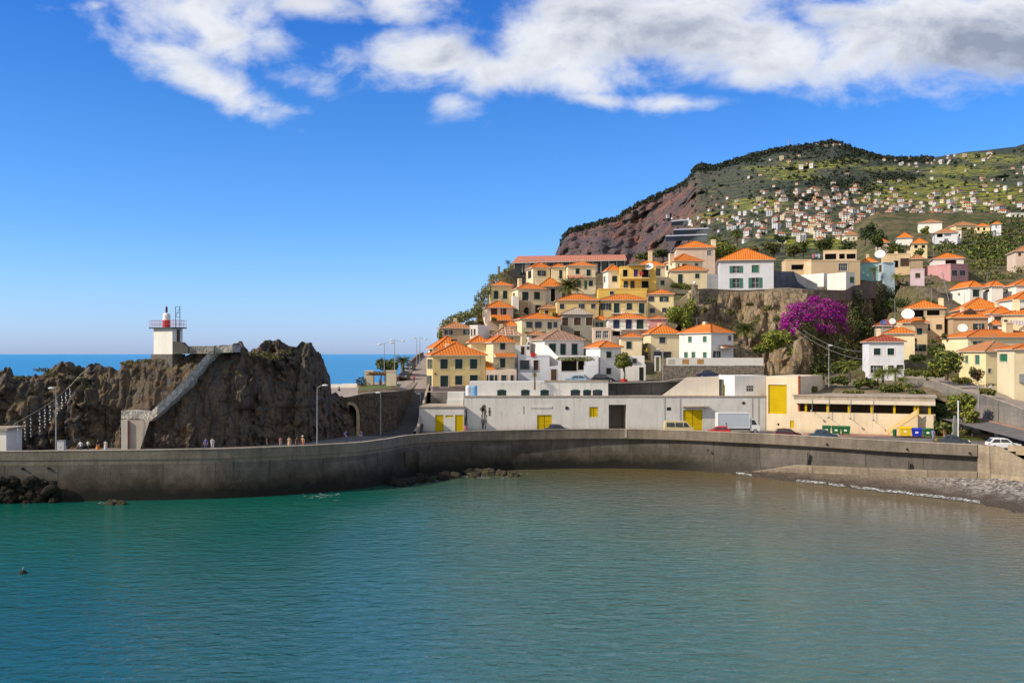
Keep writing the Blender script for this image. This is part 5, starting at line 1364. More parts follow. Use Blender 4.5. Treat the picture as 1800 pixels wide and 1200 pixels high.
# the white terrace wall over rubble masonry beside the upper street
tw = wall_line('terrace_wall', 'white parapet over grey rubble masonry in front of the bright white house', [(1166,642,664,184.5),(1240,642.5,664,184.5),(1343,644,664,184.5)], mat=rockmat('masonry', (0.33,0.285,0.23), (0.20,0.175,0.15), (0.42,0.36,0.28), 1.0, 1.6, 0.7), th=.6, drop=2)
mb = MB(); a, b = P(1172, 642, 184.5), P(1342, 643, 184.5); z = a.z; mb.box(a.x, a.y-.03, z-.05, b.x, a.y+.25, z+1.42); mb.build('parapet', wallm('white'), tw)
for px in (1180, 1205, 1231): 
    q = P(px, 640, 184.5); mb = MB(); w = .62
    for k in range(6): mb.box(q.x-w+k*w/3+.02, q.y-.06, z+.25, q.x-w+(k+1)*w/3-.02, q.y-.033, z+1.15)
    mb.build('gate_panel', [M_STONEF, plain('ochre_wood', (0.50,0.27,0.08), .7, .2), plain('ochre_wood', (0.50,0.27,0.08), .7, .2)][(px>1190)+0], tw)
gp = thing('garden_gate', 'white framed gate with an olive door at the corner of the terrace wall', 'gate', (X(1156, 182.5), 182.5, Z(650, 182.5)))
mb = MB()
for sx in (-.42, .42): mb.box(sx-.12, -.12, -.2, sx+.12, .12, 2.35)
mb.box(-.56, -.14, 2.353, .56, .14, 2.6); mb.build('frame', wallm('white'), gp)
mb = MB(); mb.box(-.30, -.04, 0, .30, .02, 2.3); mb.build('gate_leaf', plain('olive_paint', (0.13,0.13,0.05), .6, .15), gp)
# street level walls
wall_line('street_wall', 'dark grey concrete wall carrying the upper street above the warehouse', [(1066,673,698,172),(1110,673,698,171.5),(1165,671,698,171),(1215,664,698,170.5)], mat=CON_R, cop=CON_L)
wall_line('yard_wall', 'grey wall behind the shed below the yellow corner house', [(757,689,716,171),(790,690,716,171),(832,688,716,171)], mat=CON_R, cop=None)
sw = wall_line('stair_parapet', 'brilliant white sloping stair wall beside the flat roofed white house', [(952,606,640,190),(962,607,640,189),(976,622,650,186.5),(982,627,668,185)], mat=wallm('white'), drop=3)
wall_line('front_wall', 'low white front wall with a sloping top and a brown doorway', [(910,655,675,181),(950,655,675,181),(965,644,675,181),(981,642,675,181)], mat=wallm('bluewhite'), drop=1)
q = thing('side_door', 'tall brown door in the low white front wall', 'door', (X(973.5,180.9), 180.9, Z(668,180.9)))
mb = MB(); mb.box(-.5, -.05, 0, .5, .02, 2.0); mb.build('door_leaf', M_BROWN, q); mb = MB(); mb.box(-.62, -.07, 0, -.503, .02, 2.1); mb.box(.503, -.07, 0, .62, .02, 2.1); mb.build('door_frame', M_STONEF, q)
wall_line('low_wall', 'low white wall along the upper street in front of the pergola house', [(981,655,672,180.5),(1016,655,672,180.5),(1027,657,672,180.5)], mat=wallm('bluewhite'), drop=1)
wall_line('yellow_wall', 'bright yellow garden wall rising beside the buff house', [(1190,532,548,238),(1208,516,548,239),(1212,515,550,239)], mat=wallm('paleyellow'))
wall_line('gate_wall', 'white plastered wall with a dark doorway behind the round tree', [(1092,644,672,182.5),(1124,642,672,182.5),(1135,640,672,182.5)], mat=wallm('white'), drop=1)
q = thing('wall_door', 'dark doorway in a white frame right of the round tree', 'door', (X(1127.5,181.8), 181.8, Z(668.5,181.8)))
mb = MB(); mb.box(-.42, -.04, 0, .42, .02, 2.4); mb.build('door_leaf', M_DARK, q); mb = MB(); mb.box(-.62,-.1,0,-.423,.1,2.6); mb.box(.423,-.1,0,.62,.1,2.6); mb.box(-.62,-.1,2.603,.62,.1,2.8); mb.build('door_frame', M_WHITEP, q)

# streets and terraces
def street():
    rows = []
    for k in range(5):
        D = lerp(168.5, 185, k/4); r = []
        for j in range(60):
            px = lerp(884, 1345, j/59); r.append((X(px, D), D, interp(px, [(884,12.15),(1066,12.45),(1180,12.75),(1250,13.2),(1345,13.3)])))
        rows.append(r)
    struct(sheet('upper_street', rows, M_ASPH))
    rows = [[(X(px, D), D, z) for px in (752, 800, 850, 890)] for D, z in ((171.3, 10.95), (178, 10.95), (187, 10.95))]
    struct(sheet('house_terrace', rows, M_PAVE))
    # sloping garden and gravel behind the market hall
    m, g, b, tc, pos = new_mat('garden_soil', .95, .1)
    n = g.noise(pos, .5, 5, .65); c = g.mix(g.range(n, .4, .6), (0.24,0.18,0.125), (0.13,0.115,0.065)); g.l.new(c, b.inputs['Base Color']); g.l.new(g.bump(n, .6, .2), b.inputs['Normal'])
    rows = []
    for k in range(14):
        f = k/13; r = []
        for j in range(50):
            px = lerp(1343, 1665, j/49); D = lerp(interp(px, [(1343,170),(1640,158),(1665,157)]), 184, f)
            z = lerp(interp(px, [(1343,10.6),(1500,10.8),(1640,10.5),(1665,9.8)]), interp(px, [(1343,13.3),(1450,13.0),(1600,12.7),(1665,13.2)]), min(1, f*1.5)); r.append((X(px, D), D, z + .08*fbm((px*.1, D*.4, 0), 3)))
        rows.append(r)
    struct(sheet('garden_slope', rows, m))
    # road that climbs away to the right behind the quay, its footway and its retaining wall
    top = [(1585,664,172),(1631,667,168),(1680,682,158),(1737,697,148),(1800,720,139),(1880,748,130),(1960,772,124)]
    bot = [(1585,705,166),(1640,716,160),(1690,728,152),(1737,741,144),(1800,757,135),(1880,778,127),(1960,800,122)]
    wl = thing('ramp_wall', 'tall weathered grey retaining wall beside the climbing road on the right', 'wall')
    T = catmull(top, 5); Bq = catmull(bot, 5); mb = MB()
    A = [P(*q) for q in T]; Bz = [Vector((a.x, a.y - .1, P(*b).z - .5)) for a, b in zip(A, Bq)]
    for i in range(len(A)-1): mb.quad(Bz[i], Bz[i+1], A[i+1], A[i])
    for i in range(len(A)-1): mb.quad(A[i], A[i+1], A[i+1]+Vector((.2,.5,0)), A[i]+Vector((.2,.5,0)))
    mb.build('wall_face', concrete('rampwall', (0.215,0.20,0.18), False), wl)
    mb = MB()
    for i in range(len(A)-1):
        up = Vector((0,0,.12)); o = Vector((0,-.1,.003)); w = Vector((.1,.5,0)); a, b = A[i]+o, A[i+1]+o
        mb.quad(a, b, b+up, a+up); mb.quad(a+up, b+up, b+w+up, a+w+up)
    mb.build('coping', CON_L, wl)
    R1 = [(x.x, x.y - .15, x.z + .55) for x in Bz]
    off = lambda f: [Vector(r) + Vector((-.55*f, -.83*f, 0)) for r in R1]
    e = [Vector((r[0] - .55*9.2, r[1] - .83*9.2, max(5.01, r[2] - .8))) for r in R1]
    struct(sheet('footway', [off(0), [v + Vector((0,0,0)) for v in off(1.5)], [v - Vector((0,0,.14)) for v in off(1.5)]], M_SIDE, False))
    struct(sheet('ramp_road', [[v - Vector((0,0,.13)) for v in off(1.45)], [lerp(Vector(a) - Vector((0,0,.13)), b, .5) for a, b in zip(off(1.45), e)], e], plain('ramp_asphalt', (0.14, 0.13, 0.125), .9, .25, .8)))
    # upper lane behind the retaining wall
    lane = [[Vector(a) + Vector((.2, .45, -.35)) for a in A], [Vector(a) + Vector((2.2, 5.2, .1)) for a in A], [Vector(a) + Vector((6, 16, 1.2)) for a in A]]
    struct(sheet('upper_lane', lane, M_PAVE))
street()
# traffic island with planting at the foot of the ramp
mb = MB(); c = Vector((X(1700,147.5), 147.5, 5.0)); n = 28
ring = [(c.x + 4.6*math.cos(2*math.pi*k/n), c.y + 3.2*math.sin(2*math.pi*k/n)) for k in range(n)]
mb.poly([(x, y, 5.18) for x, y in ring]); [mb.quad((*ring[k], 4.95), (*ring[(k+1)%n], 4.95), (*ring[(k+1)%n], 5.18), (*ring[k], 5.18)) for k in range(n)]
struct(mb.build('planted_island', leafmat('turf', (0.07,0.10,0.02), (0.13,0.15,0.03))))

# ------------------------------------------------------------------ plaza with pergola, arch and ramp on the left of the village
def plaza():
    st = rockmat('archwall', (0.125,0.095,0.066), (0.085,0.07,0.055), (0.17,0.125,0.08), 1.0, 0.8, 0.6)
    t = thing('arch_wall', 'dark stone wall with an arched gateway between the rock and the ramp', 'wall')
    pts = [(568,700,152.5),(598,700,153),(620,697,153.3),(640,692,153.8),(670,689,155.5),(697,688,158),(711,686,166),(720,685,176),(725,684,184)]
    mb = MB(); A = []
    for px, py, D in pts: A.append(P(px, py, D))
    off = Vector((-.15, 1.2, 0))
    # arch opening between px 605 and 629
    hx0, hx1 = X(604.5,153.2), X(627,153.4); zb = 4.9; zs = Z(728,153.3)
    def colz(x):
        if hx0 < x < hx1:
            m, r = (hx0+hx1)/2, (hx1-hx0)/2; return zs + (Z(711,153.3)-zs) * math.sqrt(max(0, 1-((x-m)/r)**2))
        return None
    xs = sorted({*[a.x for a in A[:4]], *[lerp(hx0, hx1, k/10) for k in range(11)]})
    yy = lambda x: interp(x, [(a.x, a.y) for a in A[:4]]); zz = lambda x: interp(x, [(a.x, a.z) for a in A[:4]])
    for i in range(len(xs)-1):
        a, b = xs[i], xs[i+1]; inn = hx0 <= a and b <= hx1 + 1e-6
        if inn:
            za, zb2 = colz(a) or zs, colz(b) or zs
            mb.quad((a,yy(a),za),(b,yy(b),zb2),(b,yy(b),zz(b)),(a,yy(a),zz(a))); mb.quad((a,yy(a),za),(b,yy(b),zb2),(b,yy(b)+1.4,zb2),(a,yy(a)+1.4,za))
        else: mb.quad((a,yy(a),zb),(b,yy(b),zb),(b,yy(b),zz(b)),(a,yy(a),zz(a)))
    for x in (hx0, hx1): mb.quad((x,yy(x),zb),(x,yy(x)+1.4,zb),(x,yy(x)+1.4,zs),(x,yy(x),zs))
    B = [(653,0),(680,0),(697,0),(711,0),(720,0),(725,0)]
    for i in range(3, len(A)-1):
        a, b = A[i], A[i+1]; mb.quad((a.x,a.y,zb),(b.x,b.y,zb),b,a)
    for i in range(len(A)-1):
        a, b = A[i]+Vector((0,0,.0)), A[i+1]; mb.quad(a, b, b+Vector((-.4,.9,0)), a+Vector((-.4,.9,0)))
    mb.build('wall_face', st, t)
    mb = MB(); m = (hx0+hx1)/2; y = yy(m)
    n = 10; r = (hx1-hx0)/2
    for k in range(n):
        w0, w1 = math.pi*k/n, math.pi*(k+1)/n; h = Z(711,153.3)-zs
        f = lambda w, s: (m + (r+s)*math.cos(w), y-.06, zs + (h+s)*math.sin(w))
        mb.quad(f(w0,0), f(w1,0), f(w1,.45), f(w0,.45))
    mb.box(hx1, y-.10, zb, hx1+.5, y-.005, zs)
    mb.build('arch_trim', plain('arch_stone', (0.40,0.31,0.20), .9, .35, 2), t)
    gt = MB(); k0 = 9
    for k in range(k0): x = lerp(hx0+.1, hx1-.1, k/(k0-1)); gt.tube([(x, y+.9, zb), (x, y+.9, zs)], .05, 4)
    for z in (zb+.3, zb+1.4, zs-.1): gt.box(hx0, y+.87, z, hx1, y+.93, z+.07)
    gt.quad((hx0,y+1.35,zb),(hx1,y+1.35,zb),(hx1,y+1.35,zs-.8),(hx0,y+1.35,zs-.8), 0)
    gt.build('gate', plain('gate_green', (0.03,0.085,0.05), .5, .2), t)
    # plaza floor
    fl = []
    for (a, f) in zip(A, range(len(A))): fl.append(a)
    rows = [[Vector((a.x-.2, a.y+.3, a.z-.06)) for a in A], [Vector((X(px, D), D, z)) for px, D, z in [(566,170,11.2),(596,170,11.2),(618,172,11.3),(640,174,11.4),(668,175,11.5),(695,176,11.5),(708,178,11.4),(722,181,11.1),(728,186,11.0)]],
            [Vector((X(px, D), D, z)) for px, D, z in [(566,184,11.3),(596,185,11.3),(618,190,11.4),(640,196,11.6),(668,200,11.9),(695,200,12.1),(710,200,12.1),(728,198,12.0),(734,198,12.0)]]]
    struct(sheet('plaza', rows, M_PAVE, False))
    mb = MB(); q0 = [P(572,690,182), P(600,690,182), P(632,684,186)]
    for i in range(2): mb.box(min(q0[i].x,q0[i+1].x), 183, 10.5, max(q0[i].x,q0[i+1].x), 183.5, 11.95+.12*i)
    tag(mb.build('plaza_parapet', wallm('white')), 'white parapet at the seaward edge of the plaza', 'parapet')
    # back of the plaza dropping to the sea
    back = rows[-1]; struct(sheet('plaza_bank', [back, [v + Vector((-1,5,-6)) for v in back], [v + Vector((-2,9,-14)) for v in back]], RUB, False))
    # raised lawn bed with the pergola
    bd = thing('lawn_bed', 'raised bed edged in tawny stone with a strip of lawn on the plaza', 'planter')
    p = [P(629,693,158.5), P(655,690,160), P(690,686,163), P(703,685,168)]; p2 = [P(633,683,172), P(660,682,173), P(690,681,174), P(706,681,177)]
    h = Vector((0,0,.62)); mb = MB()
    for i in range(3): mb.quad(p[i]-h*.5, p[i+1]-h*.5, p[i+1]+h, p[i]+h)
    mb.quad(p[0]-h*.5, p2[0]-h*.5, p2[0]+h, p[0]+h); mb.build('bed_wall', plain('bed_stone', (0.42,0.32,0.19), .9, .3, 1.5), bd)
    mb = MB(); mb.grid([[v+h for v in p], [v+h for v in p2]]); o = mb.build('lawn', leafmat('turf', (0.07,0.10,0.02), (0.13,0.15,0.03)), bd)
    pg = thing('pergola', 'timber pergola between two thick pale pillars on the plaza', 'pergola')
    for k, (x0, x1, y0, y1) in enumerate([(641,656,651,684),(679,696,651,686)]):
        D = 171 - 3*k; a, b = P(x0, y1, D), P(x1, y0, D); mb = MB(); mb.box(a.x, D, 11.2, b.x, D+1.5, b.z); mb.box(a.x-.06, D-.06, b.z-.25, b.x+.06, D+1.56, b.z+.02); mb.build('pillar', stucco('pillar', (0.62,0.54,0.42), .4), pg)
    zt = Z(653, 171)
    for k in range(7):
        mb = MB(); x = lerp(X(652,171), X(684,171), k/6); mb.box(x-.09, 168.5, zt-.35, x+.09, 178, zt-.1); mb.build('beam', M_WOOD, pg)
    for y in (169.4, 173, 176.8):
        mb = MB(); mb.box(X(646,171), y-.1, zt-.62, X(690,171), y+.1, zt-.36); mb.build('beam', M_WOOD, pg)
    for x in (X(663,171), X(672,171)):
        mb = MB(); mb.tube([(x, 176, 11.3), (x, 176, zt-.5)], .12, 6); mb.build('post', M_WOOD, pg)
    # asphalt ramp climbing to the street
    Lp = [(632,152.5,5.02),(654,156,5.25),(690,163,6.6),(706,171,8.6),(716,180,10.6),(722,187,11.05)]; Rp = [(742,150,5.02),(743,156,5.25),(745,163,6.6),(748,171,8.6),(751,180,10.6),(753,187,11.05)]
    rows = [[Vector((lerp(X(a[0],a[1]), X(b[0],b[1]), f), lerp(a[1], b[1], f), a[2])) for f in (0, .33, .66, 1)] for a, b in zip(Lp, Rp)]
    struct(sheet('ramp', rows, M_ASPH))
    wr = thing('ramp_parapet', 'low pale parapet climbing beside the ramp at the shed', 'parapet'); mb = MB(); A2 = [Vector((X(px, D), D, z)) for px, D, z in [(727,150.5,5.0),(733,156,5.4),(738,163,7.2),(745,171,9.2),(752,181,11.2)]]
    for i in range(4): 
        a, b = A2[i], A2[i+1]; u = Vector((0,0,.85)); o = Vector((.35,0,0)); mb.quad(a-u*2, b-u*2, b+u, a+u); mb.quad(a+u, b+u, b+u+o, a+u+o); mb.quad(a+o-u*2, b+o-u*2, b+o+u, a+o+u)
    mb.build('wall_face', CON_L, wr)
    # street going on up the hill behind the corner house
    S = [(695,198,11.9,752),(704,207,12.6,752),(714,220,14.0,755),(724,236,15.4,757),(733,252,16.4,758),(742,268,17.0,759)]
    rows = [[Vector((lerp(X(a,D), X(b,D), f), D, z)) for f in (0,.5,1)] for a, D, z, b in [(722,184.5,11.03,758)] + S]
    struct(sheet('hill_street', rows, M_PAVE))
    struct(sheet('street_bank', [[r[0] for r in rows], [r[0] + Vector((-1.5,1,-5)) for r in rows], [r[0] + Vector((-3,2,-19)) for r in rows]], RUB, False))
    sp = thing('street_parapet', 'brown wall edging the street that climbs above the sea', 'wall'); mb = MB(); L = [r[0] for r in rows[1:]]
    for i in range(len(L)-1):
        u = Vector((0,0,1.0)); o = Vector((.4,0,0)); mb.quad(L[i], L[i+1], L[i+1]+u, L[i]+u); mb.quad(L[i]+o, L[i+1]+o, L[i+1]+u+o, L[i]+u+o); mb.quad(L[i]+u, L[i+1]+u, L[i+1]+u+o, L[i]+u+o)
    mb.build('wall_face', plain('brown_wall', (0.24,0.15,0.10), .9, .3), sp)
plaza()

# ------------------------------------------------------------------ plants
LG = [leafmat('dark', (0.026,0.046,0.016), (0.060,0.082,0.024)), leafmat('mid', (0.060,0.088,0.018), (0.115,0.135,0.030)), leafmat('light', (0.14,0.155,0.025), (0.23,0.22,0.050)), leafmat('lime', (0.17,0.235,0.022), (0.31,0.33,0.045)), leafmat('dry', (0.15,0.12,0.045), (0.22,0.17,0.07))]
def tree(label, px, py, D, w, h, trunk=0.0, n=1400, size=.28, mats=(0,1,2), weights=None, group=None, name='tree', seed=0, lobes=9, base=None, cat='tree'):
    """crown box of w x h photo pixels centred at (px, py), standing at distance D; trunk = pixels of clear stem below"""
    rng = random.Random(seed + int(px*7 + py)); k = D / F; c = P(px, py, D); rw, rh = w*k/2, h*k/2
    zb = c.z - rh - trunk*k if base is None else base
    t = thing(name, label, cat, (c.x, c.y, zb), 0, group)
    bl = []
    for i in range(lobes):
        a = rng.uniform(0, 2*math.pi); q = rng.uniform(.15, .62); zf = rng.uniform(-.55, .58)
        s = rng.uniform(.32, .52); bl.append(((rw*q*math.cos(a), rw*q*math.sin(a)*.8, c.z - zb + rh*zf), (rw*s, rw*s, rh*s*.9)))
    bl.append(((0,0,c.z-zb), (rw*.5, rw*.5, rh*.55)))
    leaves('crown', bl, n, size, [LG[i] for i in mats], t, .35, weights)
    mb = MB(); th = max(.10, rw*.07); top = c.z - zb
    mb.tube([(0,0,-.4), (.05*rw,0,top*.35), (0,.04*rw,top*.8)], [th*1.3, th, th*.5], 7)
    for b_, r_ in bl[:6]: mb.tube([(0,0,top*.45), (b_[0]*.5, b_[1]*.5, lerp(top*.5, b_[2], .6)), b_], [th*.6, th*.4, th*.15], 5)
    mb.build('trunk', M_BARK, t, smooth=True)
    return t
def bush(label, px, py, D, w, h, n=700, size=.22, mats=(0,1,2), weights=None, group=None, name='bush', seed=1, cat='bush'):
    rng = random.Random(seed + int(px*3+py)); k = D/F; c = P(px, py, D); rw, rh = w*k/2, h*k/2; bl = []
    m = max(3, int(w/h*2.2)) if w > h else 4
    for i in range(m):
        f = (i+.5)/m*2-1; bl.append(((rw*f*.82, rng.uniform(-.3,.3)*rh, rng.uniform(-.35,.25)*rh), (rw/m*1.5, rh*.8, rh*rng.uniform(.6,.85))))
    o = leaves(name, bl, n, size, [LG[i] for i in mats], None, .4, weights); o.location = c
    return tag(o, label, cat, group)
def palm(label, px, pc, D, r, trunk, n=34, mats=None, droop=.9, group=None, name='palm_tree', tw=.22, seed=0, lf=11, up=.5):
    """crown centre (px, pc), frond length r photo px, trunk px below the centre"""
    rng = random.Random(seed + int(px)); k = D/F; c = P(px, pc, D); R = r*k; H = trunk*k
    t = thing(name, label, 'palm', (c.x, c.y, c.z-H), rng.uniform(0, 6), group)
    mb = MB(); V = []; Fq = []; mi = []
    for i in range(n):
        az = 2*math.pi*i*.618; el = lerp(1.35, -.35, (i/n)**.9) * up*1.6 + rng.uniform(-.12,.12); L = R*rng.uniform(.85, 1.1); p = Vector((0,0,H)); e = el; seg = lf
        pts = []
        for s in range(seg+1):
            pts.append(p.copy()); d = Vector((math.cos(az)*math.cos(e), math.sin(az)*math.cos(e), math.sin(e))); p = p + d*L/seg; e -= droop*1.5/seg*(.5 + s/seg)
        side = Vector((-math.sin(az), math.cos(az), 0))
        for s in range(1, seg+1):
            f = s/seg; ll = L*.30*math.sin(min(1, f*1.15+.12)*math.pi*.92)+.04; d = (pts[s]-pts[s-1]); wd = d.length*.62
            for sg in (-1, 1):
                tip = pts[s] + side*sg*ll*.75 + d.normalized()*ll*.55 - Vector((0,0,ll*.35)); o = len(V)
                V += [pts[s-1]+d*.2, pts[s-1]+d*.2 + d.normalized()*wd, tip + d.normalized()*wd*.25, tip]; Fq.append((o,o+1,o+2,o+3)); mi.append(rng.choice((0,0,1)))
            o = len(V); w2 = side*.012*max(1, R*.5); V += [pts[s-1]-w2, pts[s-1]+w2, pts[s]+w2, pts[s]-w2]; Fq.append((o,o+1,o+2,o+3)); mi.append(1)
    me = fast_mesh('crown', np.array([tuple(v) for v in V]), np.array(Fq), mi, mats or [LG[0], LG[1]]); link('crown', me, t)
    prof = [(tw*(1.25 - .4*q/8) * (1.08 if q % 2 else .95), H*q/8 - (.3 if q == 0 else 0)) for q in range(9)]; mb.lathe(prof, 9); mb.build('trunk', M_BARK, t)
    return t
# street and garden trees
tree('round leafy tree with a slim stem beside the upper street', 1097, 634, 177.5, 42, 36, 18, 1500, .24, (1,2,2), name='street_tree', seed=3)
mb = MB(); q = Vector((X(1097,177.5), 177.5, 12.5)); mb.lathe([(.55,0),(.62,.15),(.62,.55),(.5,.55)], 12, q); tag(mb.build('tree_planter', M_RED), 'round red planter at the foot of the leafy street tree', 'planter')
tree('spreading citrus like tree in front of the long cream house on the right', 1664, 632, 164, 72, 52, 6, 2600, .26, (0,1,2,3), (.2,.35,.3,.15), name='garden_tree', seed=5)
tree('taller light green tree on the planted island beside the white pole', 1690, 712, 147, 52, 44, 24, 1700, .24, (1,2,3), (.3,.4,.3), name='island_tree', seed=8)
tree('lower light green tree leaning right on the planted island', 1709, 736, 146, 34, 32, 14, 900, .22, (1,2,3), (.3,.4,.3), name='island_tree', seed=9)
bush('dark bush at the left side of the planted island', 1663, 752, 148, 26, 24, 700, .2, (0,1,2))
bush('dark round bush at the right side of the planted island', 1736, 752, 147, 28, 26, 700, .2, (0,0,1))
bush('low orange tinged flowers under the island trees', 1697, 758, 146.5, 30, 10, 350, .15, (4,1,2))
bush('red and white flowering shrub by the old mottled roof house', 1716, 655, 167, 24, 26, 500, .2, (1,4,0), name='flowering_shrub')
RF = leafmat('redflower', (0.45,0.04,0.03), (0.60,0.30,0.25))
o = leaves('flower_bed', [((-2.5,0,0),(1.8,.5,.35)), ((0,0,-.3),(2,.5,.35)), ((2.6,-.4,-.8),(1.6,.5,.3)), ((1,-.3,.9),(.7,.5,.8))], 420, .13, [RF, LG[1]]); o.location = P(1706, 668, 165); tag(o, 'strip of red flowers along the wall top below the citrus tree', 'flower bed')
bush('clipped dense green hedge top next to the shaded white house', 1614, 628, 176, 32, 14, 900, .2, (0,1), name='hedge', cat='hedge')
for k, (px, py, D, w, h, lab) in enumerate([(1434,662,171,30,15,'leftmost clipped hedge on the bank behind the market hall'), (1473,667,170,38,15,'second clipped hedge, left of the short bushy palm'), (1520,672,168,40,16,'third clipped hedge under the pair of short palms'), (1567,681,165,48,18,'long lower hedge below the cluster of yellowish palms'), (1612,688,162,26,14,'last small hedge at the corner above the market roof')]):
    bush(lab, px, py, D, w, h*1.15, 1300, .18, (1,1,2,0), name='hedge', group='hedges on the bank above the market hall', cat='hedge')
YP = [leafmat('palmlime', (0.14,0.16,0.02), (0.27,0.27,0.05)), leafmat('palmgreen', (0.06,0.085,0.018), (0.12,0.15,0.03))]
for k, (px, pc, D, r, tr, lab) in enumerate([(1494,643,171,20,26,'yellow green palm nearest the lamp post on the bank'), (1543,661,168,15,18,'short dark palm standing in the hedge row'), (1552,654,169,15,20,'left yellowish palm in front of the shaded house'), (1574,653,168,17,22,'right yellowish palm in front of the shaded house'), (1584,668,165,13,16,'drooping yellow palm below the pair'), (1597,679,163,11,12,'small round palm at the end of the hedge')]):
    palm(lab, px, pc, D, r*1.2, tr, 34, YP, .95, 'yellowish palms on the bank', tw=.14, seed=k, lf=8)
palm('broad phoenix palm on the hillside in front of the grey walled house', 1001, 504, 243, 30, 22, 60, [LG[0], LG[2]], .65, tw=.5, seed=2)
palm('dark phoenix palm at the cliff foot beside the boulders', 1311, 579, 199, 29, 26, 60, [LG[0], LG[2]], .7, tw=.45, seed=4)
palm('date palm with a rough trunk on the plaza by the sea', 708, 634, 209, 20, 28, 38, [LG[0], LG[2]], .85, tw=.35, seed=5)
palm('tall fan palm standing highest above the big white house', 1295, 411, 300, 18, 42, 40, [LG[1], LG[2]], 1.1, tw=.35, seed=6)
palm('second tall palm behind the hilltop house with the stout chimney', 1255, 420, 302, 15, 34, 34, [LG[1], LG[3]], 1.0, tw=.3, seed=7)
palm('shorter palm in the grove behind the big white house', 1272, 428, 298, 16, 28, 34, [LG[1], LG[2]], 1.0, tw=.3, seed=8)
palm('leaning palm in front of the turquoise cottage', 1536, 474, 258, 12, 16, 24, [LG[1], LG[2]], 1.1, tw=.2, seed=9)
palm('low palm on the gully edge below the pale blue box house', 1576, 486, 255, 14, 14, 26, [LG[2], LG[3]], 1.0, tw=.2, seed=10)
palm('small yellow tufted yucca standing in front of the warehouse roof', 940, 660, 166, 9, 22, 22, [YP[0], LG[4]], .6, tw=.13, seed=11, lf=6, up=.8)
palm('distant palm on the skyline left of the salmon roof', 893, 461, 289, 8, 12, 18, [LG[0], LG[1]], .9, tw=.15, seed=12)
bush('rounded dark evergreen on the plaza behind the pergola', 681, 640, 203, 38, 28, 1500, .22, (0,0,1,2), name='evergreen_bush')
bush('low green shrubs along the climbing street on the sea side', 742, 646, 232, 30, 12, 500, .25, (0,1,2))
bush('grove of light palms and shrubs left of the tall fan palm', 1276, 440, 297, 46, 36, 1600, .35, (1,2,3), name='shrub_grove')
bush('bright green bush on the slope left of the cliff', 1193, 555, 224, 44, 42, 2200, .26, (1,2,3,3), name='green_bush')
bush('second bright bush hanging under the stone pillar', 1212, 540, 225, 20, 40, 800, .26, (1,2,3), name='green_bush')
bush('garden shrubs under the cream house with the green door', 1200, 503, 257, 44, 14, 900, .24, (1,2,3), name='garden_shrub')
bush('large bright green bush spreading over the rocks below the bougainvillea', 1364, 597, 198, 52, 44, 2400, .24, (1,2,3,3), name='green_bush')
bush('flatter green bush left of the rock pillar above the terrace wall', 1340, 612, 197, 40, 16, 900, .22, (1,2,3), name='green_bush')
for px, py, D, w, h in [(1238,545,222,12,16),(1262,570,220,14,12),(1285,548,221,16,14),(1330,560,219,12,20),(1350,540,219,16,14),(1318,535,222,14,8),(1250,528,225,18,6),(1365,560,216,10,20),(1275,600,214,14,10),(1390,620,206,14,12),(1228,580,216,14,20)]:
    bush('scrubby green shrub clinging to the ochre cliff face', px, py, D, w, h, 260, .2, (1,2,4,0), group='shrubs on the cliff face', name='cliff_shrub')
# bougainvillea spilling over the cliff
bg = thing('bougainvillea', 'huge magenta bougainvillea cascading over the cliff', 'bougainvillea', P(1430, 540, 222))
BM = [leafmat('magenta', (0.34,0.005,0.26), (0.50,0.014,0.38), 2.5), leafmat('magenta_dark', (0.16,0.003,0.18), (0.27,0.006,0.26), 2.5)]
def cl(px, py, D): return tuple(P(px, py, D) - P(1430, 540, 222))
fb = [(1376,585,211,6,9),(1392,582,211,6,9),(1455,578,217,16,9),(1436,574,216,10,8),(1484,578,222,8,10),(1395,545,214,14,14),(1385,560,212,12,12),(1378,572,211,8,12),(1410,538,216,16,10),(1432,527,218,13,8),(1455,534,220,16,10),(1470,542,221,14,14),(1440,548,217,26,15),(1462,558,219,20,13),(1480,563,221,10,10),(1415,556,214,18,11),(1400,570,212,8,10),(1482,545,223,9,10)]
leaves('flowers', [(cl(px,py,D), (w*.125,1.3,h*.125)) for px,py,D,w,h in fb], 6400, .20, BM + [LG[1]], bg, .25, [.62,.26,.12])
fb2 = [(1395,600,212,12,14),(1415,612,213,10,18),(1445,622,214,14,18),(1405,556,217,20,16),(1460,545,222,26,18),(1440,570,218,30,12),(1415,578,214,18,14),(1470,580,221,22,20),(1490,590,225,16,30),(1450,592,219,20,14),(1430,590,217,14,16),(1500,560,228,12,24),(1480,610,223,14,18)]
leaves('foliage', [(cl(px,py,D), (w*.125,1.2,h*.125)) for px,py,D,w,h in fb2], 5200, .22, [LG[0], LG[1], LG[4]], bg, .3)
iv = leaves('ivy', [(tuple(P(px,py,D)), (w*.13,1.2,h*.13)) for px,py,D,w,h in [(1505,540,238,18,34),(1520,585,236,16,36),(1545,545,249,18,36),(1540,510,250,20,14),(1470,625,216,26,22),(1445,640,209,20,16),(1515,625,228,20,24),(1560,530,256,16,30),(1585,505,262,22,14),(1600,520,260,24,24),(1630,505,262,20,16)]], 6500, .26, [LG[0], LG[0], LG[1]], None, .3)
tag(iv, 'dark ivy and creepers covering the shaded gully right of the bougainvillea', None, None, 'stuff')
for k, (px, py, D, w, h) in enumerate([(1650,720,154,22,40),(1648,748,151,20,30),(1668,735,152,18,26)]):
    bush(['dark tall bush against the right end wall of the market hall', 'dark lower bush at the corner of the market hall', 'dark bush between the market hall and the island trees'][k], px, py, D, w, h, 900, .2, (0,0,1))
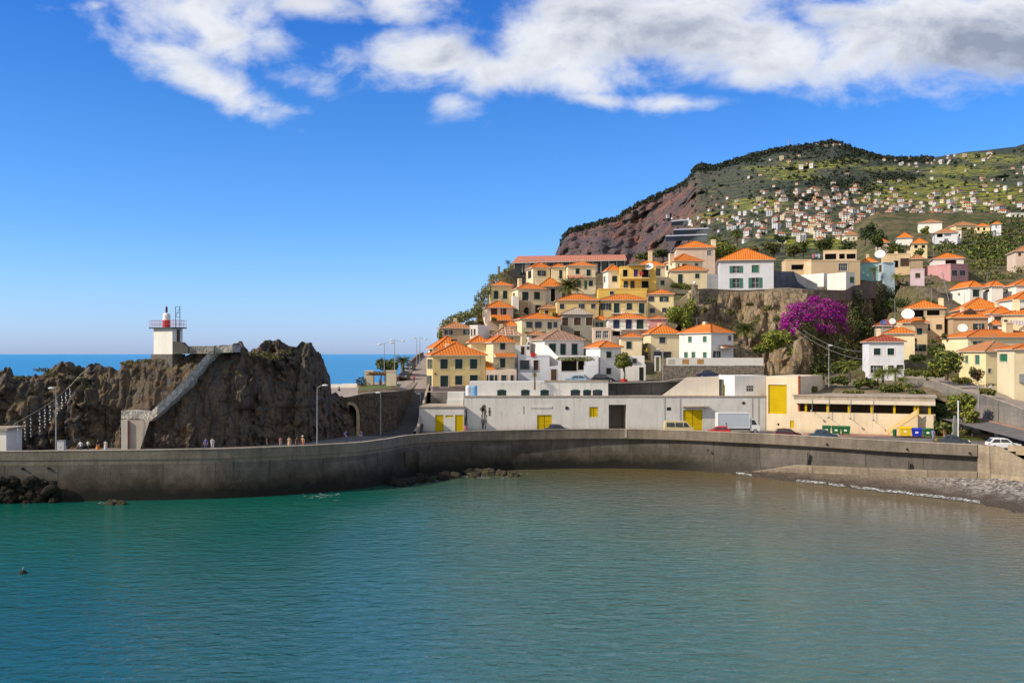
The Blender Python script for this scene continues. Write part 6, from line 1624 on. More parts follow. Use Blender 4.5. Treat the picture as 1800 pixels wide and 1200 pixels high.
for px, py, D, w, h, m, lab in [(1640,655,168,40,16,(1,2,3),'bright bush on the lane bank left of the citrus tree'),(1606,654,172,30,14,(1,2,1),'green bush at the corner of the shaded white house'),(1690,668,160,36,14,(1,2,4),'low bush on the wall top right of the citrus tree'),(1440,642,200,34,30,(0,1,2),'green bush at the cliff foot below the bougainvillea'),(1478,646,196,34,26,(0,1,1),'darker bush behind the lamp post on the bank'),(1402,612,206,26,24,(1,2,3),'bright creeper on the rock pillar'),(1600,600,190,22,20,(0,1,2),'shrub between the tan dish house and the hedge'),(1645,612,186,26,22,(0,1,1),'dark garden shrub behind the citrus tree'),(1735,688,150,30,12,(1,2,4),'straw green bush on the lane wall by the right hand lamp'),(1655,775,141,26,14,(1,2,3),'low bright bush at the kerb by the dark grey saloon'),(1500,690,163,40,10,(1,4,2),'straggling low plants above the market hall roof'),(1420,684,166,36,12,(1,4,2),'dry low plants at the foot of the first hedge'),(1580,530,238,40,26,(0,1,1),'ivy bush in the gully under the pink box house'),(1640,535,236,30,22,(0,1,2),'green bush under the leaning pole')]:
    bush(lab, px, py, D, w, h, 900, .2, m)
rng = random.Random(77)
for px, py, D, w, h in [(1046,607,214,9,12),(1056,598,209,8,8),(980,590,214,10,8),(930,598,212,10,7),(868,560,228,9,7),(905,545,243,10,8),(975,553,229,8,10),(1046,545,236,7,9),(1150,500,262,14,8),(1175,515,246,10,8),(1136,566,218,10,12),(1180,606,204,14,16),(1134,608,201,8,14),(1000,600,205,12,7),(1095,600,200,6,8),(1050,520,262,8,7),(1060,516,258,10,6),(890,600,205,10,8),(845,566,222,10,8),(960,536,248,8,9),(1240,512,240,12,6),(1625,560,207,8,8),(1660,590,196,10,10),(1640,600,194,14,10),(1735,585,202,10,8),(1605,628,182,10,10),(1740,540,224,12,6),(1690,516,248,12,8)]:
    bush('small green shrub filling a gap between the village houses', px, py, D, w, h, 160, .2, (0,1,2), group='shrubs between the village houses', name='shrub')
# pergola vine and slope scrub
vn = leaves('pergola_vine', [((x, 0, 0), (1.3, 1.0, .38)) for x in np.linspace(-2.2, 2.2, 5)], 700, .16, [LG[4], LG[2], LG[1]]); vn.location = P(1012, 631, 182.5); tag(vn, 'straw coloured vine over the pergola of the white terrace house', 'vine')
sc = leaves('slope_scrub', [(tuple(P(px,py,D)), (w*.13,1.6,h*.13)) for px,py,D,w,h in [(800,562,216,16,9),(815,556,220,16,9),(830,551,226,12,8),(785,572,211,12,10),(845,530,240,12,22),(855,512,250,10,14),(866,492,258,10,12),(838,545,233,10,10),(775,590,207,6,10),(880,486,274,12,8),(890,478,280,8,8),(830,570,223,8,8)]], 5200, .22, [LG[2], LG[4], LG[1], LG[3]], None, .3, [.35,.3,.25,.1])
tag(sc, 'sunlit yellow green scrub along the left edge of the hill', None, None, 'stuff')
# darker trees behind the plateau
for k, (px, py, D, w, h, m, lab) in enumerate([(1358,436,300,40,26,(0,1,4),'leftmost olive brown tree behind the big white house'), (1395,440,296,44,28,(0,1,2),'olive tree behind the open veranda'), (1412,434,305,30,26,(1,1,2),'lighter tree between the veranda and the pavilion'), (1450,430,310,46,30,(0,1,1),'wide dark tree behind the roof pavilion'), (1490,432,300,40,28,(0,0,1),'dark tree at the right end of the roof pavilion'), (1542,425,330,34,22,(0,1,1),'dark green tree left of the orange roofs'), (1578,437,312,56,26,(0,1,2),'broad olive tree behind the cream flat block'), (1520,408,420,42,34,(0,0,0),'tall dark conifer like tree above the village'), (1545,413,415,30,30,(0,0,1),'second tall dark tree beside the first'), (1135,449,318,40,14,(0,1,1),'low dark trees behind the tall chimney house'), (1165,446,320,36,16,(0,0,1),'dark shrubs left of the top hill house'), (1615,446,300,22,20,(0,1,2),'round tree beside the yellow based house'), (1625,405,440,16,14,(1,2,3),'small light green tree below the big blank hall'), (1320,443,296,30,22,(1,2,4),'yellowish tree right of the tall fan palm'), (1375,420,420,40,16,(0,1,1),'dim tree line above the white villa')]):
    tree(lab, px, py, D, w, h, 6, 900, .0011*D, m, group='trees behind the plateau', name='tree', seed=k)
# banana plantation and rough scrub on the right slope
bl = []; rng = random.Random(12)
V = []; Fq = []; mi = []
poly_rows = [(388,1765,1860),(398,1735,1860),(408,1715,1860),(418,1700,1860),(428,1690,1860),(438,1650,1780),(446,1640,1790),(454,1690,1790),(460,1700,1770)]
for y0, xa, xb in poly_rows:
    for k in range(int((xb-xa)/2.6)):
        px = rng.uniform(xa, xb); py = y0 + rng.uniform(-5, 5); D = slope_D(py) * rng.uniform(.99, 1.0); base = P(px, py, D); hgt = rng.uniform(1.8, 3.0)
        for q in range(7):
            az = rng.uniform(0, 6.28); L = rng.uniform(1.5, 2.4); w = .34; d = Vector((math.cos(az), math.sin(az), 0)); s = Vector((-d.y, d.x, 0)); o = len(V)
            p0 = base + Vector((0,0,hgt*.5)); p1 = p0 + d*L*.5 + Vector((0,0,L*.55)); p2 = p1 + d*L*.6 + Vector((0,0,-L*.15))
            V += [p0-s*.08, p0+s*.08, p1+s*w, p1-s*w, p2+s*.1, p2-s*.1]; Fq += [(o,o+1,o+2,o+3),(o+3,o+2,o+4,o+5)]; c = rng.choice((0,1,1,2)); mi += [c, c]
o = link('banana_plants', fast_mesh('banana_plants', np.array([tuple(v) for v in V]), np.array(Fq), mi, [LG[1], leafmat('banana', (0.11,0.16,0.025), (0.20,0.24,0.045)), LG[3]]))
tag(o, 'banana plants massed on the terraces right of the village', None, None, 'stuff')
o = leaves('hill_scrub', [(tuple(P(px,py,slope_D(py)-2)), (w*.16,2.2,h*.16)) for px,py,w,h in [(1720,470,40,14),(1755,465,50,14),(1790,462,40,18),(1735,485,36,10),(1705,452,24,10),(1810,480,40,16),(1640,480,24,8),(1660,470,12,8),(1760,490,30,8),(1830,450,40,20)]], 5200, .34, [LG[1], LG[4], LG[2], LG[0]], None, .3, [.35,.2,.25,.2])
tag(o, 'olive and straw coloured scrub on the slope beside the pink house', None, None, 'stuff')
# woods on the mountain
bl = []; rng = random.Random(21)
for k in range(4600):
    r = rng.random()
    if r < .45: px = rng.uniform(985, 1640); py = ridge_y(px) + abs(rng.gauss(0, 4)) - .5
    elif r < .75:
        a, b_, w, h = rng.choice([(1400,264,70,9),(1490,280,70,12),(1460,318,80,12),(1580,312,60,10),(1235,293,14,5),(1420,350,50,8),(1300,283,40,5),(1500,330,60,10)]); px, py = rng.gauss(a, w*.5), rng.gauss(b_, h*.5)
    else: px = rng.uniform(1010, 1880); py = ridge_y(px) + rng.uniform(5, 150)
    if py < ridge_y(px) - 1: py = ridge_y(px)
    q = on_mountain(px, py); s = q.y * rng.choice((.0006,.0008,.0010,.0013,.0018)) * (1.25 if 1225 < px < 1250 and py < 300 else 1)
    if px < 1190 and r >= .75: s *= .6
    bl.append(((q.x, q.y, q.z + s*.6), (s, s, s*rng.uniform(.8, 1.35))))
o = leaves('woods', bl, 52000, 2.1, [leafmat('woods', (0.020,0.032,0.018), (0.045,0.055,0.028), .05), leafmat('woods2', (0.030,0.042,0.026), (0.060,0.066,0.036), .05)], None, .2)
tag(o, 'dark woods along the mountain ridge and its gullies', None, None, 'stuff')
# ------------------------------------------------------------------ houses farther back on the slope and on the mountain
def back(label, xl, xc, xr, ye, yb, yr=None, wall='white', roof='orange', dp=9, f='', l='', D=None, **k):
    return Hs(label, D or slope_D(yb), xl, xc, xr, ye, yb, yr, wall, roof, dp, f, l, ground=False, found=7, group='houses on the slope behind the village', frame=False, oh=.5, **k)
BV = back('white two storey villa with a shaded blue balcony on the slope', 1639, 1643, 1683, 410, 428, 402, 'bluewhite', 'old', 12, f='1647,411,1657,417 o;1660,411,1672,415 g;1660,419.5,1667,424 g')
back('small white side wing with arches joined to the slope villa', 1675, 1677, 1690, 407, 426, None, 'white', 'orange', 8, f='1678,411,1683,416 o;1685,411,1688,416 o')
back('long blank white hall wall above the slope villa', 1613, 1614, 1656, 392, 408, 386.5, 'white', 'old', 14, D=500)
back('yellow low building with a long flat roof right of the blank hall', 1655, 1680, 1718, 396, 408, 391, 'paleyellow', 'old', 20, D=520, f='1690,400,1700,404 o;1706,400,1714,404 o')
back('pale house with one blue window at the edge of the banana plants', 1742, 1744, 1760, 394, 407, 390, 'bluewhite', 'orange', 9, f='1750,396,1753,401 g', D=480)
back('yellow house with deep windows beside the pale blue windowed house', 1712, 1714, 1740, 398, 408, 393, 'paleyellow', 'orange', 10, f='1718,400,1722,405 o;1728,400,1732,405 o', D=490)
back('orange roofed white house with a bright wall under the ridge road', 1732, 1736, 1754, 384, 392, 378, 'white', 'orange', 10, D=620)
back('long white block with dark windows at the right edge of the slope', 1758, 1777, 1830, 375, 389, None, 'white', 'orange', 14, f='1779,378,1783,382 o;1787,378,1791,382 o;1795,378,1799,382 o', D=600)
back('low house with a bright orange roof left of the round trees', 1539, 1541, 1563, 427, 434, 421, 'rose', 'orange', 10, D=400)
back('house with a pointed bright orange roof over white walls', 1574, 1577, 1604, 418, 424, 409.5, 'white', 'orange', 11, D=430)
back('house with a yellow lower floor and a bright orange hip roof', 1600, 1603, 1630, 428, 448, 419, 'paleyellow', 'orange', 10, D=370, f='1607,431,1613,436 o;1620,431,1626,436 o')
back('low stone house with a plank roof at the right edge above the scrub', 1770, 1786, 1830, 441, 453, 432, 'rose', 'old', 12, D=310, f='1790,444,1795,450 b')
back('grey modern block with white columns and a slanting roof', 1566, 1590, 1618, 383, 402, None, 'grey', 'orange', 14, D=640, f='1592,386,1597,390 g;1600,386,1606,390 g;1592,394,1597,398 g;1600,394,1606,398 g', l='1572,386,1576,398 g;1580,386,1584,398 g')
back('pale villa with an orange roof below the two tall dark trees', 1480, 1486, 1507, 413, 432, 406, 'cream', 'old', 11, D=520, f='1490,417,1494,422 g;1499,417,1503,422 g')
def curved_block():
    t = thing('terraced_building', 'grey building of two long curved storeys with shining roofs at the cliff edge', 'building')
    for k, (xa, xb, y0, y1, D) in enumerate([(1184,1246,402,410,1180), (1170,1243,413,421,1100), (1180,1210,387,394,1240)]):
        mb = MB(); rows = [[], [], []]
        for j in range(13):
            f = j/12; px = lerp(xa, xb, f); d = D + 22*math.sin(f*2.2) - 12*f; yo = -2.5*f
            rows[0].append(P(px, y1+yo+3, d)); rows[1].append(P(px, y0+yo+3.2, d)); rows[2].append(P(px, y0+yo+.6, d+26))
        mb.grid([rows[0], rows[1]], 1); mb.grid([[v + Vector((0,-1.5,.4)) for v in rows[1]], rows[2]], 0)
        mb.build('storey', [plain('shiny_roof', (0.46,0.47,0.50), .45, .15, .05), plain('dark_front', (0.07,0.08,0.09), .5, .3, .08)], t)
curved_block()
def far_house_mesh(w, d, h, rise, wall, roof, nwin, floors):
    """one connected mesh: window cells are set into the wall grid"""
    bm = bmesh.new(); me = bpy.data.meshes.new('far_house')
    def side(p0, p1):
        n = nwin * 2 + 1; m = floors * 2 + 1
        zs = [0 - 4]
        for f in range(floors): zs += [h*(f+.28)/floors, h*(f+.78)/floors]
        zs += [h]
        g = [[bm.verts.new((lerp(p0[0], p1[0], i/n), lerp(p0[1], p1[1], i/n), z)) for i in range(n+1)] for z in zs]
        for j in range(len(zs)-1):
            for i in range(n):
                fc = bm.faces.new((g[j][i], g[j][i+1], g[j+1][i+1], g[j+1][i])); fc.material_index = 2 if (i % 2 == 1 and j % 2 == 1) else 0
    C = [(-w/2,-d/2), (w/2,-d/2), (w/2,d/2), (-w/2,d/2)]
    for i in range(4): side(C[i], C[(i+1) % 4])
    if rise > 0:
        rise *= 1.25; o = .9; E = [bm.verts.new((x + math.copysign(o,x), y + math.copysign(o,y), h-.1)) for x, y in C]; m = d/2 if w > d else w/2*.98
        r0, r1 = bm.verts.new((-w/2+m, 0, h+rise)), bm.verts.new((w/2-m, 0, h+rise))
        for q in ((E[0],E[1],r1,r0),(E[2],E[3],r0,r1),(E[3],E[0],r0),(E[1],E[2],r1)): bm.faces.new(q).material_index = 1
        T = [bm.verts.new((x, y, h)) for x, y in C]
        for i in range(4): bm.faces.new((T[i], T[(i+1)%4], E[(i+1)%4], E[i])).material_index = 1
    else:
        bm.faces.new([bm.verts.new((x, y, h)) for x, y in C])
    bmesh.ops.remove_doubles(bm, verts=bm.verts, dist=.001); bm.to_mesh(me); bm.free()
    for m in (wall, roof, M_DARK): me.materials.append(m)
    return me
FR = plain('far_roof_orange', (0.50,0.15,0.045), .8, .3, .05); FR2 = plain('far_roof_brown', (0.34,0.13,0.075), .8, .3, .05); FR3 = plain('far_roof_pale', (0.50,0.30,0.20), .8, .25, .05)
def far_houses():
    rng = random.Random(33); protos = []
    for wl in ('white', 'cream', 'white', 'rose', 'bluewhite', 'white'):
        for (w, d, h, rise, nw, fl, rf) in ((11,9,5.5,2.0,2,2,FR), (9,8,3.4,1.8,2,1,FR), (14,9,6.5,2.2,3,2,FR2), (10,9,8.5,0,2,3,FR3), (12,8,5.5,1.8,3,2,FR3)):
            protos.append((far_house_mesh(w, d, h, rise, plain('far_wall_' + wl, tuple(q*.80 + .02 for q in WALLC[wl]), .85, .12, .08), rf, nw, fl), wl, rf, rise, fl))  # wall colours dulled and lifted a little as painted distance haze
    CL = [(1300,375,40,8,13,'in the loose cluster right of the cliff'), (1350,388,34,7,12,'in the loose cluster right of the cliff'), (1400,342,24,7,8,'in the high cluster under the dark gully'), (1385,362,34,8,13,'in the middle of the mountain village'), (1435,357,28,9,14,'in the middle of the mountain village'), (1480,352,34,8,11,'in the middle of the mountain village'),
        (1415,400,40,9,23,'low in the dense mountain village'), (1460,412,36,8,18,'low in the dense mountain village'), (1505,388,36,10,20,'low in the dense mountain village'), (1545,398,28,9,12,'below the grey modern block'), (1555,366,44,8,10,'along the upper terraces of the slope'),
        (1640,358,44,7,10,'along the upper terraces of the slope'), (1700,366,40,6,8,'along the upper terraces of the slope'), (1625,378,36,6,9,'above the blank white hall'), (1612,288,30,4,7,'near the saddle of the ridge'), (1665,281,34,5,9,'near the saddle of the ridge'), (1710,272,30,4,6,'near the saddle of the ridge'), (1440,257,13,1.5,4,'beside the wood on the summit'),
        (1410,284,40,5,6,'among the yellow fields below the summit'), (1745,368,30,6,7,'above the banana plants'), (1225,388,16,4,5,'at the top edge of the cliff'), (1340,318,40,8,4,'lone on the high terraces'), (1760,300,40,10,4,'lone on the high terraces'), (1590,352,60,10,8,'along the upper terraces of the slope'), (1680,345,60,14,6,'along the upper terraces of the slope'), (1330,405,40,10,6,'below the loose cluster right of the cliff')]
    cw = {'white': 'white', 'cream': 'cream', 'rose': 'pinkish', 'bluewhite': 'bluish white', 'paleyellow': 'pale yellow'}
    placed = []; todo = []
    for cx, cy, sx, sy, n, zone in CL:
        for _ in range(n):
            for tries in range(30):
                px, py = rng.gauss(cx, sx*1.0), rng.gauss(cy, sy*1.25)
                if px > 1812 or py < ridge_y(px) + 2 or py > 432: continue
                if 1500 < px and py > 395 and px > 1570: continue
                q = on_mountain(px, py); 
                if all((q - r).length > 12.5 + q.y*.002 for r in placed): break
            else: continue
            placed.append(q); me, wl, rf, rise, fl = rng.choice(protos)
            sc = rng.uniform(.5, .88); rz = rng.choice([.3, .55, -.25, .15, .8]) + rng.uniform(-.12, .12)
            todo.append((sc / q.y, me, q, rz, sc, wl, rf, rise, fl, zone))
    todo.sort(key=lambda r: -r[0]); n_near = sum(1 for o in COL.objects if o.get('category') == 'house')
    big, small = todo[:298 - n_near], todo[298 - n_near:]
    for _, me, q, rz, sc, wl, rf, rise, fl, zone in big:
            o = link('house', me); o.location = q + Vector((0, -2, -.5)); o.rotation_euler = (0, 0, rz); o.scale = (sc,) * 3
            rn = 'flat roofed' if rise == 0 else {'far_roof_orange': 'orange roofed', 'far_roof_brown': 'brown roofed', 'far_roof_pale': 'pale roofed'}[rf.name]
            fn = {1: 'one storey', 2: 'two storey', 3: 'three storey'}[fl]
            tag(o, f'{cw[wl]} {rn} {fn} house {zone}', 'house', 'distant houses on the mountain ' + zone)
    # the rest of the mountain town, too many and too small to tell apart
    for cx, cy, sx, sy, n, zone in CL + [(1540,375,70,16,40,''), (1660,365,70,12,34,''), (1420,385,70,16,40,''), (1320,390,40,10,16,''), (1740,345,50,18,14,''), (1560,330,70,14,10,'')]:
        for _ in range(n if not zone else int(n * .6)):
            px, py = rng.gauss(cx, sx*1.1), rng.gauss(cy, sy*1.3)
            if px > 1815 or py < ridge_y(px) + 3 or py > 428: continue
            q = on_mountain(px, py)
            if all((q - r).length > 9 + q.y*.002 for r in placed): placed.append(q); small.append((0, rng.choice(protos)[0], q, rng.uniform(-.3, .9), rng.uniform(.4, .68), 0, 0, 0, 0, ''))
    V = []; Fc = []; mi = []; ml = []
    for _, me, q, rz, sc, *_r in small:
        M = Matrix.Translation(q + Vector((0,-2,-.5))) @ Matrix.Rotation(rz, 4, 'Z') @ Matrix.Scale(sc, 4); o = len(V); V += [tuple(M @ v.co) for v in me.vertices]
        for m in me.materials:
            if m not in ml: ml.append(m)
        for p in me.polygons: Fc.append(tuple(i + o for i in p.vertices)); mi.append(ml.index(me.materials[p.material_index]))
    me = bpy.data.meshes.new('distant_town'); me.from_pydata(V, [], Fc)
    for m in ml: me.materials.append(m)
    me.polygons.foreach_set('material_index', mi); me.update()
    tag(link('distant_town', me), 'mass of tiny pale houses with orange roofs scattered over the mountain', None, None, 'stuff')
far_houses()
def mast(label, px, py, D, h, name='lattice_mast', k=.9):
    t = thing(name, label, 'mast', P(px, py, D)); mb = MB()
    w = h*.05
    for a in range(3): mb.tube([(w*math.cos(a*2.09), w*math.sin(a*2.09), -2), (w*.2*math.cos(a*2.09), w*.2*math.sin(a*2.09), h)], k, 4)
    for z in np.linspace(0, h*.95, 9): mb.tube([(w*(1-.8*z/h)*math.cos(q), w*(1-.8*z/h)*math.sin(q), z) for q in (0, 2.09, 4.18, 0)], k*.6, 3)
    mb.build('frame', plain('mast_paint', (0.42,0.30,0.30), .6, .2, .1), t)
q = on_mountain(1387, 258); mast('thin red and white lattice mast on the wooded ridge', 1387, 259, q.y, 20, k=.5)

# ------------------------------------------------------------------ beacon on the rock, its stairs and the string of lights
def beacon():
    D = 136.0; h = Hs('small white lighthouse block with a red and white lantern on the rock', D, 270, 303, 321, 577, 622, None, 'white', 'orange', 3.6, found=1.5, ground=False, parapet=False, group=None, name='lighthouse', cat='lighthouse', frame=False)
    r = h.root; L1, L2, H = h.L1, h.L2, h.h; r['group'] = 'beacon on the rock'; del r['group']
    mb = MB(); mb.box(-.45, -.45, H+.003, L1+.35, L2+.45, H+.16); mb.build('deck', M_DMETAL, r)
    rail = MB(); cs = [(-.4,-.4), (L1+.3,-.4), (L1+.3,L2+.4), (-.4,L2+.4)]
    for i in range(4):
        a, b = cs[i], cs[(i+1)%4]; n = 9
        for z in (H+.6, H+1.12): rail.tube([(*a, z), (*b, z)], .025, 4)
        for k in range(n): t = k/n; x, y = lerp(a[0],b[0],t), lerp(a[1],b[1],t); rail.tube([(x,y,H+.16),(x,y,H+1.12)], .02, 3)
    rail.build('railing', plain('rail_red', (0.42,0.10,0.10), .5, .15), r)
    c = (L1*.35, L2*.5, H+.16)
    mb = MB(); mb.lathe([(.52,0),(.52,1.0)], 14, c); lt = mb.build('lantern', M_RED, r, smooth=False)
    mb = MB(); mb.lathe([(.52,1.003),(.50,1.75),(.38,1.95),(.1,2.0)], 14, c); mb.build('lantern_top', M_WHITEP, r)
    mb = MB(); mb.lathe([(.10,2.0),(.15,2.1),(.15,2.75),(.05,2.95)], 8, c); mb.build('lamp', plain('lamp_dark', (0.12,0.03,0.04), .4, .1), r)
    fr = MB(); a, b = (L1-.1, .2), (L1*.35+.9, L2+.1); 
    a, b = (L1*.55, -.35), (L1+.28, L2*.45)
    for p in (a, b): fr.tube([(*p, H+.1), (*p, H+3.1)], .05, 5)
    for z in (H+3.05, H+2.2, H+1.6): fr.tube([(*a, z), (*b, z)], .035, 4)
    fr.tube([(*a, H+2.9), (*b, H+1.7)], .025, 4); fr.build('aerial_frame', M_DMETAL, r)
    mb = MB(); mb.box(L1*.42, -.03, .9, L1*.72, -.003, H-.15); mb.build('door', M_BROWN, r)
    mb = MB(); mb.box(-.2, -.2, -3.5, L1+.3, L2+.3, -.02); mb.build('plinth', concrete('plinth', (0.14,0.13,0.12), False, False), r)
beacon()
def rock_stairs():
    t = thing('rock_stairs', 'weathered grey stone stair climbing diagonally up the rock to the lighthouse', 'stairs')
    st = rockmat('stairstone', (0.66,0.63,0.58), (0.44,0.42,0.39), (0.72,0.68,0.61), 1.0, 1.1, .8)
    pts = [(213,722),(226,721),(240,722),(252,722),(262,726),(276,713),(290,700),(304,687),(318,673),(330,662),(343,646),(355,632),(366,620),(377,610),(392,606)]
    def sd(px, py): return rock_front(px) + 4.5 * min(1, max(0, (786-py)/175)) ** 2.2 - 1.15
    pts = [(a, b + .9*fbm((a*.13, 3, 1), 2), sd(a, b)) for a, b in pts]
    th = [(213,14),(262,16),(300,18),(365,16),(392,11)]
    mb = MB(); A = [P(px, py, D) for px, py, D in pts]; B = [P(px, py + interp(px, th) + 1.6*fbm((px*.11, 8, 2), 2), D) for px, py, D in pts]; o = Vector((.2, 2.4, 0))
    for i in range(len(A)-1):
        mb.quad(B[i], B[i+1], A[i+1], A[i]); mb.quad(A[i], A[i+1], A[i+1]+o, A[i]+o); mb.quad(B[i], B[i+1], B[i+1]+o, B[i]+o)
    mb.quad(A[0], B[0], B[0]+o, A[0]+o); mb.quad(A[-1], B[-1], B[-1]+o, A[-1]+o); mb.build('stair_parapet', st, t)
    mb = MB(); q = [P(377,607,136.0), P(409,606,136.2), P(409,619,136.2), P(374,621,136.0)]; o = Vector((.3, 4, 0)); mb.poly(q); mb.quad(q[0], q[1], q[1]+o, q[0]+o); mb.quad(q[1], q[2], q[2]+o, q[1]+o); mb.quad(q[0], q[3], q[3]+o, q[0]+o); mb.build('landing_wall', st, t)
    mb = MB(); a, b = P(330, 608, 135.6), P(376, 620, 135.6)
    mb.box(a.x, a.y, b.z, b.x, a.y+.4, a.z); mb.box(a.x-2, a.y-.15, b.z-.12, b.x, a.y+3.5, b.z+.02)
    mb.build('walkway_wall', rockmat('walkway', (0.46,0.44,0.41), (0.30,0.29,0.27), (0.50,0.47,0.43), 1.0, 1.1, .8), t)
    mb = MB(); a, b = P(304, 600, 135.0), P(330, 621, 135.0); mb.add([(a.x,a.y,b.z),(b.x,a.y,b.z),(b.x,a.y,b.z+.75),(b.x-.7,a.y,a.z-.1),(a.x,a.y,a.z),(a.x,a.y+1,b.z),(b.x,a.y+1,b.z),(b.x,a.y+1,b.z+.75),(b.x-.7,a.y+1,a.z-.1),(a.x,a.y+1,a.z)], [(0,1,2,3,4),(5,6,7,8,9),(3,2,7,8),(4,3,8,9),(1,2,7,6)]); mb.build('stair_block', concrete('stblock', (0.13,0.125,0.115), False, False), t)
    mb = MB(); a, b = P(213, 738, 130.3), P(253, 790, 130.3); c = P(262, 738, 130.3); d = P(228, 790, 130.3)
    mb.box(a.x, a.y, d.z, P(224,0,130.3).x, a.y+1.5, a.z); mb.build('gate_pier', stucco('pier', (0.50,0.47,0.44), .9), t)
    mb = MB(); x0 = P(226,0,130.3).x; mb.add([(x0,a.y+.3,4.9),(d.x+1.2,a.y+.3,4.9),(c.x,a.y+.3,c.z),(x0,a.y+.3,c.z)], [(0,1,2,3)]); mb.build('back_wall', stucco('pier2', (0.42,0.37,0.32), .8), t)
    mb = MB(); mb.box(P(224.3,0,130.3).x, a.y-.02, 5.4, P(225.8,0,130.3).x, a.y+.3, a.z-.1); mb.build('gate_post', plain('rust_red', (0.20,0.06,0.06), .7, .2), t)
rock_stairs()
def bead(mb, c, r, mi=0): mb.lathe([(r*.3,-r),(r,-r*.3),(r,r*.3),(r*.3,r)], 5, c, mi)
def garland():
    t = thing('light_garland', 'cable hung with white festive light strings rising from the quay to the rock', 'string lights')
    pts = [(10,757,125.5),(30,742,125.8),(60,725,126.4),(90,706,127),(120,681,127.6),(140,660,128.2),(158,645,130.5)]
    C = catmull(pts, 8); mb = MB(); mb.tube([P(*q) for q in C], .035, 4); mb.build('cable', plain('cable_pale', (0.45,0.38,0.30), .7, .1), t)
    wm = plain('bulb_white', (0.75,0.77,0.80), .3, .05)
    for k, (px, n, g) in enumerate([(16,9,6.0),(31,6,5.8),(44,6,6),(54,6,6),(70,6,6),(79,7,5),(88,6,5.5),(100,7,4.3),(109,5,5),(116,5,4),(123,4,4)]):
        y0 = interp(px, [(q[0], q[1]) for q in C]) + 2; D = interp(px, [(q[0], q[2]) for q in C]); mb = MB(); a = P(px, y0, D)
        mb.tube([a, P(px, y0 + n*g, D)], .012, 3)
        for j in range(n): bead(mb, P(px + (.5 if j % 2 else -.5), y0 + (j+1)*g, D), .085)
        mb.build('light_string', wm, t)
garland()
q = thing('white_kiosk', 'white walled kiosk with a flat slab roof at the left end of the quay', 'kiosk', P(-30, 790, 124.5))
mb = MB(); w = X(11,124.5)-X(-30,124.5); mb.box(0, 0, -1, w, 4, Z(757,124.5)-q.location.z); mb.build('wall', wallm('white'), q); mb = MB(); z = Z(757,124.5)-q.location.z; mb.box(-.1, -.25, z, w+.25, 4.2, z+.35); mb.build('roof', CON_L, q)
q = thing('control_cabinet', 'pale grey metal cabinet standing behind the harbour wall at the left', 'cabinet', (X(108,123), 123, 5.0))
mb = MB(); mb.box(-.42, -.3, 0, .42, .3, 1.75); mb.build('casing', plain('cabinet', (0.52,0.53,0.54), .5, .1), q); mb = MB(); mb.box(-.46, -.34, 1.753, .46, .34, 1.85); mb.box(-.03, -.33, .9, .03, -.303, 1.1); mb.build('lid', M_METAL, q)
# boulders along the foot of the wall
RKD = rockmat('wet', (0.022,0.020,0.017), (0.035,0.030,0.024), (0.05,0.042,0.03), 1.0, 1.2, 0.8); RKM = rockmat('mossy', (0.06,0.052,0.038), (0.10,0.085,0.05), (0.12,0.105,0.055), 1.0, 1.2, 0.8)
rng = random.Random(5)
for k in range(80):
    px = rng.uniform(-10, 104); i = min(range(len(WPX)), key=lambda q: abs(WPX[q]-px)); p = WALL[i]
    boulder('boulder', 'dark wet boulder piled against the left end of the harbour wall', (X(px, p.y), p.y - rng.uniform(-.1, 1.3), rng.uniform(-.2, 2.9) * (1 if rng.random() < .6 else .4)), rng.uniform(.25, .62), RKD, 'wet boulders at the left end of the harbour wall', k, 'boulder', (1.2,.8,.9))
for k in range(30):
    px = rng.uniform(690, 850); D = interp(px, [(690,133.8),(730,137),(800,143.5),(850,147.5)]) - rng.uniform(0, 2.6)
    boulder('boulder', 'dark boulder of the heap under the bend of the harbour wall', (X(px, D), D, rng.uniform(-.25, .5)), rng.uniform(.5, 1.05), RKD if rng.random() < .75 else RKM, 'dark boulders under the bend of the harbour wall', k+40, 'boulder', (1.2,.9,.8))
for k, (px, py, r, lab) in enumerate([(834,836,.8,'mossy rock breaking the surface, leftmost off the wall bend'), (858,832,1.0,'largest mossy rock off the wall bend, with foam round it'), (882,833,.75,'low mossy rock right of the largest one'), (902,835,.7,'outermost low rock of the mossy row'), (1197,818,.9,'dark pointed rock standing in the water left of the beach'), (1243,816,1.0,'rounded mossy rock near the first surf of the beach'), (198,884,.6,'small pale rock awash at the foot of the wall'), (211,884,.5,'smaller pale rock beside the one awash')]):
    D = CZ / ((py + 2 - HY) / F); boulder('rock', lab, (X(px, D), D, .05), r, RKM, None, k+80, 'rock', (1.3,1,.9 if k not in (4,5) else 1.2))
q = thing('mooring_buoy', 'small dark buoy floating alone in the left of the bay', 'buoy', (X(40,79.5), 79.5, 0)); mb = MB(); mb.lathe([(.05,-.25),(.28,-.12),(.32,.05),(.22,.22),(.05,.28)], 10); mb.build('float', M_RUBBER, q); mb = MB(); mb.tube([(0,0,.2),(.03,0,.5)], .04, 5); mb.build('ring', M_METAL, q)

